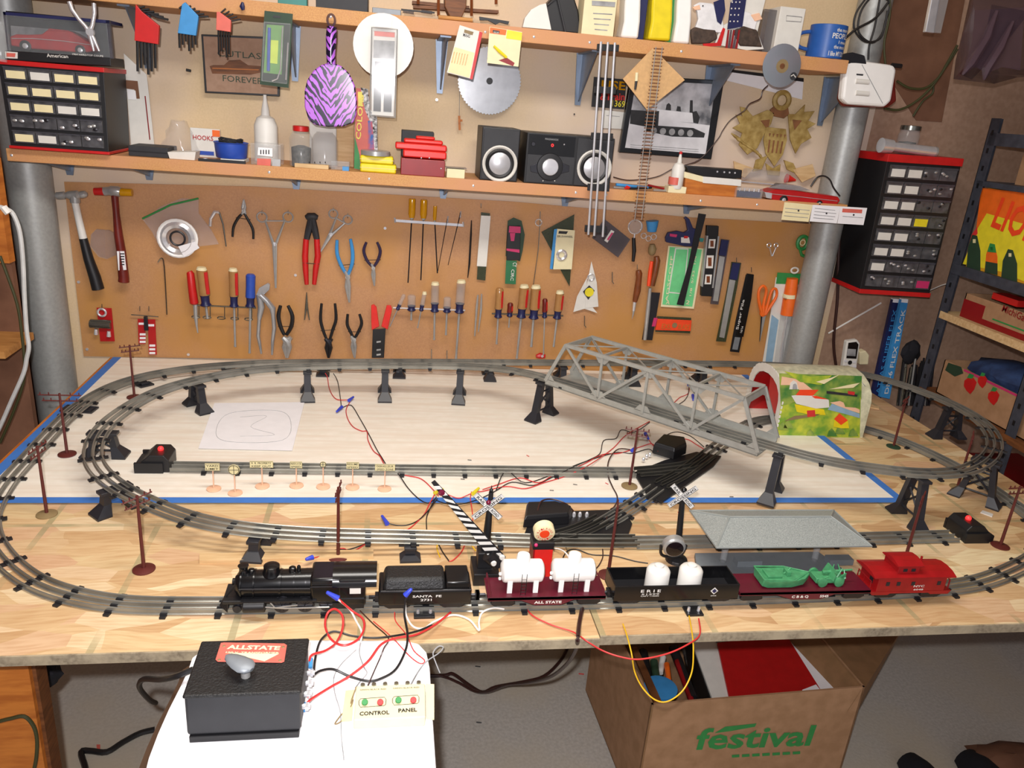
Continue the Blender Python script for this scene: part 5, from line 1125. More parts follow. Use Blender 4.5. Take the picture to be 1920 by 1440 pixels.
it=Item('red_valve','small red plastic valve low on the board left of the bridge','valve',d=.012);it.part('body','red').t([(1005,668,3),(1012,667,6),(1022,668,4)],n=8);it.part('screw','chrome').disc(1017,668,2.5,th=.004,d=.01)
for x,y,lb in((1096,592,'small empty steel hook below the metal triangles'),(1148,510,'small empty steel hook right of the metal triangles'),(809,655,'left one of two small empty hooks low in the board centre'),(838,657,'right one of two small empty hooks low in the board centre')):
 Item('empty_hook',lb,'hook',d=.012).part('hook','bulldog').t([(x,y,.9),(x,y+18,.9),(x+3,y+22,.9)],n=5)
for i,(x,y) in enumerate(((722,428),(554,516),(147,529),(163,655),(353,665))):Item('board_screw','small round screw head in the brown board '+('between purple pliers and chrome rail','left of the red end nippers tips','left of the hammer grips','at the lower left corner','near the bottom left of centre')[i],'screw',d=.006).part('screw','chrome').disc(x,y,2.6,th=.002)
# ------------------------------------------------------------------ things on the lower shelf
Z2,Z1=zs2[0],zs1[0]
def sbx(g,p0,p1,pt,yo,dep,zb=Z2,pb=None):
 """box standing on a shelf: picture columns p0..p1, top row pt, front yo behind the shelf edge"""
 y=YS+yo;m=(p0+p1)/2;zt=V(m,pt,y).z
 if pb is not None:zb=V(m,pb,y).z
 pm=pt if pb is None else(pt+pb)/2
 return g.bb(V(p0,pm,y).x,V(p1,pm,y).x,y,y+dep,zb,zt)
def fx(px,py,yo):return V(px,py,YS+yo)
def cabinet(name,lab,q,dep,rows,cols,labels,top='red',wide=()):
 """q: front corners TL, TR, BR, BL in space"""
 it=Item(name,lab,'drawer cabinet')
 TL,TR,BR,BLc=q;n=Vc((0,1,0))
 def Q(u,v):return TL.lerp(TR,u).lerp(BLc.lerp(BR,u),v)
 it.part('housing','black',smooth=False,bevel=.001).poly([Q(0,0),Q(1,0),Q(1,1),Q(0,1)],n*dep)
 e=.03
 it.part('top_panel',top,smooth=False,bevel=.001).poly([Q(-.01,-.045)-n*.004,Q(1.01,-.045)-n*.004,Q(1.01,.012)-n*.004,Q(-.01,.012)-n*.004],n*(dep+.004))
 it.part('bottom_panel',top,smooth=False,bevel=.001).poly([Q(-.01,.985)-n*.004,Q(1.01,.985)-n*.004,Q(1.01,1.02)-n*.004,Q(-.01,1.02)-n*.004],n*(dep+.004))
 random.seed(len(lab))
 for r in range(rows):
  for c in range(cols):
   u0,u1=.05+.92*c/cols,.05+.92*(c+1)/cols-.012;v0,v1=.03+.95*r/rows,.03+.95*(r+1)/rows-.35/rows*.55
   d=it.part('drawer','drawer_fill',smooth=False);d.poly([Q(u0,v0)-n*.001,Q(u1,v0)-n*.001,Q(u1,v1)-n*.001,Q(u0,v1)-n*.001],n*.002)
   f=d.sub('drawer_front','drawer_clear',smooth=False);f.poly([Q(u0,v0)-n*.006,Q(u1,v0)-n*.006,Q(u1,v1)-n*.004,Q(u0,v1)-n*.004],n*.002)
   d.sub('drawer_lip','smoke_plastic',smooth=False).poly([Q(u0,v0)-n*.009,Q(u1,v0)-n*.009,Q(u1,v0+.012)-n*.009,Q(u0,v0+.012)-n*.009],n*.004)
   k=labels(r,c)
   if k:
    w0,w1=u0+(u1-u0)*.1,u1-(u1-u0)*.08;va,vb=v0+(v1-v0)*.3,v0+(v1-v0)*.9
    d.sub('paper_label',k,smooth=False).poly([Q(w0,va)-n*.0068,Q(w1,va)-n*.0068,Q(w1,vb)-n*.0062,Q(w0,vb)-n*.0062],n*.0005)
   for _ in range(0 if k else 3):
    uu=random.uniform(u0+.01,u1-.02);vv=random.uniform(v0+.02,v1-.02);m_=random.choice(('chrome','gunmetal','steel'))
    d.sub('hardware',m_).ball(Q(uu,vv)-n*.0065,.0035,(1.6,.5,1),6,4)
 return it,Q
yc=YS-.012
tl,tr,br,bl=V(-4,118,yc),V(194,134,yc),V(204,288,yc),V(22,288,yc)
zb_=Z2+.002;
for p in(br,bl):p.z=zb_+.004
CAB,QL=cabinet('parts_cabinet','black small parts cabinet with red top and four drawer columns on the lower shelf',(tl,tr,br,bl),.165,5,4,lambda r,c:(None if r==3 or(r==4 and c>1) else('card_white' if(r==2 and c>1) or(r==0 and c==1) or(r==4 and c==1) else 'pale_paper')))
# boxed model car on top of the cabinet
it=Item('model_car_box','display box holding a red model car on top of the left parts cabinet','toy box');yb=yc+.01
def cb(px,py,o=0):return V(px,py,yb+o)
it.part('base','black',smooth=False,bevel=.001).poly([cb(8,95),cb(207,108),cb(208,124),cb(9,112)],(0,.1,0))
it.part('backing','dark_plastic',smooth=False).poly([cb(10,20,.09),cb(200,38,.09),cb(206,112,.09),cb(14,100,.09)],(0,.004,0))
it.part('backing_print','photo_grey',smooth=False).poly([cb(20,48,.085),cb(165,60,.085),cb(165,95,.085),cb(22,85,.085)],(0,.002,0))
it.part('top_panel','blue_navy',smooth=False).poly([cb(5,22),cb(205,38),cb(205,44),cb(7,28)],(0,.095,0))
for q in([cb(5,22),cb(14,96),cb(18,96),cb(10,22)],[cb(198,38),cb(206,110),cb(212,110),cb(205,38)]):it.part('corner_post','smoke_plastic',smooth=False).poly(q,(0,.01,0))
it.part('window_pane','pane',smooth=False).poly([cb(10,28,-.002),cb(200,44,-.002),cb(206,108,-.002),cb(16,95,-.002)],(0,.001,0))
l=it.part('lettering','card_white');l.wt;A=cb(88,107,-.001);Bp=cb(128,109,-.001);l.text('American',A,Bp,(0,-1,0),.008);l.text('1964 HARDTOP COUPE',cb(136,103,-.001),cb(194,107,-.001),(0,-1,0),.004)
it.part('logo_plate','card_white',smooth=False).poly([cb(9,96,-.001),cb(33,98,-.001),cb(33,110,-.001),cb(10,109,-.001)],(0,.0005,0));it.part('logo_mark','coral',smooth=False).poly([cb(12,99,-.002),cb(29,100,-.002),cb(28,107,-.002),cb(12,106,-.002)],(0,.0005,0))
def model_car(it,P,body,wheels,cabin,mt,dep,chrome_line=None):
 """P(px,py,o) maps picture points to the car's near side plane"""
 it.part('body',mt,bevel=.003).poly([P(x,y,0) for x,y in body],(0,dep,0))
 it.part('cabin_glass','smoke_plastic',smooth=False,bevel=.001).poly([P(x,y,.008) for x,y in cabin],(0,dep-.016,0))
 for x,y,r in wheels:
  c=P(x,y,-.003);k=kpx(c)
  it.part('tyre','black').rev(c,(0,1,0),[(0,r*k*.7),(.001,r*k),(.009,r*k),(.01,r*k*.7)],20);it.part('hubcap','chrome').rev(c+Vc((0,-.001,0)),(0,1,0),[(0,r*k*.3),(.002,r*k*.68)],16)
 if chrome_line:it.part('chrome_strip','chrome').tube([P(x,y,-.001) for x,y in chrome_line],.0008,5)
it2=Item('model_car','red model hardtop car inside the display box at upper left','model car')
model_car(it2,lambda x,y,o:V(x,y,yb+.025+o),[(18,68),(20,86),(33,88),(60,92),(140,98),(165,98),(176,95),(172,82),(160,76),(148,68),(135,60),(128,58),(88,56),(78,64),(50,65),(30,64)],[(47,86,10),(150,94,9)],[(82,65),(91,55),(130,58),(146,69),(135,70)],'caboose_red',.05,[(22,72),(60,72),(120,77),(170,84)])
it2.part('roof','caboose_red',smooth=False,bevel=.002).poly([V(x,y,yb+.028) for x,y in((88,56),(92,53),(128,57),(136,62),(130,61))],(0,.044,0))
it=Item('chrome_pliers','chrome pliers hanging open in front of the boxed red car','pliers',d=.225)
it.part('handle','chrome').t([(130,3,4.5),(135,18,4),(148,36,3.5),(160,49,3.5),(166,58,4.5),(175,72,4),(186,96,2)],n=10);it.part('handle','chrome').t([(176,6,4),(177,25,3.8),(173,48,3.5),(167,60,5),(171,75,4),(176,96,2)],n=10);it.part('pivot','chrome').disc(168,60,7,th=.01,d=.006)
# small things along the lower shelf
def box(name,lab,cat,mt,p0,p1,pt,yo,dep,**k):
 it=Item(name,lab,cat,k.get('group'));g=it.part('body',mt,smooth=False,bevel=k.get('bevel',.0015));sbx(g,p0,p1,pt,yo,dep,k.get('zb',Z2));return it
it=box('black_case','flat black case beside the left parts cabinet','case','charcoal',240,314,275,.02,.09);it.part('lid_line','black',smooth=False).bb(fx(240,285,.019).x,fx(314,285,.019).x,YS+.018,YS+.02,Z2+.012,Z2+.0135)
g=Item('pale_dish','shallow pale green dish left of the blue tub','dish').part('dish','card_white');a,b=fx(314,285,.02),fx(367,285,.02);g.poly([a,b,Vc((b.x-.004,b.y,Z2)),Vc((a.x+.004,a.y,Z2))],(0,.05,0))
it=Item('plastic_wrap','crumpled clear plastic wrapping behind the pale dish','plastic bag');random.seed(3);g=it.part('bag','bag')
rr_=[]
for j in range(7):rr_.append([Vc((fx(335,260,.1).x+(.055-.006*j)*math.cos(t)*random.uniform(.7,1.15),YS+.11+.03*math.sin(t),Z2+.006+.014*j+random.uniform(-.004,.004))) for t in[k*math.pi/6 for k in range(12)]])
g.loft(rr_);
it=box('hook_packet','white packet of hooks with red lettering behind the blue tub','packet','card_white',356,412,241,.12,.008);it.part('lettering','tin_red').text('HOOKS',fx(362,261,.118),fx(400,264,.118),(0,-1,0),.012);it.part('band','blue',smooth=False).bb(fx(366,270,.118).x,fx(400,270,.118).x,YS+.118,YS+.12,Z2+.006,Z2+.016);it.part('corner','orange',smooth=False).bb(fx(398,250,.118).x,fx(412,250,.118).x,YS+.118,YS+.12,fx(400,256,.118).z,fx(400,244,.118).z)
it=Item('blue_tub','round blue plastic tub full of black cable','tub');c=fx(434,290,.05);c.z=Z2+.010;R_=30*kpx(c)
it.part('tub','blue').rev(c,(0,0,1),[(0,R_*.88),(.002,R_*.92),(.036,R_),(.038,R_*1.06),(.039,R_*1.02),(.036,R_*.95),(.012,R_*.85),(.012,0)],28)
g=it.part('contents','charcoal');
for k in range(5):g.tube([c+Vc((R_*.7*math.cos(t+k),R_*.7*math.sin(t+k),.036+.004*math.sin(t*2+k)+.002*k)) for t in[i*math.pi/5 for i in range(10)]],.0022,5,closed=True)
Item('label_box','low white box with red print under the blue tub','box').part('box','card_white',smooth=False,bevel=.001).bb(fx(413,295,.012).x,fx(458,295,.012).x,YS+.012,YS+.085,Z2,Z2+.009)
it=Item('dark_tray','thin dark tray of loose bits at the shelf edge before the blue tub','tray');it.part('tray','black',smooth=False).bb(fx(372,300,.005).x,fx(460,300,.005).x,YS+.002,YS+.011,Z2,Z2+.007);it.part('coin','chrome').rev((fx(385,300,.006).x,YS+.006,Z2+.007),(0,0,1),[(0,.006),(.001,.006)],12)
# glue bottle, organiser
def bottle(name,lab,px,pt,pb,rpx,yo,mt,cap,capt,prof=None,zb=Z2):
 it=Item(name,lab,'bottle');c=fx(px,pb,yo);c.z=zb;k=kpx(c);H_=V(px,pt,YS+yo).z-zb;r=rpx*k
 it.part('body',mt).rev(c,(0,0,1),prof(r,H_) if prof else[(0,r*.9),(.003,r),(H_*.55,r),(H_*.66,r*.75),(H_*.7,r*.35),(H_*.72,r*.3)],24)
 it.part('nozzle',cap).rev(c+Vc((0,0,H_*.7)),(0,0,1),[(0,r*.38),(H_*.08,r*.34),(H_*.22,r*.18),(H_*.3,r*.14)],14)
 if capt:it.part('tip',capt).rev(c+Vc((0,0,H_*.93)),(0,0,1),[(0,r*.26),(H_*.07,r*.2)],12)
 return it
bottle('glue_bottle','translucent white glue bottle with tall nozzle behind the clear organiser',500,178,300,21,.11,'white','white',None)
it=box('organiser_box','clear plastic organiser box with white barcode label and coral card','organiser','clear_plastic',469,526,270,.01,.06)
it.part('barcode_label','paper',smooth=False).poly([fx(484,276,.008),fx(511,278,.008),fx(511,294,.008),fx(483,291,.008)],(0,.001,0));it.part('card','coral',smooth=False).poly([fx(482,297,.008),fx(508,298,.008),fx(507,313,.008),fx(482,312,.008)],(0,.002,0));it.part('steel_block','steel',smooth=False).poly([fx(511,298,.008),fx(526,299,.008),fx(525,314,.008),fx(510,313,.008)],(0,.01,0))
for i in range(4):it.part('barcode_line','photo_dark').poly([fx(488+i*5,281,.0075),fx(490+i*5,281,.0075),fx(490+i*5,289,.0075),fx(488+i*5,289,.0075)],(0,.0005,0))
def jar(name,lab,px,pt,rpx,yo,glass,lid,fill):
 it=Item(name,lab,'jar');c=fx(px,305,yo);c.z=Z2;r=rpx*kpx(c);H_=V(px,pt,YS+yo).z-Z2
 it.part('glass',glass).rev(c,(0,0,1),[(0,r*.85),(.003,r),(H_*.7,r),(H_*.82,r*.82),(H_*.88,r*.62),(H_*.9,r*.62)],26)
 if fill:it.part('contents',fill).rev(c+Vc((0,0,.003)),(0,0,1),[(0,r*.8),(H_*.45,r*.85),(H_*.5,r*.3)],18)
 if lid:it.part('lid',lid).rev(c+Vc((0,0,H_*.87)),(0,0,1),[(0,r*.66),(.001,r*.7),(H_*.12,r*.7),(H_*.13,r*.62)],24)
 return it
jar('screw_jar','glass jar of dark screws with a red lid',565,236,21,.035,'glassy','red','drawer_fill')
jar('clear_canister','clear round plastic canister between the red lidded jar and the wooden board',609,240,24,.06,'clear_plastic',None,None)
box('white_divider','plain white panel standing behind the jar and canister','panel','card_white',580,631,228,.14,.004)
box('wooden_board','thin light wooden board standing behind the zebra paddle','board','wood_pale',631,664,225,.13,.008)
it=box('peg_block','low wooden block with a row of pegs at the shelf edge below the jar','block','wood_pale',552,616,308,.003,.018)
for i in range(6):it.part('peg','gunmetal').tube([fx(560+i*10,306,.012),fx(560+i*10,303,.012)],.0012,6)
it=box('tape_rolls','small clear box of blue and green tape bits right of the peg block','box','clear_plastic',620,655,303,.01,.03);it.part('tape','blue_light',smooth=False).bb(fx(642,310,.008).x,fx(654,310,.008).x,YS+.008,YS+.03,Z2,Z2+.010)
it=Item('pencil_pack','tilted coral COLORS pencil packet with black and white speckled borders','packet');yo=.07
def PP(x,y,o=0):return fx(x,y,yo-o)
it.part('card','coral',smooth=False).poly([PP(668,165),PP(690,168),PP(705,280),PP(700,322),PP(664,318)],(0,.004,0));it.part('border','speckle',smooth=False).poly([PP(676,164,.001),PP(690,167,.001),PP(694,205,.001),PP(707,220,.001),PP(708,285,.001),PP(698,283,.001),PP(695,232,.001),PP(684,205,.001)],(0,.001,0))
it.part('pencil_art','pencils',smooth=False).poly([PP(690,226,.002),PP(698,228,.002),PP(702,280,.002),PP(690,282,.002)],(0,.001,0));it.part('green_panel','green',smooth=False).poly([PP(665,255,.002),PP(674,290,.002),PP(676,318,.002),PP(664,316,.002)],(0,.001,0));it.part('yellow_panel','nut_yellow',smooth=False).poly([PP(671,172,.0022),PP(679,172,.0022),PP(680,196,.0022),PP(672,200,.0022)],(0,.0006,0))
it.part('lettering','nut_yellow').text('COLORS',PP(676,262,.003),PP(682,178,.003),(0,-1,0),.013,.01)
for i,(a,b,t_,lb) in enumerate(((675,743,308,'lower yellow oval plastic case of the stack of two'),(675,737,293,'upper yellow oval plastic case of the stack of two'))):
 it=Item('yellow_case',lb,'case','yellow cases on the lower shelf');g=it.part('body','yellow',bevel=.004);z0_=Z2 if i==0 else CASEZ;z1_=V(709,t_,YS+.01).z;CASEZ=z1_+.0005;g.bb(fx(a,315,.01).x,fx(b,315,.01).x,YS+.01,YS+.06,z0_,z1_);it.part('seam','sign_cream',smooth=False).bb(fx(a,315,.01).x-.0005,fx(b,315,.01).x+.0005,YS+.0095,YS+.0605,(z0_+z1_)/2,(z0_+z1_)/2+.001)
it=Item('round_tin','ribbed round metal lid on top of the yellow cases','lid');c=fx(704,290,.035);c.z=CASEZ;r=27*kpx(c);it.part('lid','steel').rev(c,(0,0,1),[(0,r),(.011,r),(.012,r*.95),(.012,0)],36)
box('dark_box','dark grey box behind the red plastic toy','box','charcoal',753,814,246,.1,.05)
it=box('red_box','red metal box under the red plastic toy','box','red_deep',752,835,299,.008,.08);it.part('rivet','chrome').rev(fx(827,316,.007),(0,-1,0),[(0,.002),(.001,.001)],8)
it=Item('red_toy','stepped glossy red plastic tool head resting on the red box','tool');zr=V(793,298,YS+.008).z+.0005
for i,(a,b,t_,bt) in enumerate(((756,838,283,300),(741,838,270,284),(757,830,262,271),(779,815,256,263))):
 y=YS+.02+.004*i;zt_=V((a+b)/2,t_,y).z;z0_=zr if i==0 else zl;it.part('step','red_bright',bevel=.004).bb(V(a,280,y).x,V(b,280,y).x,y,y+.055-.008*i,z0_,zt_);zl=zt_
for x in(790,805):it.part('vent','chrome').rev(fx(x,296,.019),(0,-1,0),[(0,.002),(.001,.001)],8)
it=box('cream_box','small open cream cardboard box beside the left speaker','box','cream',838,872,317,.006,.03);it.part('rim','smoke_plastic',smooth=False).bb(fx(836,316,.004).x,fx(875,316,.004).x,YS+.004,YS+.037,V(855,316,YS).z,V(855,316,YS).z+.002)
def speaker(lab,p0,p1,pt,pb_c,cxp,cyp):
 it=Item('speaker',lab,'speaker','black shelf speakers');y=YS+.012
 it.part('cabinet','black',smooth=False,bevel=.002).bb(V(p0,290,y).x,V(p1,290,y).x,y,y+.13,Z2,V((p0+p1)/2,pt,y).z)
 it.part('front_baffle','charcoal',smooth=False,bevel=.001).bb(V(p0+3,290,y).x,V(p1-2,290,y).x,y-.003,y,Z2+.003,V((p0+p1)/2,pt+4,y).z)
 c=V(cxp,cyp,y-.004);k=kpx(c);n_=Vc((0,-1,0))
 it.part('trim_ring','card_white',label='silver ring').rev(c,n_,[(-.001,33*k),(.004,33*k),(.006,31*k),(.003,28*k),(0,27*k)],36)
 it.part('surround','black').rev(c,n_,[(0,28*k),(.0035,24*k),(.001,20*k)],32);it.part('cone','speaker_grey',label='pale grey cone').rev(c,n_,[(-.0005,21*k),(.002,20*k),(.005,14*k),(.0075,7*k),(.008,0)],32)
speaker('left black speaker with silver ringed cone on the lower shelf',902,973,240,342,937,307);speaker('right black speaker partly behind the hanging three-rail track',1078,1150,257,350,1114,315)
it=Item('stereo','black compact stereo unit with round silver dial between the two speakers','stereo');y=YS+.012
it.part('cabinet','black',smooth=False,bevel=.002).bb(V(985,300,y).x,V(1079,300,y).x,y,y+.14,Z2,V(1032,251,y).z);it.part('display_panel','black_gloss',smooth=False).bb(V(989,290,y).x,V(1076,290,y).x,y-.003,y,V(1032,292,y).z,V(1032,254,y).z);it.part('lower_panel','charcoal',smooth=False).bb(V(988,310,y).x,V(1076,310,y).x,y-.003,y,Z2+.004,V(1032,292,y).z)
c=V(1031,313,y-.004);k=kpx(c);it.part('dial_bezel','black').rev(c,(0,-1,0),[(0,25*k),(.003,24*k),(.004,17*k)],32);it.part('dial','chrome',label='brushed silver dial').rev(c,(0,-1,0),[(.002,15.5*k),(.009,15*k),(.0095,14*k),(.009,0)],32)
for s in(-1,1):it.part('side_button','gunmetal',bevel=.001).poly([V(1031+s*18,303,y-.004),V(1031+s*37,311,y-.004),V(1031+s*36,322,y-.004),V(1031+s*20,326,y-.004)],(0,.003,0))
it.part('digit_display','led_red',label='red digit').text('0',V(1033,275,y-.0035),V(1038,275.4,y-.0035),(0,-1,0),.008);it.part('nameplate_text','photo_grey').text('MAGNAVOX',V(1022,262,y-.0035),V(1047,264,y-.0035),(0,-1,0),.005);it.part('power_button','gunmetal').rev(V(1000,270,y-.003),(0,-1,0),[(0,.006),(.002,.005)],14);it.part('infrared_dot','chrome').rev(V(1058,271,y-.003),(0,-1,0),[(0,.002),(.001,.001)],8)
for x in(1018,1040):it.part('socket','card_white').rev(V(x,339,y-.003),(0,-1,0),[(0,.0014),(.001,.0014)],8)
# right half of the lower shelf
it=Item('tool_heap','jumble of blue, red and grey hand tools between right speaker and glue bottle','tools')
for i,(a,b,m_,r) in enumerate((((1155,346),(1215,352),'blue_light',.004),((1172,354),(1180,355),'red_bright',.006),((1180,355),(1222,352),'gunmetal',.003),((1215,347),(1245,354),'red_deep',.003),((1225,357),(1255,360),'steel',.003),((1150,352),(1170,352),'steel',.003))):
 p,q=fx(*a,.02),fx(*b,.025);p.z=max(p.z,Z2+r);q.z=max(q.z,Z2+r);it.part('tool',m_).tube([p,q],r,8)
it=bottle('glue_bottle','white glue bottle with red cap and red print standing on a cream block',1267,283,352,12,.02,'white','card_white','red',zb=Z2+.011)
c=fx(1266,335,.02);it.part('print','coral').rev(Vc((c.x,c.y,V(1266,346,YS+.02).z)),(0,0,1),[(0,12.2*kpx(c)),(.02,12.2*kpx(c))],24)
box('cream_block','small cream block under the white glue bottle','block','cream',1254,1288,350,.006,.035,zb=Z2)
it=Item('wooden_tray_box','orange brown wooden box with a white ledge and black clip tray on top','box');y=YS+.01
it.part('body','wood_orange',smooth=False,bevel=.001).poly([Vc((V(1286,345,y).x,y,Z2)),Vc((V(1384,350,y).x,y,Z2)),V(1384,341,y),V(1320,336,y),V(1286,330,y+.0)],(0,.10,0));it.part('white_ledge','white',smooth=False).poly([V(1318,331,y-.002),V(1390,337,y-.002),V(1389,349,y-.002),V(1318,343,y-.002)],(0,.10,0));it.part('side_ledge','cream',smooth=False).poly([V(1283,322,y-.001),V(1319,331,y-.001),V(1319,342,y-.001),V(1283,333,y-.001)],(0,.1,0))
it.part('black_tray','black',smooth=False,bevel=.002).poly([V(1287,312,y+.002),V(1392,319,y+.002),V(1390,335,y+.002),V(1320,331,y+.002),V(1291,323,y+.002)],(0,.05,0))
for x in(1345,1358,1368,1378):it.part('clip','chrome').rev(V(x,322+(x-1345)*.07,y+.001),(0,-1,0),[(0,.003),(.002,.002)],8)
it=Item('bit_case','small clear case with a row of bits on a blue holder','case');it.part('base','blue_navy',smooth=False).bb(fx(1383,360,.006).x,fx(1426,363,.006).x,YS+.006,YS+.03,Z2+.003,Z2+.018);it.part('case','clear_plastic',smooth=False,bevel=.001).bb(fx(1379,360,.004).x,fx(1430,363,.004).x,YS+.004,YS+.034,Z2,Z2+.028)
for i in range(5):it.part('bit','chrome').tube([Vc((fx(1388+i*9,355,.01).x,YS+.012,Z2+.018)),Vc((fx(1388+i*9,355,.01).x,YS+.012,Z2+.026))],.0016,6)
it=Item('caulk_tube','translucent tube with red nozzle lying below the wooden eagle seal','tube');a,b=fx(1396,326,.11),fx(1474,334,.11);it.part('tube','clear_plastic').tube([a,b],.018,16);it.part('nozzle','red_bright').tube([b,b+Vc((.03,-.002,-.004))],[.014,.003],12);
Item('steel_rod','thin silver rod lying across the shelf behind the red model car','rod').part('rod','chrome').tube([fx(1388,340,.05),fx(1460,347,.05)],.0022,6)
it=Item('model_car','long red and cream model convertible at the right end of the lower shelf','model car');
model_car(it,lambda x,y,o:fx(x,y,.004+o),[(1438,360),(1440,371),(1452,376),(1520,383),(1568,386),(1576,376),(1572,369),(1520,362),(1490,357),(1455,355)],[(1470,375,8),(1537,382,6)],[(1452,355),(1466,345),(1500,349),(1520,357),(1500,358)],'tin_red',.055,[(1442,363),(1500,369),(1570,377)])
it.part('grille','chrome',smooth=False,bevel=.001).poly([fx(x,y,.002) for x,y in((1434,360),(1448,362),(1447,373),(1437,371))],(0,.05,0));it.part('plastic_cover','bag').poly([fx(x,y,.0) for x,y in((1440,352),(1465,345),(1500,348),(1530,360),(1480,356))],(0,.003,0))
Item('black_cable','thin black cord arched over the right end of the lower shelf','cord').part('cord','wire_black').tube([fx(1520,350,.05),fx(1532,333,.05),fx(1545,330,.05),fx(1556,337,.04),fx(1563,352,.03),fx(1575,368,.02)],.0025,6,5)
def cards(lab,q,mt,lines,extra=None):
 it=Item('paper_card',lab,'card','cards pinned to the shelf edge',d=YW-YS+.004);it.part('card',mt,smooth=False).p(q,.0006);it.part('pin','black').disc((q[0][0]+q[1][0])/2,q[0][1]+16,1.5,th=.002,d=.002)
 for ln in lines:it.part('writing','photo_grey').p([(ln[0],ln[1]),(ln[2],ln[3]),(ln[2],ln[3]+1),(ln[0],ln[1]+1)],.0003,d=.0005)
 return it
cards('cream lined card pinned to the shelf edge under the red model car',[(1471,379),(1524,384),(1516,416),(1465,412)],'pale_paper',[(1472,390,1518,394),(1472,397,1517,401),(1470,404,1515,408)])
cards('white handwritten card pinned between the cream card and the red printed card',[(1524,384),(1576,387),(1569,419),(1518,415)],'paper',[(1528,390,1566,394),(1527,396,1568,400),(1526,402,1566,406),(1525,408,1563,411)])
it=cards('white card with red heading at the right end of the shelf edge',[(1576,387),(1626,390),(1619,422),(1570,419)],'paper',[(1580,405,1618,408)]);it.part('heading','coral',smooth=False).p([(1580,391),(1617,393),(1616,400),(1579,398)],.0003,d=.0006)
# ------------------------------------------------------------------ hanging from / standing on the upper shelf
DS=YW-YS+.012
def keys(lab,hold,hm,tx,keys_):
 it=Item('hex_key_set',lab,'hex keys','folded hex key sets hanging from the upper shelf',d=DS);it.part('holder',hm,smooth=False,bevel=.001).p(hold,.012)
 for(x0,y0,x1,y1,r) in keys_:it.part('key','black').t([(x0,y0,r),(x1,y1,r)],d=-.006,n=6)
 return it
def keyset(x0,w_,y0,y1,yb,top,n):
 o=[]
 for i in range(n):
  x=x0+w_*(i+.5)/n;o.append((x,y1-4,x+1,yb-(i%3)*8-(n-i)*2,w_/n*.36));o.append((x,y0+8+i*3,x+14+i*2.2,top+i*5,w_/n*.3))
 return o
keys('red holder of large black hex keys',[(254,8),(266,22),(298,48),(296,83),(252,76)],'red',0,keyset(254,40,8,80,146,12,6));keys('blue holder of black hex keys',[(341,8),(347,4),(372,30),(367,67),(333,62)],'blue_light',0,keyset(333,36,8,66,102,6,6));keys('smaller red holder of hex keys, right of the blue one',[(406,22),(411,22),(433,38),(432,60),(405,56)],'coral',0,keyset(407,24,20,58,112,16,5))
Item('rubber_foot','small dark purple dropper hanging near the top shelf edge','dropper',d=DS).part('dropper','blue_navy').t([(455,4,2),(454,12,5),(456,19,3)],n=8)
it=Item('caliper_pack','green and clear blister pack hanging from the upper shelf beside the plaque','package',d=DS)
it.part('card','green_dark',smooth=False).p([(496,20),(549,26),(541,165),(487,158)],.002);it.part('insert','green_pack',smooth=False).p([(500,46),(532,48),(528,140),(494,136)],.002,d=.001);it.part('insert_center','lime',smooth=False).p([(508,75),(522,76),(520,120),(506,118)],.001,d=.002);it.part('blue_bar','blue').t([(505,52,3),(503,133,3)],d=.004);it.part('blister','clear_plastic',smooth=False,bevel=.002).p([(494,40),(545,44),(538,158),(489,152)],.010,d=.010)
for q in([(530,50),(526,130),(520,148),(510,152)],[(540,80),(536,150)]):it.part('blister_ridge','chrome').t([(x,y,1.3) for x,y in q],d=.011,n=6)
it.part('hang_hole','black').p([(512,29),(526,30),(526,34),(512,33)],.0005,d=.001)
# zebra hand mirror / paddle
it=Item('zebra_mirror','purple and black zebra striped hand mirror hanging from the upper shelf','hand mirror',d=DS+.01)
it.part('paddle','zebra',bevel=.003).p([(615,118),(625,118),(640,124),(655,138),(665,160),(669,190),(668,215),(662,230),(645,237),(615,238),(590,234),(578,224),(571,200),(571,170),(576,150),(588,132),(602,122)],.012)
it.part('handle','zebra').t([(621,120,8),(620,100,8.5),(621,70,10),(622,50,9)],n=12);it.part('loop','plum_bag').ring(621,38,7,2.5,ry=10)
it=Item('white_disc','large flat white round disc hanging behind the clear tool case','disc',d=DS);it.part('disc','white').disc(719,86,56,th=.004)
it=Item('bit_set_case','tall clear plastic case of bits hanging in front of the white disc','case',d=DS+.02)
it.part('backing','card_white',smooth=False).p([(700,57),(741,60),(738,218),(697,215)],.002);it.part('header','coral',smooth=False).p([(702,58),(740,61),(740,70),(702,67)],.001,d=.001)
for q in([(701,75),(740,77),(739,110),(700,108)],):it.part('pocket','photo_grey',smooth=False).p(q,.002,d=.002)
for x0,x1,ya,yb2 in((703,717,115,134),(722,736,116,135),(702,716,142,159),(721,735,143,160),(701,715,164,208),(720,735,165,209)):it.part('pocket','charcoal',smooth=False).p([(x0,ya),(x1,ya+1),(x1-1,yb2+1),(x0-1,yb2)],.002,d=.002)
it.part('case','clear_plastic',smooth=False,bevel=.003).p([(697,50),(745,54),(741,222),(693,218)],.014,d=.010);it.part('hanger_label','paper',smooth=False).p([(703,35),(735,38),(733,52),(702,50)],.0008,d=.004)
g=it.part('case_rim','galv');g.tube([W(x,y,it.d+.011) for x,y in((697,51),(745,55),(741,221),(693,217))],.0014,6,closed=True)
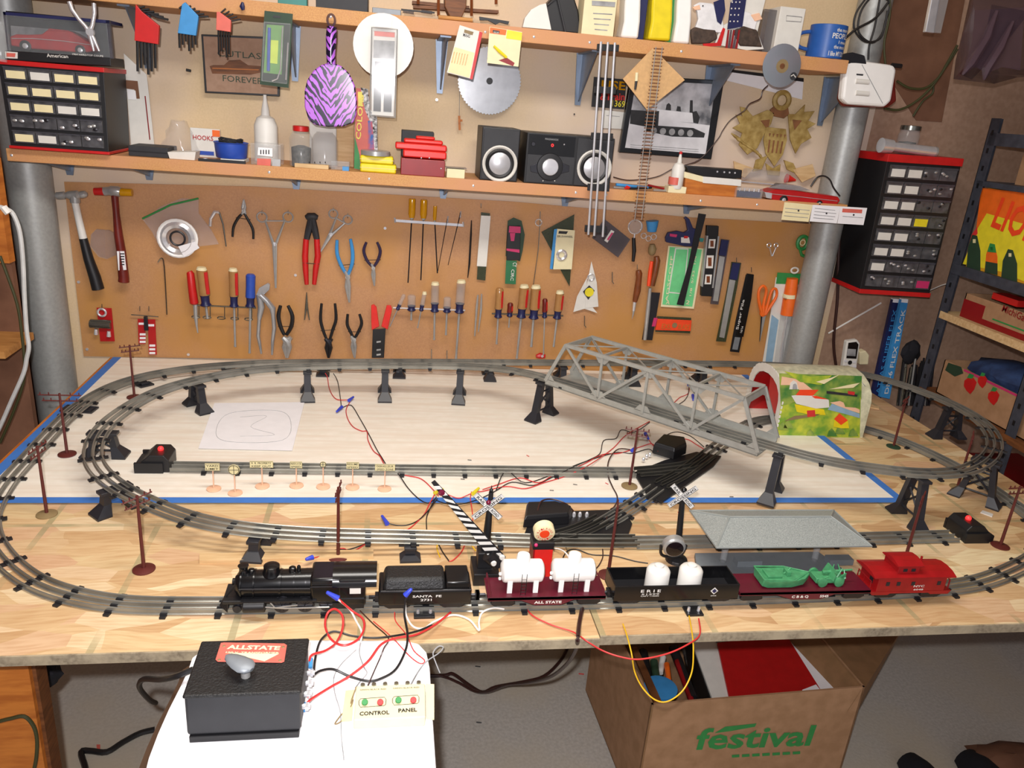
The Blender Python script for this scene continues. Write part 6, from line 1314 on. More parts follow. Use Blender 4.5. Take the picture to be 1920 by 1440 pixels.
it=Item('blade_card','white and cream blister card with a red edge hanging tilted','package',d=DS+.004);it.part('card','card_white',smooth=False).p([(862,47),(903,60),(884,148),(838,136)],.001);it.part('panel','pale_paper',smooth=False).p([(852,88),(890,99),(880,146),(840,135)],.0006,d=.0006);it.part('edge','red',smooth=False).p([(899,59),(905,61),(886,149),(881,148)],.0006,d=.0008);it.part('hang_hole','tan_base',smooth=False).p([(871,55),(888,60),(886,66),(870,61)],.0005,d=.0006);it.part('lettering','black').wt('MAAS',(868,68),(881,71),6,d=.0008)
for i in range(6):it.part('small_blade','wood_pale').p([(851+i*5,97+i),(853+i*5,97+i),(848+i*5,118+i),(846+i*5,118+i)],.0005,d=.001)
it=Item('spray_card','cream and orange blister card with yellow nozzle hanging beside the tilted card','package',d=DS+.002);it.part('card','cream',smooth=False).p([(918,50),(979,60),(972,125),(913,118)],.001);it.part('header','orange',smooth=False).p([(919,51),(950,56),(948,66),(918,62)],.0006,d=.0006);it.part('header_yellow','nut_yellow',smooth=False).p([(951,56),(979,61),(978,76),(949,72)],.0006,d=.0006);it.part('nozzle','yellow').t([(926,86,2),(936,96,3),(950,108,2.5)],d=.003);it.part('print','red_deep').p([(935,113),(950,108),(965,118),(962,124)],.0005,d=.0008);it.part('logo','black').p([(924,56),(937,58),(936,63),(924,61)],.0005,d=.0012)
it.part('lettering','card_white').wt('GLUE',(925.5,61.5),(935,63),3,d=.0016)
it=Item('circular_saw_disc','round toothed steel saw blade hanging on the wall behind two blister cards','saw blade',d=.02);c=W(918,152,.02);k=kpx(c);R_=60*k
pts=[]
for i in range(120):a=2*math.pi*i/60*.5;r=R_*(1.0 if i%2 else .965);pts.append(c+Vc((r*math.cos(a),0,r*math.sin(a))))
it.part('blade','blade_steel',smooth=False).poly(pts,(0,.002,0));it.part('hub','charcoal').disc(918,110,5,th=.001,d=.001);it.part('arbor_hole','black').disc(918,152,6,th=.0005,d=.0008)
it=Item('thumb_tacks','brass clasp hanging on a thin thread left of the left speaker','clasp',d=.015);it.part('clasp','wood_orange',smooth=False).p([(859,217),(863,217),(864,244),(860,244)],.004);it.part('clasp_bar','wood_orange',smooth=False).p([(863,224),(867,224),(867,228),(863,228)],.004);it.part('thread','photo_grey').t([(862,140,.4),(861,217,.4)],n=4)
# hanging O-gauge three-rail track
it=Item('hanging_track','straight three-rail track length hanging vertically from the upper shelf','train track',d=DS+.02)
for q in(((1127,78),(1103,440)),((1140,79),(1114,442)),((1153,80),(1130,444))):
 a,b=W(*q[0],it.d),W(*q[1],it.d);it.part('rail','speaker_grey').tube([a,b],.0034,8)
for f in(.03,.25,.49,.755,.97):
 x=1127-24*f*1.02;y=78+362*f;it.part('tie','black',smooth=False,bevel=.001).p([(x-6,y-7),(x+35,y-5),(x+34,y+8),(x-7,y+6)],.006,d=-.006)
# hanging narrow gauge track
it=Item('hanging_track','narrow model track with close brown sleepers hanging over the diamond board','train track',d=DS+.02)
for q in(((1230,88),(1190,412)),((1242,88),(1203,412))):it.part('rail','steel').tube([W(*q[0],it.d),W(*q[1],it.d)],.0011,6)
nt_=50
for i in range(nt_):
 f=(i+.5)/nt_;x=1236-39.5*f;y=88+324*f;it.part('sleeper','wood_dark',smooth=False).p([(x-9.5,y-1.3),(x+9.5,y-.2),(x+9.5,y+1.8),(x-9.5,y+.7)],.002,d=-.0015)
it=Item('diamond_board','thin tan square board hanging by one corner behind the narrow track','board',d=DS-.002);it.part('board','cardboard',smooth=False).p([(1224,90),(1284,150),(1213,206),(1168,148)],.003);it.mt=0
it.parts[0].mt='tan_light' if 'tan_light' in M else mat('tan_light','cfa673',rough=.7,ns=120).name
it.part('marker','cream').t([(1194,136,3),(1193,152,3)],d=.004);it.part('marker_tip','black').t([(1193,152,2.6),(1191,168,2)],d=.004)
# compact disc
it=Item('compact_disc','silver compact disc hung on the edge of the upper shelf','disc',d=DS+.004);it.part('disc','disc_silver').disc(1466,123,38,th=.0012);it.part('hub','tan_base').disc(1467,124,12,th=.0004,d=.0004);it.part('hole','wood_dark').disc(1467,124,5,th=.0004,d=.0008);it.part('logo','charcoal').disc(1488,143,7,th=.0004,d=.0006);it.part('logo_swirl','card_white').t([(1483,143,1),(1488,140,1),(1492,145,1)],d=.001,n=4)
it=Item('white_device','white rounded plastic box fixed in front of the right steel post','device',d=.19);it.part('back_shell','handle_red',smooth=False,bevel=.006).p([(1585,116),(1678,122),(1682,190),(1666,202),(1582,200),(1574,186)],.02,d=-.02);it.part('front_shell','white_plastic',smooth=False,bevel=.008).p([(1594,113),(1606,112),(1676,122),(1682,130),(1672,190),(1660,201),(1590,196),(1579,186),(1586,122)],.03)
it.part('seam','photo_grey').t([(1616,121,.6),(1655,194,.6)],d=.0006,n=4);it.part('small_label','charcoal').p([(1606,138),(1619,139),(1618,142),(1606,141)],.0005,d=.0006)
for y0 in(152,174):it.part('button','white').t([(1604,y0,5),(1628,y0+2,5)],d=-.002,n=10)
it.part('stub','black').t([(1672,122,4),(1690,124,4)],d=-.01)
# things standing on the upper shelf
box('blue_packet','blue and green packet standing at the top picture edge','packet','teal',520,575,-30,.03,.03,zb=Z1);box('dark_case','dark blue grey case on the upper shelf at the top picture edge','case','charcoal',592,690,-14,.02,.08,zb=Z1);box('grey_case','low grey metal case on the upper shelf','case','galv_dark',698,752,16,.02,.05,zb=Z1)
it=Item('spectacles','dark rimmed spectacles lying on the upper shelf left of the wooden toy','spectacles');
for x in(766,800):it.part('lens','smoke_plastic').tube([fx(x-10,21,.02),fx(x+10,24,.02)],.004,8)
it.part('frame','black').tube([fx(752,18,.018),fx(815,24,.018)],.0022,6)
it=Item('black_clamp','low black clamp bar on the upper shelf right of the wooden toy','clamp');it.part('bar','black',smooth=False).poly([fx(x,y,.01) for x,y in((899,31),(955,40),(953,46),(938,42),(930,46),(915,38),(900,38))],(0,.01,0))
it=Item('wooden_glider','dark wooden toy biplane with crossed bars on the upper shelf','toy plane')
for q in(((773,4),(880,14)),((775,12),(935,22)),((775,-25),(935,-12))):it.part('wing_bar','wood_dark',smooth=False).poly([fx(q[0][0],q[0][1]-3,.05),fx(q[1][0],q[1][1]-3,.05),fx(q[1][0],q[1][1]+3,.05),fx(q[0][0],q[0][1]+3,.05)],(0,.035,0))
it.part('fuselage','wood_dark',smooth=False,bevel=.002).poly([fx(x,y,.03) for x,y in((834,-20),(876,-20),(874,14),(864,38),(846,36),(834,12))],(0,.05,0))
for x in(822,884,930,784):it.part('strut','wood_handle').tube([fx(x,-14,.045),fx(x,30 if x in(822,884) else 8,.045)],.004,6)
it.part('wheel_axle','wood').tube([fx(822,32,.02),fx(886,38,.02)],.005,8)
it=Item('white_quarter','white plastic quarter disc standing on the upper shelf','plastic part');it.part('plate','white',smooth=False,bevel=.001).poly([fx(x,y,.01) for x,y in((980,51),(984,34),(996,18),(1012,9),(1024,6),(1034,56))],(0,.02,0))
it=Item('black_bag','round topped black bag behind the white quarter disc','bag');it.part('bag','black',bevel=.004).poly([fx(x,y,.05) for x,y in((1012,58),(1014,20),(1030,2),(1050,-20),(1072,-20),(1085,20),(1090,64))],(0,.06,0));it.part('strap','charcoal').tube([fx(1026,10,.045),fx(1045,-4,.045),(fx(1060,60,.045))],.003,6)
it=box('cream_tin','tall cream tin with faint lettering on the upper shelf','tin','cream',1100,1162,-40,.012,.07,zb=Z1);it.part('band','photo_grey',smooth=False).poly([fx(1110,1,.01),fx(1154,4,.01),(fx(1153,13,.01)),fx(1110,10,.01)],(0,.002,0))
for i in range(4):it.part('printed_line','photo_grey',smooth=False).poly([fx(1112+i,24+i*10,.0115),fx(1148-i*3,26+i*10,.0115),fx(1148-i*3,28+i*10,.0115),fx(1112+i,26+i*10,.0115)],(0,.0004,0))
def roll(lab,x0,x1,pt,mt,name='bumper_roll'):
 it=Item(name,lab,'roll','upright curved rolls on the upper shelf');it.part('roll',mt,bevel=.006).poly([fx(x,y,.015) for x,y in((x0-4,pt),(x0+3,40),(x0+4,10),(x0+8,-40),(x1+2,-40),(x1+1,10),(x1,40),(x1-4,pt+3))],(0,.06,0))
roll('white roll standing left of the yellow one',1168,1201,70,'white_plastic');roll('bright yellow roll standing between two white ones',1219,1261,74,'yellow');roll('white roll standing right of the yellow one',1266,1297,80,'white_plastic')
box('red_blue_folder','dark red and blue folder squeezed between white and yellow rolls','folder','blue_navy',1203,1218,-20,.03,.06,zb=Z1);box('green_red_folder','green folder squeezed between the yellow roll and right white roll','folder','green',1260,1272,-20,.04,.05,zb=Z1)
# eagle bookend
it=Item('eagle_plaque','painted cutout of two bald eagles with a striped and starred banner','decoration');yo=.012
def E_(x,y,o=0):return fx(x,y,yo-o)
it.part('white_base','card_white',smooth=False).poly([E_(x,y) for x,y in((1340,83),(1352,50),(1370,40),(1372,0),(1440,-20),(1420,60),(1432,92),(1400,94))],(0,.012,0))
it.part('eagle_head','eagle_white',bevel=.002).poly([E_(x,y,.003) for x,y in((1301,10),(1312,4),(1335,6),(1352,20),(1358,50),(1352,62),(1320,58),(1304,52),(1310,36),(1308,22))],(0,.012,0));it.part('beak','salmon',bevel=.001).poly([E_(x,y,.005) for x,y in((1299,13),(1312,9),(1314,18),(1303,19))],(0,.008,0));it.part('eye','black').rev(E_(1318,11,.005),(0,-1,0),[(0,.002),(.001,.001)],8)
it.part('wing','eagle_brown',bevel=.003).poly([E_(x,y,.004) for x,y in((1296,56),(1305,50),(1320,54),(1342,56),(1346,72),(1330,82),(1298,82))],(0,.014,0))
it.part('eagle_head','eagle_white',bevel=.002).poly([E_(x,y,.003) for x,y in((1376,28),(1390,18),(1408,24),(1420,40),(1416,56),(1384,54))],(0,.012,0));it.part('beak','salmon',bevel=.001).poly([E_(x,y,.005) for x,y in((1408,28),(1424,24),(1430,36),(1416,40))],(0,.008,0));it.part('wing','eagle_brown',bevel=.003).poly([E_(x,y,.004) for x,y in((1374,58),(1394,48),(1420,56),(1430,88),(1388,86))],(0,.014,0))
it.part('blue_field','blue_navy',smooth=False).poly([E_(x,y,.006) for x,y in((1370,5),(1380,-6),(1400,-6),(1392,50),(1364,55))],(0,.002,0));it.part('blue_field','blue_navy',smooth=False).poly([E_(x,y,.006) for x,y in((1338,4),(1358,-4),(1360,20),(1352,46),(1345,40))],(0,.002,0))
for i in range(12):it.part('star','card_white',smooth=False).rev(E_(1373+(i%3)*7-(i//3)*1.3,4+(i//3)*12,.007),(0,-1,0),[(0,.0022),(.0005,.002)],5)
for i in range(5):it.part('stripe','red_deep' if i%2==0 else 'plum_bag',smooth=False).poly([E_(x,y,.006) for x,y in((1365+i*5,56),(1368+i*5,56),(1364+i*4.6,91),(1360+i*4.6,91))],(0,.002,0))
it.part('red_border','red',smooth=False).poly([E_(x,y,.006) for x,y in((1318,82),(1345,80),(1356,52),(1360,54),(1352,86),(1320,88))],(0,.003,0))
it=box('clear_white_box','white box with blank label standing beside the blue mug','box','card_white',1464,1512,14,.012,.07,zb=Z1);it.part('label_frame','photo_grey').tube([fx(x,y,.0105) for x,y in((1475,29),(1504,32),(1502,41),(1474,39))],.0007,4,closed=True)
box('clear_case','clear plastic case with dark contents left of the white box','case','smoke_plastic',1434,1465,18,.03,.06,zb=Z1)
it=Item('mug','blue mug with white lettering at the right end of the upper shelf','mug');c=fx(1543,112,.045);c.z=Z1;r=33*kpx(c);H_=fx(1543,46,.03).z-Z1
it.part('cup','blue_mug').rev(c,(0,0,1),[(0,r*.95),(.002,r),(H_,r),(H_+.001,r*.96),(H_,r*.92),(.01,r*.9),(.01,0)],36);it.part('handle','blue_mug').tube([c+Vc((-r*.9,.01,H_*.8)),c+Vc((-r*1.5,.015,H_*.7)),c+Vc((-r*1.5,.015,H_*.35)),c+Vc((-r*.9,.01,H_*.25))],.005,8,4)
l=it.part('lettering','white')
for t_,zf,hh,u0,u1 in(('the more',.80,.009,.22,.85),('PEOPLE',.60,.013,.08,.9),('I meet',.45,.008,.4,.9),('the more',.30,.009,.22,.85),('I like MY DOG',.08,.012,.05,.95)):
 n0=len(l.v);l.text(t_,(0,0,0),(1,0,0),(0,-1,0),hh,.01)
 for i in range(n0,len(l.v)):
  v=l.v[i];ang=-.35+(u0+(u1-u0)*v.x)*1.35;l.v[i]=c+Vc((math.sin(ang)*(r+.0006),-math.cos(ang)*(r+.0006),H_*zf+v.z))
Item('black_cloth','small black cloth heap on the upper shelf end beside the mug','cloth').part('cloth','dark_cloth',bevel=.003).poly([fx(x,y,.01) for x,y in((1568,118),(1574,104),(1600,98),(1622,104),(1626,122))],(0,.03,0))
# ------------------------------------------------------------------ hung on the wall between the shelves
it=Item('car_plaque','brown framed plaque with green lettering and a car silhouette','plaque',d=.02);it.part('frame','black',smooth=False,bevel=.001).p([(377,64),(526,70),(524,181),(384,174)],.014,d=-.002);it.part('panel','kraft_board',smooth=False).p([(381,68),(522,74),(520,177),(388,171)],.001,d=.0)
g=it.part('lettering','green_dark');g.wt('CUTLASS',(408,105),(500,112),11,d=.0006,off=0);g.wt('FOREVER',(418,152),(493,158),11,d=.0006,off=0)
it.part('car_silhouette','wood_dark',smooth=False).p([(393,124),(400,122),(420,122),(430,113),(450,112),(465,122),(490,124),(494,130),(488,136),(470,140),(398,138)],.0005,d=.0006);it.part('car_stripe','wood_orange',smooth=False).p([(398,127),(486,130),(484,132),(398,129)],.0004,d=.001)
it=Item('train_sign','black sign with yellow and red lettering half hidden by the hanging track','sign',d=.012);it.part('plate','black',smooth=False).p([(1114,144),(1175,149),(1170,205),(1109,200)],.003);g=it.part('lettering','amber');g.wt('USE',(1127,166),(1172,169),15,d=.0006,off=.01);it.part('lettering','nut_yellow').wt('1369',(1147,199),(1171,201),11,d=.0006);it.part('lettering','red_bright').wt('&Train',(1125,187),(1171,188),13,d=.0006,off=.01)
it=Item('train_photo','black framed black and white photograph of a steam train','framed picture',d=.03)
it.part('frame','black_gloss',smooth=False,bevel=.002).p([(1184,141),(1358,151),(1334,299),(1161,286)],.02,d=-.004);it.part('print','photo_smoke',smooth=False).p([(1193,150),(1342,158),(1323,289),(1172,277)],.001,d=-.003)
def ph(m_,q,k=1):it.part('printed_shape',m_,smooth=False).p(q,.0003,d=-.003+.0004*k)
ph('photo_light',[(1182,218),(1331,235),(1323,289),(1172,277)]);ph('photo_dark',[(1183,206),(1215,208),(1230,214),(1225,240),(1181,232)],2);ph('photo_light',[(1232,205),(1300,212),(1306,222),(1300,230),(1232,226)],2)
ph('photo_dark',[(1298,210),(1306,208),(1312,220),(1309,232),(1300,230)],3);ph('photo_dark',[(1294,188),(1299,188),(1299,212),(1293,211)],3);ph('photo_dark',[(1248,206),(1250,196),(1254,193),(1258,197),(1258,207)],3);ph('photo_dark',[(1268,208),(1270,199),(1276,200),(1277,209)],3);ph('photo_dark',[(1212,210),(1236,208),(1234,236),(1210,234)],3)
ph('photo_dark',[(1210,234),(1300,240),(1322,250),(1320,258),(1260,256),(1212,246)],3)
for i in range(5):it.part('printed_wheel','photo_grey').disc(1226+i*17,245+i*1.2,6,th=.0003,d=-.0006)
for i in range(2):it.part('printed_caption','photo_grey').p([(1182,271+i*4),(1310,280+i*4),(1310,281+i*4),(1182,272+i*4)],.0003,d=-.002)
# carved eagle seal
it=Item('eagle_seal','scroll sawn wooden eagle and shield seal hung on the wall','carving',d=.022)
def sh(nm,m_,q,k=0,th=.006):it.part(nm,m_,smooth=False,bevel=.0008).p(q,th,d=k*.003)
it.part('cloud_ring','carve').ring(1466,188,14,5,d=.0);it.part('head','carve_dark',bevel=.001).p([(1444,206),(1456,196),(1478,200),(1480,214),(1470,222),(1452,218)],.006)
for s,wing in((-1,[(1452,212),(1440,206),(1412,218),(1398,202),(1388,200),(1392,218),(1380,215),(1388,232),(1374,240),(1392,250),(1386,272),(1402,290),(1420,278),(1434,250),(1446,232)]),(1,[(1478,214),(1492,214),(1510,196),(1508,210),(1528,208),(1516,226),(1530,232),(1514,242),(1522,258),(1502,270),(1492,288),(1482,262),(1480,236)])):
 sh('wing','carve',wing)
 sh('wing_gap','carve_dark',[(wing[0][0]+s*8,224),(wing[0][0]+s*26,226),(wing[0][0]+s*12,244)],.4,.003)
sh('shield','carve',[(1438,238),(1474,242),(1476,262),(1468,290),(1452,312),(1436,288),(1432,262)],1)
for i in range(4):sh('shield_slot','carve_dark',[(1442+i*8,262+i),(1445+i*8,262+i),(1442+i*7.6,286+i*.6),(1439+i*7.6,286+i*.6)],1.4,.003)
for i in range(5):sh('shield_notch','carve_dark',[(1442+i*7,250+i*.6),(1446+i*7,250+i*.6),(1443+i*7,257+i*.6)],1.4,.003)
for q in([(1418,300),(1440,292),(1428,318),(1412,322)],[(1470,300),(1488,306),(1498,328),(1476,318)],[(1376,302),(1414,316),(1396,334),(1378,322)],[(1486,318),(1524,308),(1530,330),(1504,342)],[(1436,306),(1450,316),(1464,308),(1462,330),(1440,328)]):sh('scroll_piece','wood_pale' if q[0][0] in(1376,1486) else 'carve',q,.5)
for i in range(7):a=math.pi*(.15+.7*i/6);it.part('olive_leaf','carve').t([(1410-22*math.cos(a),262+i*6,1.5),(1402-26*math.cos(a),256+i*6,3),(1396-28*math.cos(a),250+i*6,1)],n=6)
for x,y,w_,h_,lb,m_ in((1132,206,40,34,'small white notice pinned below the black train sign','card_white'),(1352,128,155,40,'white strip poster with dark top edge below the upper shelf at right','paper')):
 it=Item('wall_notice',lb,'notice',d=.004);it.part('sheet',m_,smooth=False).p([(x,y),(x+w_,y+w_*.12),(x+w_-3,y+h_+(w_*.12 if w_>50 else 2)),(x-2,y+h_*(.5 if w_>50 else 1))],.0006)
 if w_>50:it.part('dark_edge','black',smooth=False).p([(x,y),(x+w_,y+w_*.12),(x+w_,y+w_*.12+7),(x,y+5)],.0006,d=.0008)
 else:it.part('print','photo_grey',smooth=False).p([(x+5,y+10),(x+30,y+12),(x+30,y+13),(x+5,y+11)],.0004,d=.0007)
it=Item('white_sleeve','long white paper sleeve leaning on the wall right of the parts cabinet','paper',d=.03);it.part('sheet','card_white',smooth=False).p([(232,100),(275,140),(290,278),(246,274)],.002);it.part('red_line','red_deep').t([(272,180,1),(281,262,1)],d=.001,n=4);it.part('brown_patch','kraft_dark',smooth=False).p([(236,150),(258,152),(262,185),(254,185),(252,168),(236,166)],.0006,d=.001);it.part('note','paper',smooth=False).p([(238,167),(254,170),(256,187),(240,186)],.0005,d=.0014)
it=Item('wall_switch_nail','small grey wall hook left of the car plaque','hook',d=.01);it.part('hook','photo_dark').t([(349,131,2.5),(358,133,2.5)],n=6)
for i,(x,y) in enumerate(((819,187),(1077,214))):Item('wall_screw',('bright screw head in the drywall below the pointed bracket','tiny dark nail head in the drywall above the right speaker')[i],'screw',d=.004).part('screw',('chrome','charcoal')[i]).disc(x,y,2.4-i,th=.002)
# ------------------------------------------------------------------ right hand wall: parts cabinet, jar, cables
yc=2.155;q=(V(1664,300,yc),V(1802,309,yc),V(1742,553,yc),V(1612,545,yc))
YEL={(3,2)}
CAB2,Q2=cabinet('parts_cabinet','tall black small parts cabinet with red top hung on the right wall',q,.16,8,4,lambda r,c:('card_white' if c<2 and not(r==7) and not(r==6 and c==1) else('nut_yellow' if(r,c)==(3,2) else('pink' if(r,c)==(7,3) else None))))
zt=q[0].z+.018
it=Item('glass_jar','small clear glass jar of bits on top of the right parts cabinet','jar');c=V(1697,285,2.22);c.z=zt+.001;r=19*kpx(c)
it.part('glass','glassy').rev(c,(0,0,1),[(0,r*.9),(.003,r),(.055,r),(.062,r*.9),(.07,r*.9)],24);it.part('contents','drawer_fill').rev(c+Vc((0,0,.004)),(0,0,1),[(0,r*.8),(.03,r*.8),(.032,0)],16);it.part('lid','bulldog').rev(c+Vc((0,0,.068)),(0,0,1),[(0,r*.95),(.012,r*.95),(.013,r*.8)],20)
it=Item('flashlight','shiny silver flashlight lying on top of the right parts cabinet','flashlight');a,b=V(1650,278,2.17),V(1750,288,2.17);a.z=zt+.021;b.z=zt+.015;it.part('head','chrome').tube([a,a+(b-a)*.2],[.021,.019],20);it.part('barrel','chrome').tube([a+(b-a)*.2,b],[.013,.0145],18);it.part('tail_cap','steel').tube([b,b+Vc((.006,0,0))],.0145,18)
# cables in the upper right
def cab3(lab,pts,r,mt,yo=.1,nm='cable'):
 g=Item(nm,lab,'cable').part('cable',mt);g.tube([W(p[0],p[1],p[2] if len(p)>2 else yo) for p in pts],r,8,6)
cab3('dark cable loops hanging left of the right steel post at the top',[(1625,-5),(1605,25),(1602,55),(1622,78),(1650,72),(1660,40),(1668,5),(1640,-8),(1615,20),(1610,60),(1635,80),(1655,60),(1664,20)],.0028,'wire_black',.16)
cab3('black cable ending in a small plug above the white device',[(1665,5),(1640,35),(1605,55),(1585,72)],.0035,'wire_black',.17);cab3('thin dark cable dropping behind the white device',[(1650,-5),(1640,50),(1630,85),(1628,112)],.0028,'wire_black',.15)
cab3('brown cord sagging from the white device up to the plastic wrapped bundle',[(1660,120),(1658,80),(1668,30),(1668,-5)],.003,'cord_green',.16)
cab3('lower brown cable sagging between white device and bundle',[(1658,203),(1685,206),(1715,192),(1745,165),(1770,130),(1795,92)],.0036,'cord_green',.15);cab3('upper brown cable sagging between white device and bundle',[(1682,152),(1705,165),(1735,165),(1760,145),(1775,120),(1795,85)],.0036,'cord_green',.15)
cab3('dark cord hanging from the bundle cables down to the glass jar',[(1750,160),(1748,175),(1730,190),(1712,218)],.003,'cord_green',.14)
cab3('twisted wire spring hanging below the compact disc',[(1440,160),(1430,170),(1425,185),(1405,195),(1395,208),(1370,225),(1355,245),(1345,262),(1310,300),(1265,315),(1230,332),(1180,338),(1150,332)],.0016,'wire_brown',.1,'thin_cable')
cab3('dark thick cord hanging down the right steel post',[(1575,415),(1572,480),(1570,560),(1563,640),(1568,690)],.005,'wire_brown',.03)
it=Item('metal_channel','short shiny metal channel hanging at the top right','metal channel',d=.3);it.part('channel','chrome',smooth=False,bevel=.002).p([(1748,-8),(1764,-8),(1752,62),(1735,60)],.012);it.part('sleeve','clear_plastic',smooth=False).p([(1762,-8),(1780,-8),(1764,62),(1750,61)],.006)
it=Item('wrapped_bundle','dark plastic wrapped bundle hanging in the upper right corner','bundle');random.seed(11)
def bag_shape(g,pts,y,th,amp=.01):
 rings=[]
 for k,f in enumerate((0,.25,.5,.75,1)):
  cx_=sum(p[0] for p in pts)/len(pts);cy_=sum(p[1] for p in pts)/len(pts);s=1-.35*abs(f-.5)*2
  rings.append([V(cx_+(x-cx_)*s,cy_+(yy-cy_)*s,y+th*f)+Vc((random.uniform(-amp,amp),0,random.uniform(-amp,amp))) for x,yy in pts])
 g.loft(rings)
bag_shape(it.part('wrapping','plum_bag'),[(1815,-20),(1800,60),(1795,110),(1792,142),(1815,150),(1860,155),(1900,150),(1945,140),(1945,-20)],1.9,.16)
for q in([(1870,20),(1850,70),(1820,120),(1805,140)],[(1900,40),(1875,90),(1850,130),(1845,150)]):it.part('fold','plum_bag').tube([V(x,y,1.89) for x,y in q],[.004,.012,.012,.003],6,1)
bag_shape(it.part('dark_content','dark_cloth'),[(1860,10),(1850,60),(1820,110),(1800,140),(1825,148),(1870,100),(1900,60),(1930,20)],1.93,.08,.004)
# ------------------------------------------------------------------ blue-grey metal shelf unit along the right wall
XS=1.72
def XP(px,py,o=0):return X(px,py,XS+o)
it=Item('metal_shelf','blue-grey perforated metal shelf unit at the right edge','shelf unit')
def post(y,z0,z1,w_=.038):
 g=it.part('post','shelf_blue',smooth=False);g.bb(XS,XS+.002,y-w_,y,z0,z1);g.bb(XS,XS+w_,y-.002,y,z0,z1)
 for k in range(int((z1-z0)/.05)):
  z=z0+.03+k*.05;it.part('post_hole','black',smooth=False).box((XS-.0006,y-w_*.5,z),(.001,.008,.014))
post(2.15,0,1.62);post(1.765,.5,1.05)
for za,m_,th in((1.195,'shelf_blue',.03),(1.045,'wood_pale',.022),(.79,'wood_dark',.022)):
 it.part('shelf_board',m_,smooth=False).bb(XS-.002,XS+.5,1.2 if za>1.1 else 1.3,2.14,za-th,za)
it.part('shelf_board','shelf_blue',smooth=False).bb(XS,XS+.5,1.3,2.14,1.545,1.58);it.part('shelf_board','shelf_blue',smooth=False).bb(XS,XS+.5,1.3,2.14,1.43,1.445)
# yellow train poster box
it=Item('train_set_box','yellow and orange box with big red letters and locomotive pictures','box');o=.01;y1,y0=2.1,1.62;zb_,zt_=1.1955,XP(1850,352,o).z
it.part('carton','box_yellow',smooth=False).bb(XS+o,XS+.1,y0,y1,zb_,zt_)
def lb(nm,m_,q,k=1):it.part(nm,m_,smooth=False).poly([XP(x,y,o-.0008*k) for x,y in q],(.0006,0,0))
lb('printed_band','orange',[(1840,352),(1925,362),(1925,435),(1898,430),(1856,418),(1830,430)]);lb('printed_sky','nut_yellow',[(1832,430),(1850,400),(1920,420),(1925,530),(1880,510),(1805,495)],1.3);lb('printed_panel','wire_red',[(1822,440),(1832,425),(1833,438),(1818,455)],1.6)
nX=Vc((-1,0,0));l=it.part('lettering','orange_hot')
l.text('LIONEL',XP(1858,423,o-.002),XP(1990,480,o-.002),nX,.085,.012)
for x,y,w_,h_ in((1826,500,14,60),(1859,508,13,52),(1893,522,16,55)):
 lb('printed_engine','green_dark' if x!=1859 else 'orange',[(x-w_,y),(x-w_+3,y-h_*.6),(x-3,y-h_),(x+6,y-h_+2),(x+w_-2,y-h_*.5),(x+w_-2,y+8)],2);lb('printed_headlight','sign_cream',[(x-2,y-h_*.86),(x+3,y-h_*.86),(x+3,y-h_*.74),(x-2,y-h_*.74)],3)
 if x==1859:lb('printed_engine_base','green_dark',[(x-w_,y+2),(x-w_+2,y-18),(x+w_-2,y-14),(x+w_-2,y+8)],3);lb('printed_engine_top','green',[(x-8,y-36),(x-3,y-52),(x+6,y-50),(x+9,y-34)],3)
def carton(lab,y0,y1,z0,z1,mt,o=.02,nm='carton'):
 it=Item(nm,lab,'box');it.part('front',mt,smooth=False).bb(XS+o,XS+o+.004,y0,y1,z0,z1);it.part('end_panel',mt,smooth=False).bb(XS+o,XS+.3,y1-.004,y1,z0,z1);it.part('end_panel',mt,smooth=False).bb(XS+o,XS+.3,y0,y0+.004,z0,z1);it.part('base',mt,smooth=False).bb(XS+o,XS+.3,y0,y1,z0,z0+.003);return it
it=carton('brown fruit carton with red stripes on the pale wooden shelf',1.45,2.08,1.0455,1.118,'cardboard');o=.02;it.part('red_band','red_deep',smooth=False).bb(XS+o-.001,XS+o,1.45,2.08,1.0455,1.062);it.part('green_line','green',smooth=False).bb(XS+o-.001,XS+o,1.45,1.95,1.070,1.074);it.part('lettering','red_deep').text('MichiGan',XP(1878,583,o-.002),XP(1925,605,o-.002),nX,.02)
it.part('red_corner','red_deep',smooth=False).bb(XS+o-.001,XS+o,1.99,2.08,1.062,1.10)
Item('red_toy_boxes','red and white small boxes stacked in the striped fruit carton','box').part('box','red',smooth=False).bb(XS+.06,XS+.16,1.7,1.78,1.06,1.135)
Item('red_white_packet','red packet with white end under the blue metal shelf','packet').part('packet','red_bright',smooth=False).bb(XS+.04,XS+.09,1.9,2.0,1.122,1.14)
it=carton('strawberry printed fruit carton full of blue cloth on the lowest shelf',1.66,2.09,.7905,.90,'cardboard',nm='fruit_carton')
for k,(x,y,w_,h_) in enumerate(((1819,722,12,17),(1842,715,9,13),(1863,745,11,15))):
 it.part('printed_strawberry','red',smooth=False).poly([XP(x+w_*a,y+h_*b,o-.0012) for a,b in((-.9,-.5),(-.3,-.8),(.5,-.8),(1,-.3),(.6,.5),(0,1),(-.6,.6),(-1,.1))],(.0005,0,0));it.part('printed_leaf','green',smooth=False).poly([XP(x+w_*a,y+h_*b,o-.0014) for a,b in((-.5,-.8),(-.1,-1.3),(.6,-1.1),(.3,-.7))],(.0005,0,0))
it.part('edge_print','pink',smooth=False).bb(XS+o-.001,XS+o,1.66,2.0,.894,.9);it.part('printed_bush','green_dark',smooth=False).poly([XP(x,y,o-.0012) for x,y in((1778,680),(1802,688),(1806,700),(1790,706),(1772,694))],(.0005,0,0))
random.seed(4)
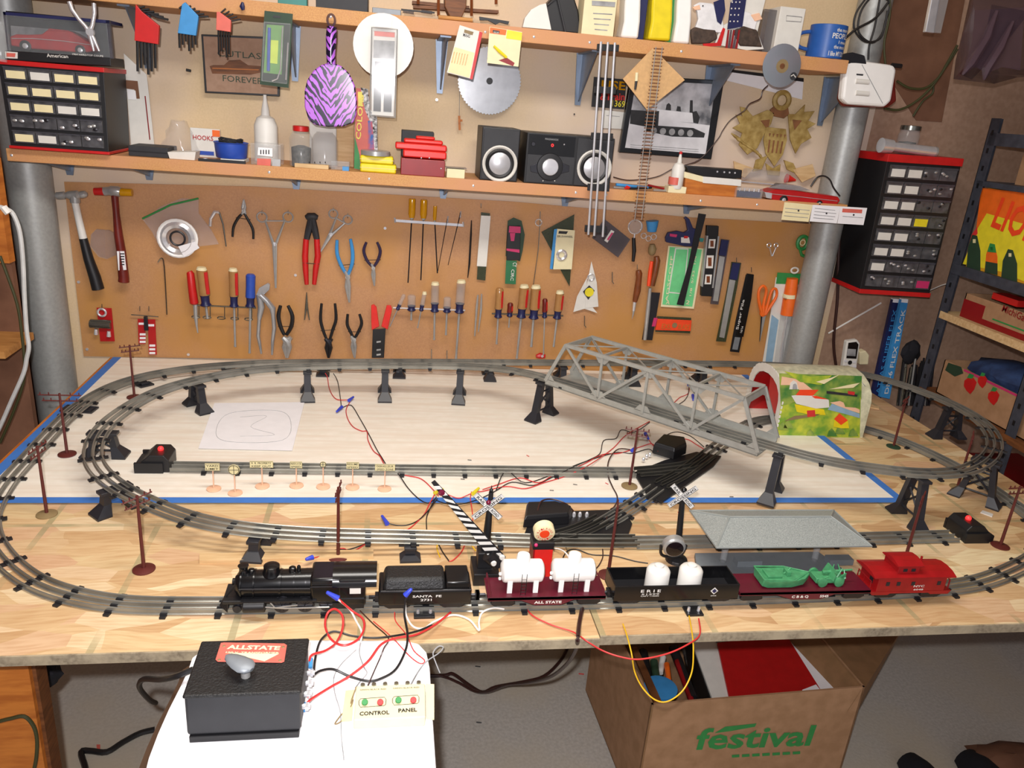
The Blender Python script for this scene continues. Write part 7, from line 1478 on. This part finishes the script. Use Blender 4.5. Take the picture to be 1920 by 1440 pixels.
def heap(g,c,sx,sy,sz,n=14,m=7,j=.2):
 g.loft([[c+Vc((sx*math.sin(math.pi*k/m)*math.cos(2*math.pi*i/n)*random.uniform(1-j,1+j),sy*math.sin(math.pi*k/m)*math.sin(2*math.pi*i/n)*random.uniform(1-j,1+j),sz*math.cos(math.pi*k/m)*random.uniform(1-j*.4,1))) for i in range(n)] for k in range(m+1)],False)
heap(Item('blue_jacket','crumpled blue cloth heaped in the strawberry carton','cloth').part('cloth','denim'),Vc((XS+.13,1.88,.90)),.09,.19,.055)
heap(Item('crumpled_black_cloth','crumpled black cloth beside the blue one in the strawberry carton','cloth').part('cloth','dark_cloth'),Vc((XS+.12,1.72,.91)),.06,.08,.05)
heap(Item('black_cloth_heap','black cloth heap on the topmost metal shelf at the right edge','cloth').part('cloth','dark_cloth'),Vc((XS+.14,1.95,1.62)),.1,.15,.07)
box_=Item('brown_carton','plain brown carton on the metal shelf above the yellow box','box').part('carton','cardboard',smooth=False);box_.bb(XS+.05,XS+.3,1.6,2.05,1.4455,1.53)
it=Item('red_bin','dark red bin on the floor under the lowest shelf at the right','bin');it.part('bin','red_deep',smooth=False).bb(XS+.03,XS+.3,1.5,2.0,.45,.62);it.part('label','red_bright',smooth=False).bb(XS+.028,XS+.03,1.72,1.8,.56,.60)
# leaning track packages, tools and phone in the corner
for x0,lb_,m_,tm,t_ in((1688,'blue flexible track box with white lettering, right one of the two leaning','blue_light','white','DN-6 FLEX TRACK'),(1672,'purple blue track box leaning behind the light blue one','blue_navy','blue_light','ATLAS SUPER FLEX')):
 it=Item('track_box',lb_,'box','leaning track boxes',d=.06 if x0==1688 else .04);a=x0-1688
 it.part('carton',m_,smooth=False).p([(1690+a,562),(1703+a,563),(1668+a,748),(1650+a,744)],.012);it.part('white_end','paper',smooth=False).p([(1691+a,560),(1703+a,561),(1702+a,568),(1690+a,567)],.012,d=.001)
 it.part('lettering',tm).wt(t_,(1665+a,738),(1698+a,580),8,d=.001)
it=Item('tool_bundle','upright bundle of dark steel rods and tools in the right corner','tools',d=.05);random.seed(9)
for i in range(26):x=1688+i*2.4;it.part('rod',random.choice(('gunmetal','black','steel','bulldog','gunmetal'))).t([(x+random.uniform(2,8),668+random.uniform(0,22),1.8),(x-6,760,1.8)],n=6,d=random.uniform(-.01,.03))
heap(Item('steel_wool','dark fuzzy bristle brush head above the rod bundle','brush').part('bristles','dark_cloth'),W(1708,660,.06),.03,.02,.045,j=.35)
it=Item('cordless_phone','white and black cordless phone standing behind the tunnel','phone',d=.10);it.part('shell','card_white',smooth=False,bevel=.004).p([(1588,640),(1608,637),(1613,644),(1606,694),(1580,692)],.02);it.part('face','black_gloss',smooth=False,bevel=.001).p([(1591,643),(1606,641),(1610,646),(1606,673),(1587,672)],.002,d=.001);it.part('screen','photo_grey',smooth=False).p([(1590,654),(1605,655),(1604,668),(1588,667)],.0006,d=.0016);it.part('nav_button','black').disc(1594,680,4,th=.003,d=.002)
for x,y in((1586,677),(1602,679),(1585,686),(1603,687),(1594,688)):it.part('key','photo_light',bevel=.0005).p([(x-3,y-2),(x+3,y-2),(x+3,y+2),(x-3,y+2)],.001,d=.0016)
it=Item('phone_charger','round cream wall plug behind the cordless phone','plug',d=.04);it.part('plug','cream',bevel=.003,smooth=False).p([(1612,660),(1624,658),(1630,666),(1628,684),(1612,684)],.03)
Item('white_stick','thin white plastic stick leaning on the right wall','stick',d=.03).part('stick','white').t([(1553,625,1.6),(1652,568,1.8)],n=6);Item('white_string','thin white string hanging right of the parts cabinet','string',d=.1).part('string','white').t([(1742,545,.9),(1765,535,.9),(1790,528,.9)],n=5)
# left edge
it=Item('white_cable','white cord hanging down the far left side from a small clip','cord');it.part('cord','cord_white').tube([V(x,y,1.9) for x,y in((-5,387),(12,392),(25,402),(37,435),(43,490),(46,560),(50,620),(54,650),(50,672),(44,700),(22,750),(0,800),(-20,840))],.005,8,4);it.part('clip','white').tube([V(6,388,1.88),V(16,400,1.88)],.008,8)
cabg=Item('green_cable','dark green cord running down beside the white cord at far left','cord').part('cord','cord_green');cabg.tube([V(x,y,1.95) for x,y in((0,480),(15,520),(32,570),(40,620),(46,700),(30,760),(0,830))],.0035,8,4)
it=Item('glass_bottle','clear glass bottle cut off by the upper left picture edge','bottle');it.part('bottle','glassy').tube([V(2,115,2.02),V(0,60,2.02),V(-2,40,2.02)],[.012,.011,.006],14)
# ------------------------------------------------------------------ foreground: white table with transformer and control panel
HW=.02;ZW=ZT+HW
it=Item('white_table','small white round-cornered side table in front of the train table','table')
out=[(360,1232),(352,1255),(338,1285),(315,1330),(295,1375),(278,1420),(268,1460),(262,1520),(820,1520),(818,1440),(812,1350),(806,1250),(800,1222),(785,1206),(760,1200),(560,1199),(400,1200)]
P=[T(x,y,HW) for x,y in out]
for p in P:p.y=min(p.y,YF-.008)
it.part('top','table_white',bevel=.003,smooth=False).poly([p-Vc((0,0,.02)) for p in P],(0,0,.02))
Pb=[p+Vc((-.014 if i<8 else -.01,-.0,-.022)) for i,p in enumerate(P)]
it.part('brown_rim','rim_brown',smooth=False,label='dark brown rim under the top').poly([p-Vc((0,0,.014)) for p in Pb],(0,0,.014))
for x,y in((-.2,.66),(.03,.66),(-.18,.9),(.03,.9)):it.part('leg','galv_dark').tube([(x,y,ZW-.045),(x*1.2,y,0)],.012,10)
# transformer
it=Item('transformer','black toy train transformer with coral name plate and grey lever','transformer')
a,b=T(352,1365,HW),T(560,1362,HW);yb_=T(575,1197,HW+.073).y;zt_=ZW+.073;x0,x1=T(346,1298,HW+.073).x,T(562,1300,HW+.073).x;y0=T(450,1300,HW+.073).y
it.part('case','charcoal',smooth=False,bevel=.004).bb(x0,x1,y0,yb_,ZW+.010,zt_-.003);it.part('lid','crackle',smooth=False,bevel=.003).bb(x0-.0015,x1+.0015,y0-.0015,yb_+.0015,zt_-.005,zt_);it.part('base_plate','black',smooth=False,bevel=.001).bb(x0+.003,x1-.002,y0-.002,yb_,ZW+.0005,ZW+.010)
zp=zt_+.0008;hp=zp-ZT
def Tp(x,y,o=0):return T(x,y,hp+o)
it.part('name_plate','coral',smooth=False,bevel=.0008).poly([Tp(414,1206),(Tp(420,1205)),Tp(533,1207),Tp(538,1210),Tp(533,1241),Tp(528,1243),Tp(408,1241),Tp(404,1237)],(0,0,.0006));it.part('plate_arrow','cream',smooth=False).poly([Tp(425,1224,.0008),Tp(523,1226,.0008),Tp(496,1240,.0008)],(0,0,.0003))
l=it.part('lettering','cream');l.text('ALLSTATE',Tp(425,1217,.0008),Tp(524,1219,.0008),(0,0,1),.0078,.02);l.text('120 V. TRANSFORMER',Tp(423,1225,.0012),Tp(523,1226,.0012),(0,0,1),.0032,.01)
for x,y in((420,1211),(531,1213),(411,1237),(525,1238)):it.part('rivet','tan_base').rev(Tp(x,y,.0006),(0,0,1),[(0,.0022),(.0008,.0015)],10)
lv=it.part('lever_handle','galv_dark',label='grey teardrop lever');p0,p1=T(424,1229,hp+.016),T(472,1256,hp+.014);d=p1-p0;s=Vc((-d.y,d.x,0)).normalized();rings=[]
for f,w_ in((0,.0015),(.08,.006),(.25,.0095),(.5,.0125),(.75,.0135),(.92,.010),(1,.004)):
 c=p0+d*f;rings.append([c+s*w_*math.cos(t)+Vc((0,0,.0045*math.sin(t)*(w_/.0135+.2))) for t in[k*math.pi/6 for k in range(12)]])
lv.loft(rings);it.part('lever_shaft','steel').tube([p1-d*.25-Vc((0,0,.016)),p1-d*.25],.006,12)
for i,y in enumerate((.2,.42,.62,.82)):
 yy=y0+(yb_-y0)*y;it.part('terminal','chrome').tube([(x1,yy,ZW+.03),(x1+.010,yy,ZW+.03)],.0034,8);it.part('terminal_nut','chrome').tube([(x1+.004,yy,ZW+.03),(x1+.008,yy,ZW+.03)],.0055,6)
# control panel
it=Item('control_panel','cream CONTROL PANEL switch box with green and red levers on the white table','control panel');hc=HW+.016
def Tc(x,y,o=0):return T(x,y,hc+o)
q=[Tc(668,1286),Tc(797,1281),Tc(798,1344),Tc(663,1350)]
it.part('case','cream',smooth=False,bevel=.0015).poly([p-Vc((0,0,.0155)) for p in q],(0,0,.0155));it.part('side_flange','cream',smooth=False).poly([T(x,y,HW+.0005) for x,y in((798,1285),(814,1286),(814,1350),(799,1349))],(0,0,.003));it.part('side_flange','sign_cream',smooth=False).poly([T(x,y,HW+.0005) for x,y in((648,1298),(664,1296),(660,1352),(640,1354))],(0,0,.003))
l=it.part('lettering','black');nz=(0,0,1);l.text('CONTROL',Tc(674,1342,.0006),Tc(730,1339,.0006),nz,.0066,.014);l.text('PANEL',Tc(747,1336,.0006),Tc(782,1334,.0006),nz,.0066,.014);l.text('GREEN BLACK RED',Tc(675,1295,.0004),Tc(724,1293,.0004),nz,.0024);l.text('GREEN BLACK RED',Tc(737,1292,.0004),Tc(786,1290,.0004),nz,.0024)
for x0_,x1_,yy in((673,724,1317),(736,786,1313)):
 it.part('slot_outline','photo_dark').tube([Tc(x,y,.0005) for x,y in((x0_+3,yy-7),(x1_-3,yy-10),(x1_,yy-5),(x1_-1,yy+4),(x1_-4,yy+6),(x0_+3,yy+9),(x0_,yy+4),(x0_,yy-3))],.0004,4,closed=True)
 for x,m_ in((x0_+11,'green'),(x1_-11,'wire_red')):it.part('lever',m_,bevel=.0006).tube([Tc(x,yy+1,0),Tc(x,yy-1,.005)],.0042,12)
for i in range(6):it.part('terminal','bulldog').rev(Tc(680+i*21-(0 if i<3 else 0),1287-i*.9,-.002),(0,0,1),[(0,.003),(.004,.003)],8)
# table wiring in front
A0=HW+.002;YN=YT-.045;hN=V(634,1122,YN).z-ZT;hM=V(762,1116,YN).z-ZT
def fw(lab,mt,pts,r=.0014,nm='wire'):Item(nm,lab,'wire').part('wire',mt).wire(pts,r,6)
fw('red wire looping in a ring behind the transformer to its top terminal','wire_red',[(632,1121,hN),(660,1145,.03),(680,1160,.03),(682,1180,.03),(670,1200,.03),(645,1210,.03),(622,1200,.03),(610,1175,.03),(614,1150,.035),(628,1142,.04),(642,1155,.04),(642,1180,.035),(630,1205,.04),(610,1220,.05),(585,1228,.055),(580,1240,.05)],.0018)
fw('black wire running from the transformer behind the loop to the tender connector','wire_black',[(588,1262,.045),(592,1230,.04),(602,1200,.03),(625,1184,.03),(660,1192,.025),(700,1196,.025),(740,1192,.02),(780,1184,.01),(810,1172,.005)],.0017)
fw('black wire arching over the white table to the middle terminal','wire_black',[(762,1115,hM),(758,1150,.03),(764,1190,.035),(760,1220,.03),(742,1255,A0+.004),(715,1272,A0+.002),(690,1277,A0+.002),(655,1268,A0+.004),(625,1255,A0+.012),(600,1258,A0+.02),(586,1268,A0+.022)],.0018)
fw('long red wire crossing the white table to the lower terminal','wire_red',[(845,1148,.004),(815,1172,.01),(780,1190,.02),(745,1196,.025),(715,1208,.03),(690,1240,A0+.006),(655,1268,A0+.004),(620,1288,A0+.006),(585,1310,A0+.02),(575,1320,A0+.022)],.0018)
fw('white wire dropping from the left blue wire nut to the table','wire_white',[(632,1123,hN),(655,1142,.03),(668,1165,.028),(678,1185,.028),(676,1205,.028)],.0016)
fw('white wire curving along the table edge from the tender','wire_white',[(763,1115,hM),(760,1130,.03),(762,1155,.02),(775,1175,.006),(795,1178,.004),(815,1165,.003),(850,1153,.003),(880,1162,.003),(898,1182,.004),(898,1165,.01),(905,1148,.012),(925,1140,.012),(945,1142,.006)],.0016)
fw('thin grey wires hanging from the loop down to the control panel','photo_grey',[(676,1205,.028),(674,1225,A0),(682,1250,A0),(688,1262,A0),(675,1278,A0),(666,1290,A0+.006)],.0007)
fw('thin grey wire straggling down the white table beside the panel','photo_grey',[(668,1218,A0),(640,1245,A0),(626,1270,A0),(628,1300,A0),(638,1335,A0),(640,1380,A0),(645,1425,A0)],.0006)
fw('thin red wire pair crossing the table to the right rear corner','wire_red',[(700,1165,.02),(735,1195,.02),(768,1230,A0),(788,1244,A0),(796,1238,A0),(776,1220,A0),(762,1190,.02),(742,1165,.02),(740,1148,.02)],.0008)
fw('thin brown wire from the left nut to the control panel wires','wire_brown',[(675,1145,.02),(700,1170,.02),(728,1196,.02),(720,1215,.03),(712,1235,A0),(700,1262,A0),(690,1285,A0+.012)],.001)
fw('thin pale twisted wire looping off the right side of the white table','photo_grey',[(770,1284,A0+.014),(785,1258,A0),(800,1240,A0+.005),(822,1225,A0+.01),(831,1214,A0+.015),(822,1212,A0+.015),(812,1225,A0+.005),(818,1245,A0-.01),(825,1262,A0-.02)],.0009)
fw('thin tangled wire bundle hanging at the left end of the control panel','tan_base',[(668,1288,A0+.014),(660,1310,A0+.004),(655,1325,A0),(640,1340,A0),(628,1357,A0),(640,1352,A0),(655,1332,A0),(662,1312,A0+.004)],.0009)
nut(612,1110,None,634,1122,YN,'nut_blue','large blue wire nut in front of the locomotive wheels');nut(772,1104,None,760,1116,YN,'nut_blue','blue wire nut against the tender lettering');
Item('wire_connector','blue crimp connector at the upper transformer terminal','connector').part('connector','blue_light').tube([T(583,1235,.05),T(582,1252,.045)],.003,8);Item('wire_connector','blue crimp connector hanging below the lower transformer terminal','connector').part('connector','blue_light').tube([T(575,1318,.03),T(568,1334,.024)],.003,8)
it=Item('power_cable','thick black power cord leaving the transformer to the left','cord');it.part('cord','wire_black').tube([T(362,1255,HW+.02),T(330,1268,HW+.01),T(300,1274,.0),T(268,1274,-.05),T(262,1290,-.12),T(280,1312,-.2),T(292,1318,-.25)],.0042,8,5)
# wires over the table front edge
fw('red wire drooping in front of the table edge between track and connector','wire_red',[(985,1138,.003),(1000,1155,.003),(1035,1172,.003),(1075,1185,.004),(1100,1202,.01),(1130,1220,.0),(1165,1232,.0),(1200,1236,.0),(1250,1226,.004),(1290,1208,.01),(1312,1190,.008),(1310,1160,.006)],.0013)
fw('yellow wire hanging in a long loop over the cardboard box','wire_yellow',[(1168,1170,.003),(1175,1190,.006),(1184,1225,.0),(1190,1260,-.03),(1205,1290,-.05),(1228,1312,-.06),(1252,1315,-.06),(1280,1295,-.05),(1297,1260,-.03),(1300,1220,.0),(1298,1190,.008),(1292,1155,.006)],.0012)
it=Item('brown_cable','thick dark brown cable hanging over the table edge and along the floor','cable');it.part('cable','wire_brown').tube([T(1092,1140,.003),T(1086,1170,.003),T(1083,1200,.005)]+[T(x,y,h) for x,y,h in((1078,1222,-.08),(1060,1248,-.2),(1030,1270,-.35),(990,1280,-.5),(950,1284,-.6),(915,1297,-.68),(890,1296,-.72),(860,1280,-.72),(830,1268,-.72),(800,1266,-.72))],.0038,8,4)
it=Item('brown_cable','second dark cable lying on the floor beside the first','cable');it.part('cable','wire_brown').tube([T(x,y,-.741) for x,y in((1064,1215),(1050,1240),(1020,1268),(980,1279),(930,1288),(905,1298),(880,1285),(850,1264),(835,1266),(800,1268))],.005,8,4)
it=Item('floor_cable','black cord running across the floor at lower left','cord');it.part('cord','wire_black').tube([T(x,y,-.742) for x,y in((290,1368),(262,1375),(230,1392),(200,1410),(170,1408),(152,1410),(160,1440),(162,1470))],.007,8,4)
it=Item('leg_cable','dark green cord lying against the left table leg','cord');it.part('cord','cord_green').tube([V(x,y,1.10) for x,y in((-4,1353),(20,1347),(45,1343),(62,1360),(69,1385),(68,1420),(62,1450))],.003,8,4)
heap(Item('dark_rag','dark fuzzy rag hanging under the table beside the left leg','rag').part('rag','dark_cloth'),V(93,1258,1.3),.02,.02,.035,j=.3)
Item('red_floor_bit','dark red box on the floor at the lower left corner','box').part('box','red_deep',smooth=False).bb(-1.05,-.82,1.30,1.45,0.0005,.09)
Item('pink_scrap','tiny pink scrap on the floor by the black cord','scrap').part('scrap','coral',smooth=False).poly([T(181,1397,-.7495),T(188,1397,-.7495),T(188,1408,-.7495),T(182,1408,-.7495)],(0,0,.002))
for i,(x,y,lb_) in enumerate(((896,1249,'dark scrap on the floor left of the table cables'),(898,1354,'small dark scrap on the grey floor in the middle'),(1090,1263,'red thread on the floor under the hanging brown cable'))):Item('floor_scrap',lb_,'scrap').part('scrap','wire_black' if i<2 else 'wire_red').tube([T(x-5,y,-.748),T(x+5,y+1,-.748)],.0018,5)
# ------------------------------------------------------------------ cardboard box under the table
ZB=.32;hb=ZB-ZT
FL,FR=T(1222,1321,hb),T(1622,1288,hb);BLk=T(1150,1212,hb);u=(FR-FL).normalized();nb=Vc((-u.y,u.x,0));dp=.40
it=Item('cardboard_box','large open brown cardboard box with green lettering under the table','box')
def wall(nm,a,b,mt='cardboard',lab=None,z0=0.001,flare=0):
 return it.part(nm,mt,smooth=False,label=lab).poly([Vc((a.x,a.y,z0)),Vc((b.x,b.y,z0)),b,a],Vc((u.y,-u.x,0))*-.005 if nm in('front_panel','back_panel') else u*.005)
BL_,BR_=FL+nb*dp,FR+nb*dp
wall('front_panel',FL,FR);wall('back_panel',BL_,BR_);wall('side_panel',FL,BL_);wall('side_panel',FR-u*.005,BR_-u*.005)
it.part('bottom_panel','cardboard',smooth=False).poly([Vc((p.x,p.y,.001)) for p in(FL,FR,BR_,BL_)],(0,0,.004))
it.part('side_flap','cardboard_in',smooth=False,label='right flap folded outward').poly([FR,BR_,T(1700,1165,hb-.05),T(1596,1354,hb-.12)],(0,0,-.004))
it.part('inner_flap','cardboard_in',smooth=False).poly([FR-u*.006,BR_-u*.006,BR_-u*.10-Vc((0,0,.07)),FR-u*.03-Vc((0,0,.07))],(0,0,-.003))
nf=Vc((u.y,-u.x,0))
def Fp(px,py,o=.0012):
 r=ray(px,py);t=(FL-C0).dot(nf)/r.dot(nf);return C0+r*t+nf*o
l=it.part('lettering','green');l.text('festival',Fp(1300,1404),Fp(1518,1396),nf,.062,.012)
it.part('logo_swoosh','green',smooth=False).poly([Fp(1340,1374),Fp(1360,1362),Fp(1418,1356),Fp(1415,1362),Fp(1370,1370)],-nf*.0005);[it.part('subtitle_print','green',smooth=False).poly([Fp(1372+k*19,1420-k),Fp(1386+k*19,1419-k),Fp(1386+k*19,1414-k),Fp(1372+k*19,1415-k)],-nf*.0004) for k in range(7)]
it.part('tape_seam','cardboard_in',smooth=False).poly([FL+nf*.001,FL+u*.004+nf*.001,Vc((FL.x,FL.y,.01))+u*.004+nf*.001,Vc((FL.x,FL.y,.01))+nf*.001],nf*.0006)
def clampf(p):return p-nf*max(0,(p-FL).dot(nf)+.012)
def bx_(name,lab,cat,mt,pts,th,h=None):
 return Item(name,lab,cat).part(name,mt,smooth=False).poly([clampf(T(x,y,h)) for x,y,h in pts],Vc((0,0,-th)))
bx_('red_binder','bright red binder lying in the cardboard box','binder','tin_red',[(1345,1205,hb-.03),(1474,1190,hb-.03),(1560,1325,hb-.05),(1380,1345,hb-.05)],.02)
bx_('white_sheet','white sheet showing beyond the right edge of the red binder','paper','paper',[(1470,1185,hb-.04),(1496,1183,hb-.04),(1592,1325,hb-.055),(1545,1330,hb-.055)],.003)
bx_('blue_sheet','blue and white sheet corner under the upper left of the red binder','paper','river',[(1335,1195,hb-.054),(1370,1192,hb-.054),(1375,1215,hb-.054),(1345,1218,hb-.054)],.002)
bx_('white_carton','white folded carton left of the red binder','carton','card_white',[(1296,1200,hb-.035),(1338,1196,hb-.035),(1392,1290,hb-.05),(1388,1345,hb-.055),(1350,1345,hb-.055)],.02)
Item('price_tag','small white barcode sticker at the lower corner of the red binder','sticker').part('sticker','paper',smooth=False).poly([T(1504,1294,hb-.039),T(1530,1284,hb-.038),T(1540,1297,hb-.04),T(1512,1303,hb-.041)],(0,0,.001))
bx_('black_folder','black folder standing beside the white carton','folder','black_gloss',[(1285,1215,hb-.04),(1298,1205,hb-.04),(1342,1330,hb-.06),(1310,1330,hb-.06)],.03)
bx_('wood_ruler','brown wooden slat along the inner left side of the box','slat','wood_dark',[(1182,1212,hb-.01),(1194,1212,hb-.01),(1248,1330,hb-.02),(1230,1325,hb-.02)],.006)
random.seed(21)
for i,(x,y,x2,y2,r,m_,lb_) in enumerate(((1205,1222,1215,1270,.012,'black','black bottle at the left back of the box contents'),(1243,1232,1238,1262,.008,'white','white marker standing in the box'),(1250,1245,1256,1290,.007,'orange','orange pen in the cardboard box'),(1262,1215,1300,1310,.012,'gunmetal','dark grey tube lying in the box'),(1285,1215,1295,1250,.01,'drawer_fill','dark crumpled package at the top of the box contents'),(1226,1240,1232,1280,.01,'green_dark','dark green bottle in the cardboard box'),(1270,1240,1298,1318,.008,'red_deep','dark red folded strip in the box'))):
 Item('box_item',lb_,'small item').part('item',m_).tube([T(x,y,hb-.05),clampf(T(x2,y2,hb-.06))],[r,r*.9],10)
it=Item('blue_plate','round blue lid peeping out at the front left of the box','lid');it.part('lid','blue_light').rev(clampf(T(1250,1315,hb-.05))-nf*.04,(0,0,1),[(0,.04),(.006,.04),(.008,.03)],24)
# shoes and cloth at the lower right corner
for x,y,lb_,m_,s in((1705,1436,'black shoe toe at the bottom edge right of the box','dark_cloth',1),(1815,1432,'black shoe toe at the bottom edge nearer the corner','dark_cloth',1.1)):
 g=Item('shoe',lb_,'shoe','black shoes on the floor').part('shoe',m_);c=T(x,y,-.745);g.loft([[c+Vc((math.cos(t)*w_*s,-yy*s,max(0,zz*math.sin(t)*s)+.001)) for t in[k*math.pi/8 for k in range(16)]] for yy,w_,zz in((-.02,.012,.02),(-.01,.03,.035),(.03,.042,.05),(.09,.045,.06),(.2,.04,.09),(.26,.03,.09))])
heap(Item('brown_blanket','brown and white crumpled cloth at the bottom right corner','cloth').part('cloth','kraft_dark'),T(1895,1440,-.73),.12,.08,.05);heap(Item('white_cloth','small white cloth between black shoe and brown blanket','cloth').part('cloth','card_white'),T(1850,1452,-.73),.05,.04,.035)
# ------------------------------------------------------------------ build everything
finalize()
for it,nm,g,spots in INST:
 me=mkmesh(g,Vc((0,0,0)));me.name=nm;n=0
 for p,a,pt in spots:
  if n>=295:break
  o=bpy.data.objects.new(nm,me);COL.objects.link(o);o.parent=it.root;o.location=p-it.root.location
  o.rotation_euler=(0,-pt,a);n+=1
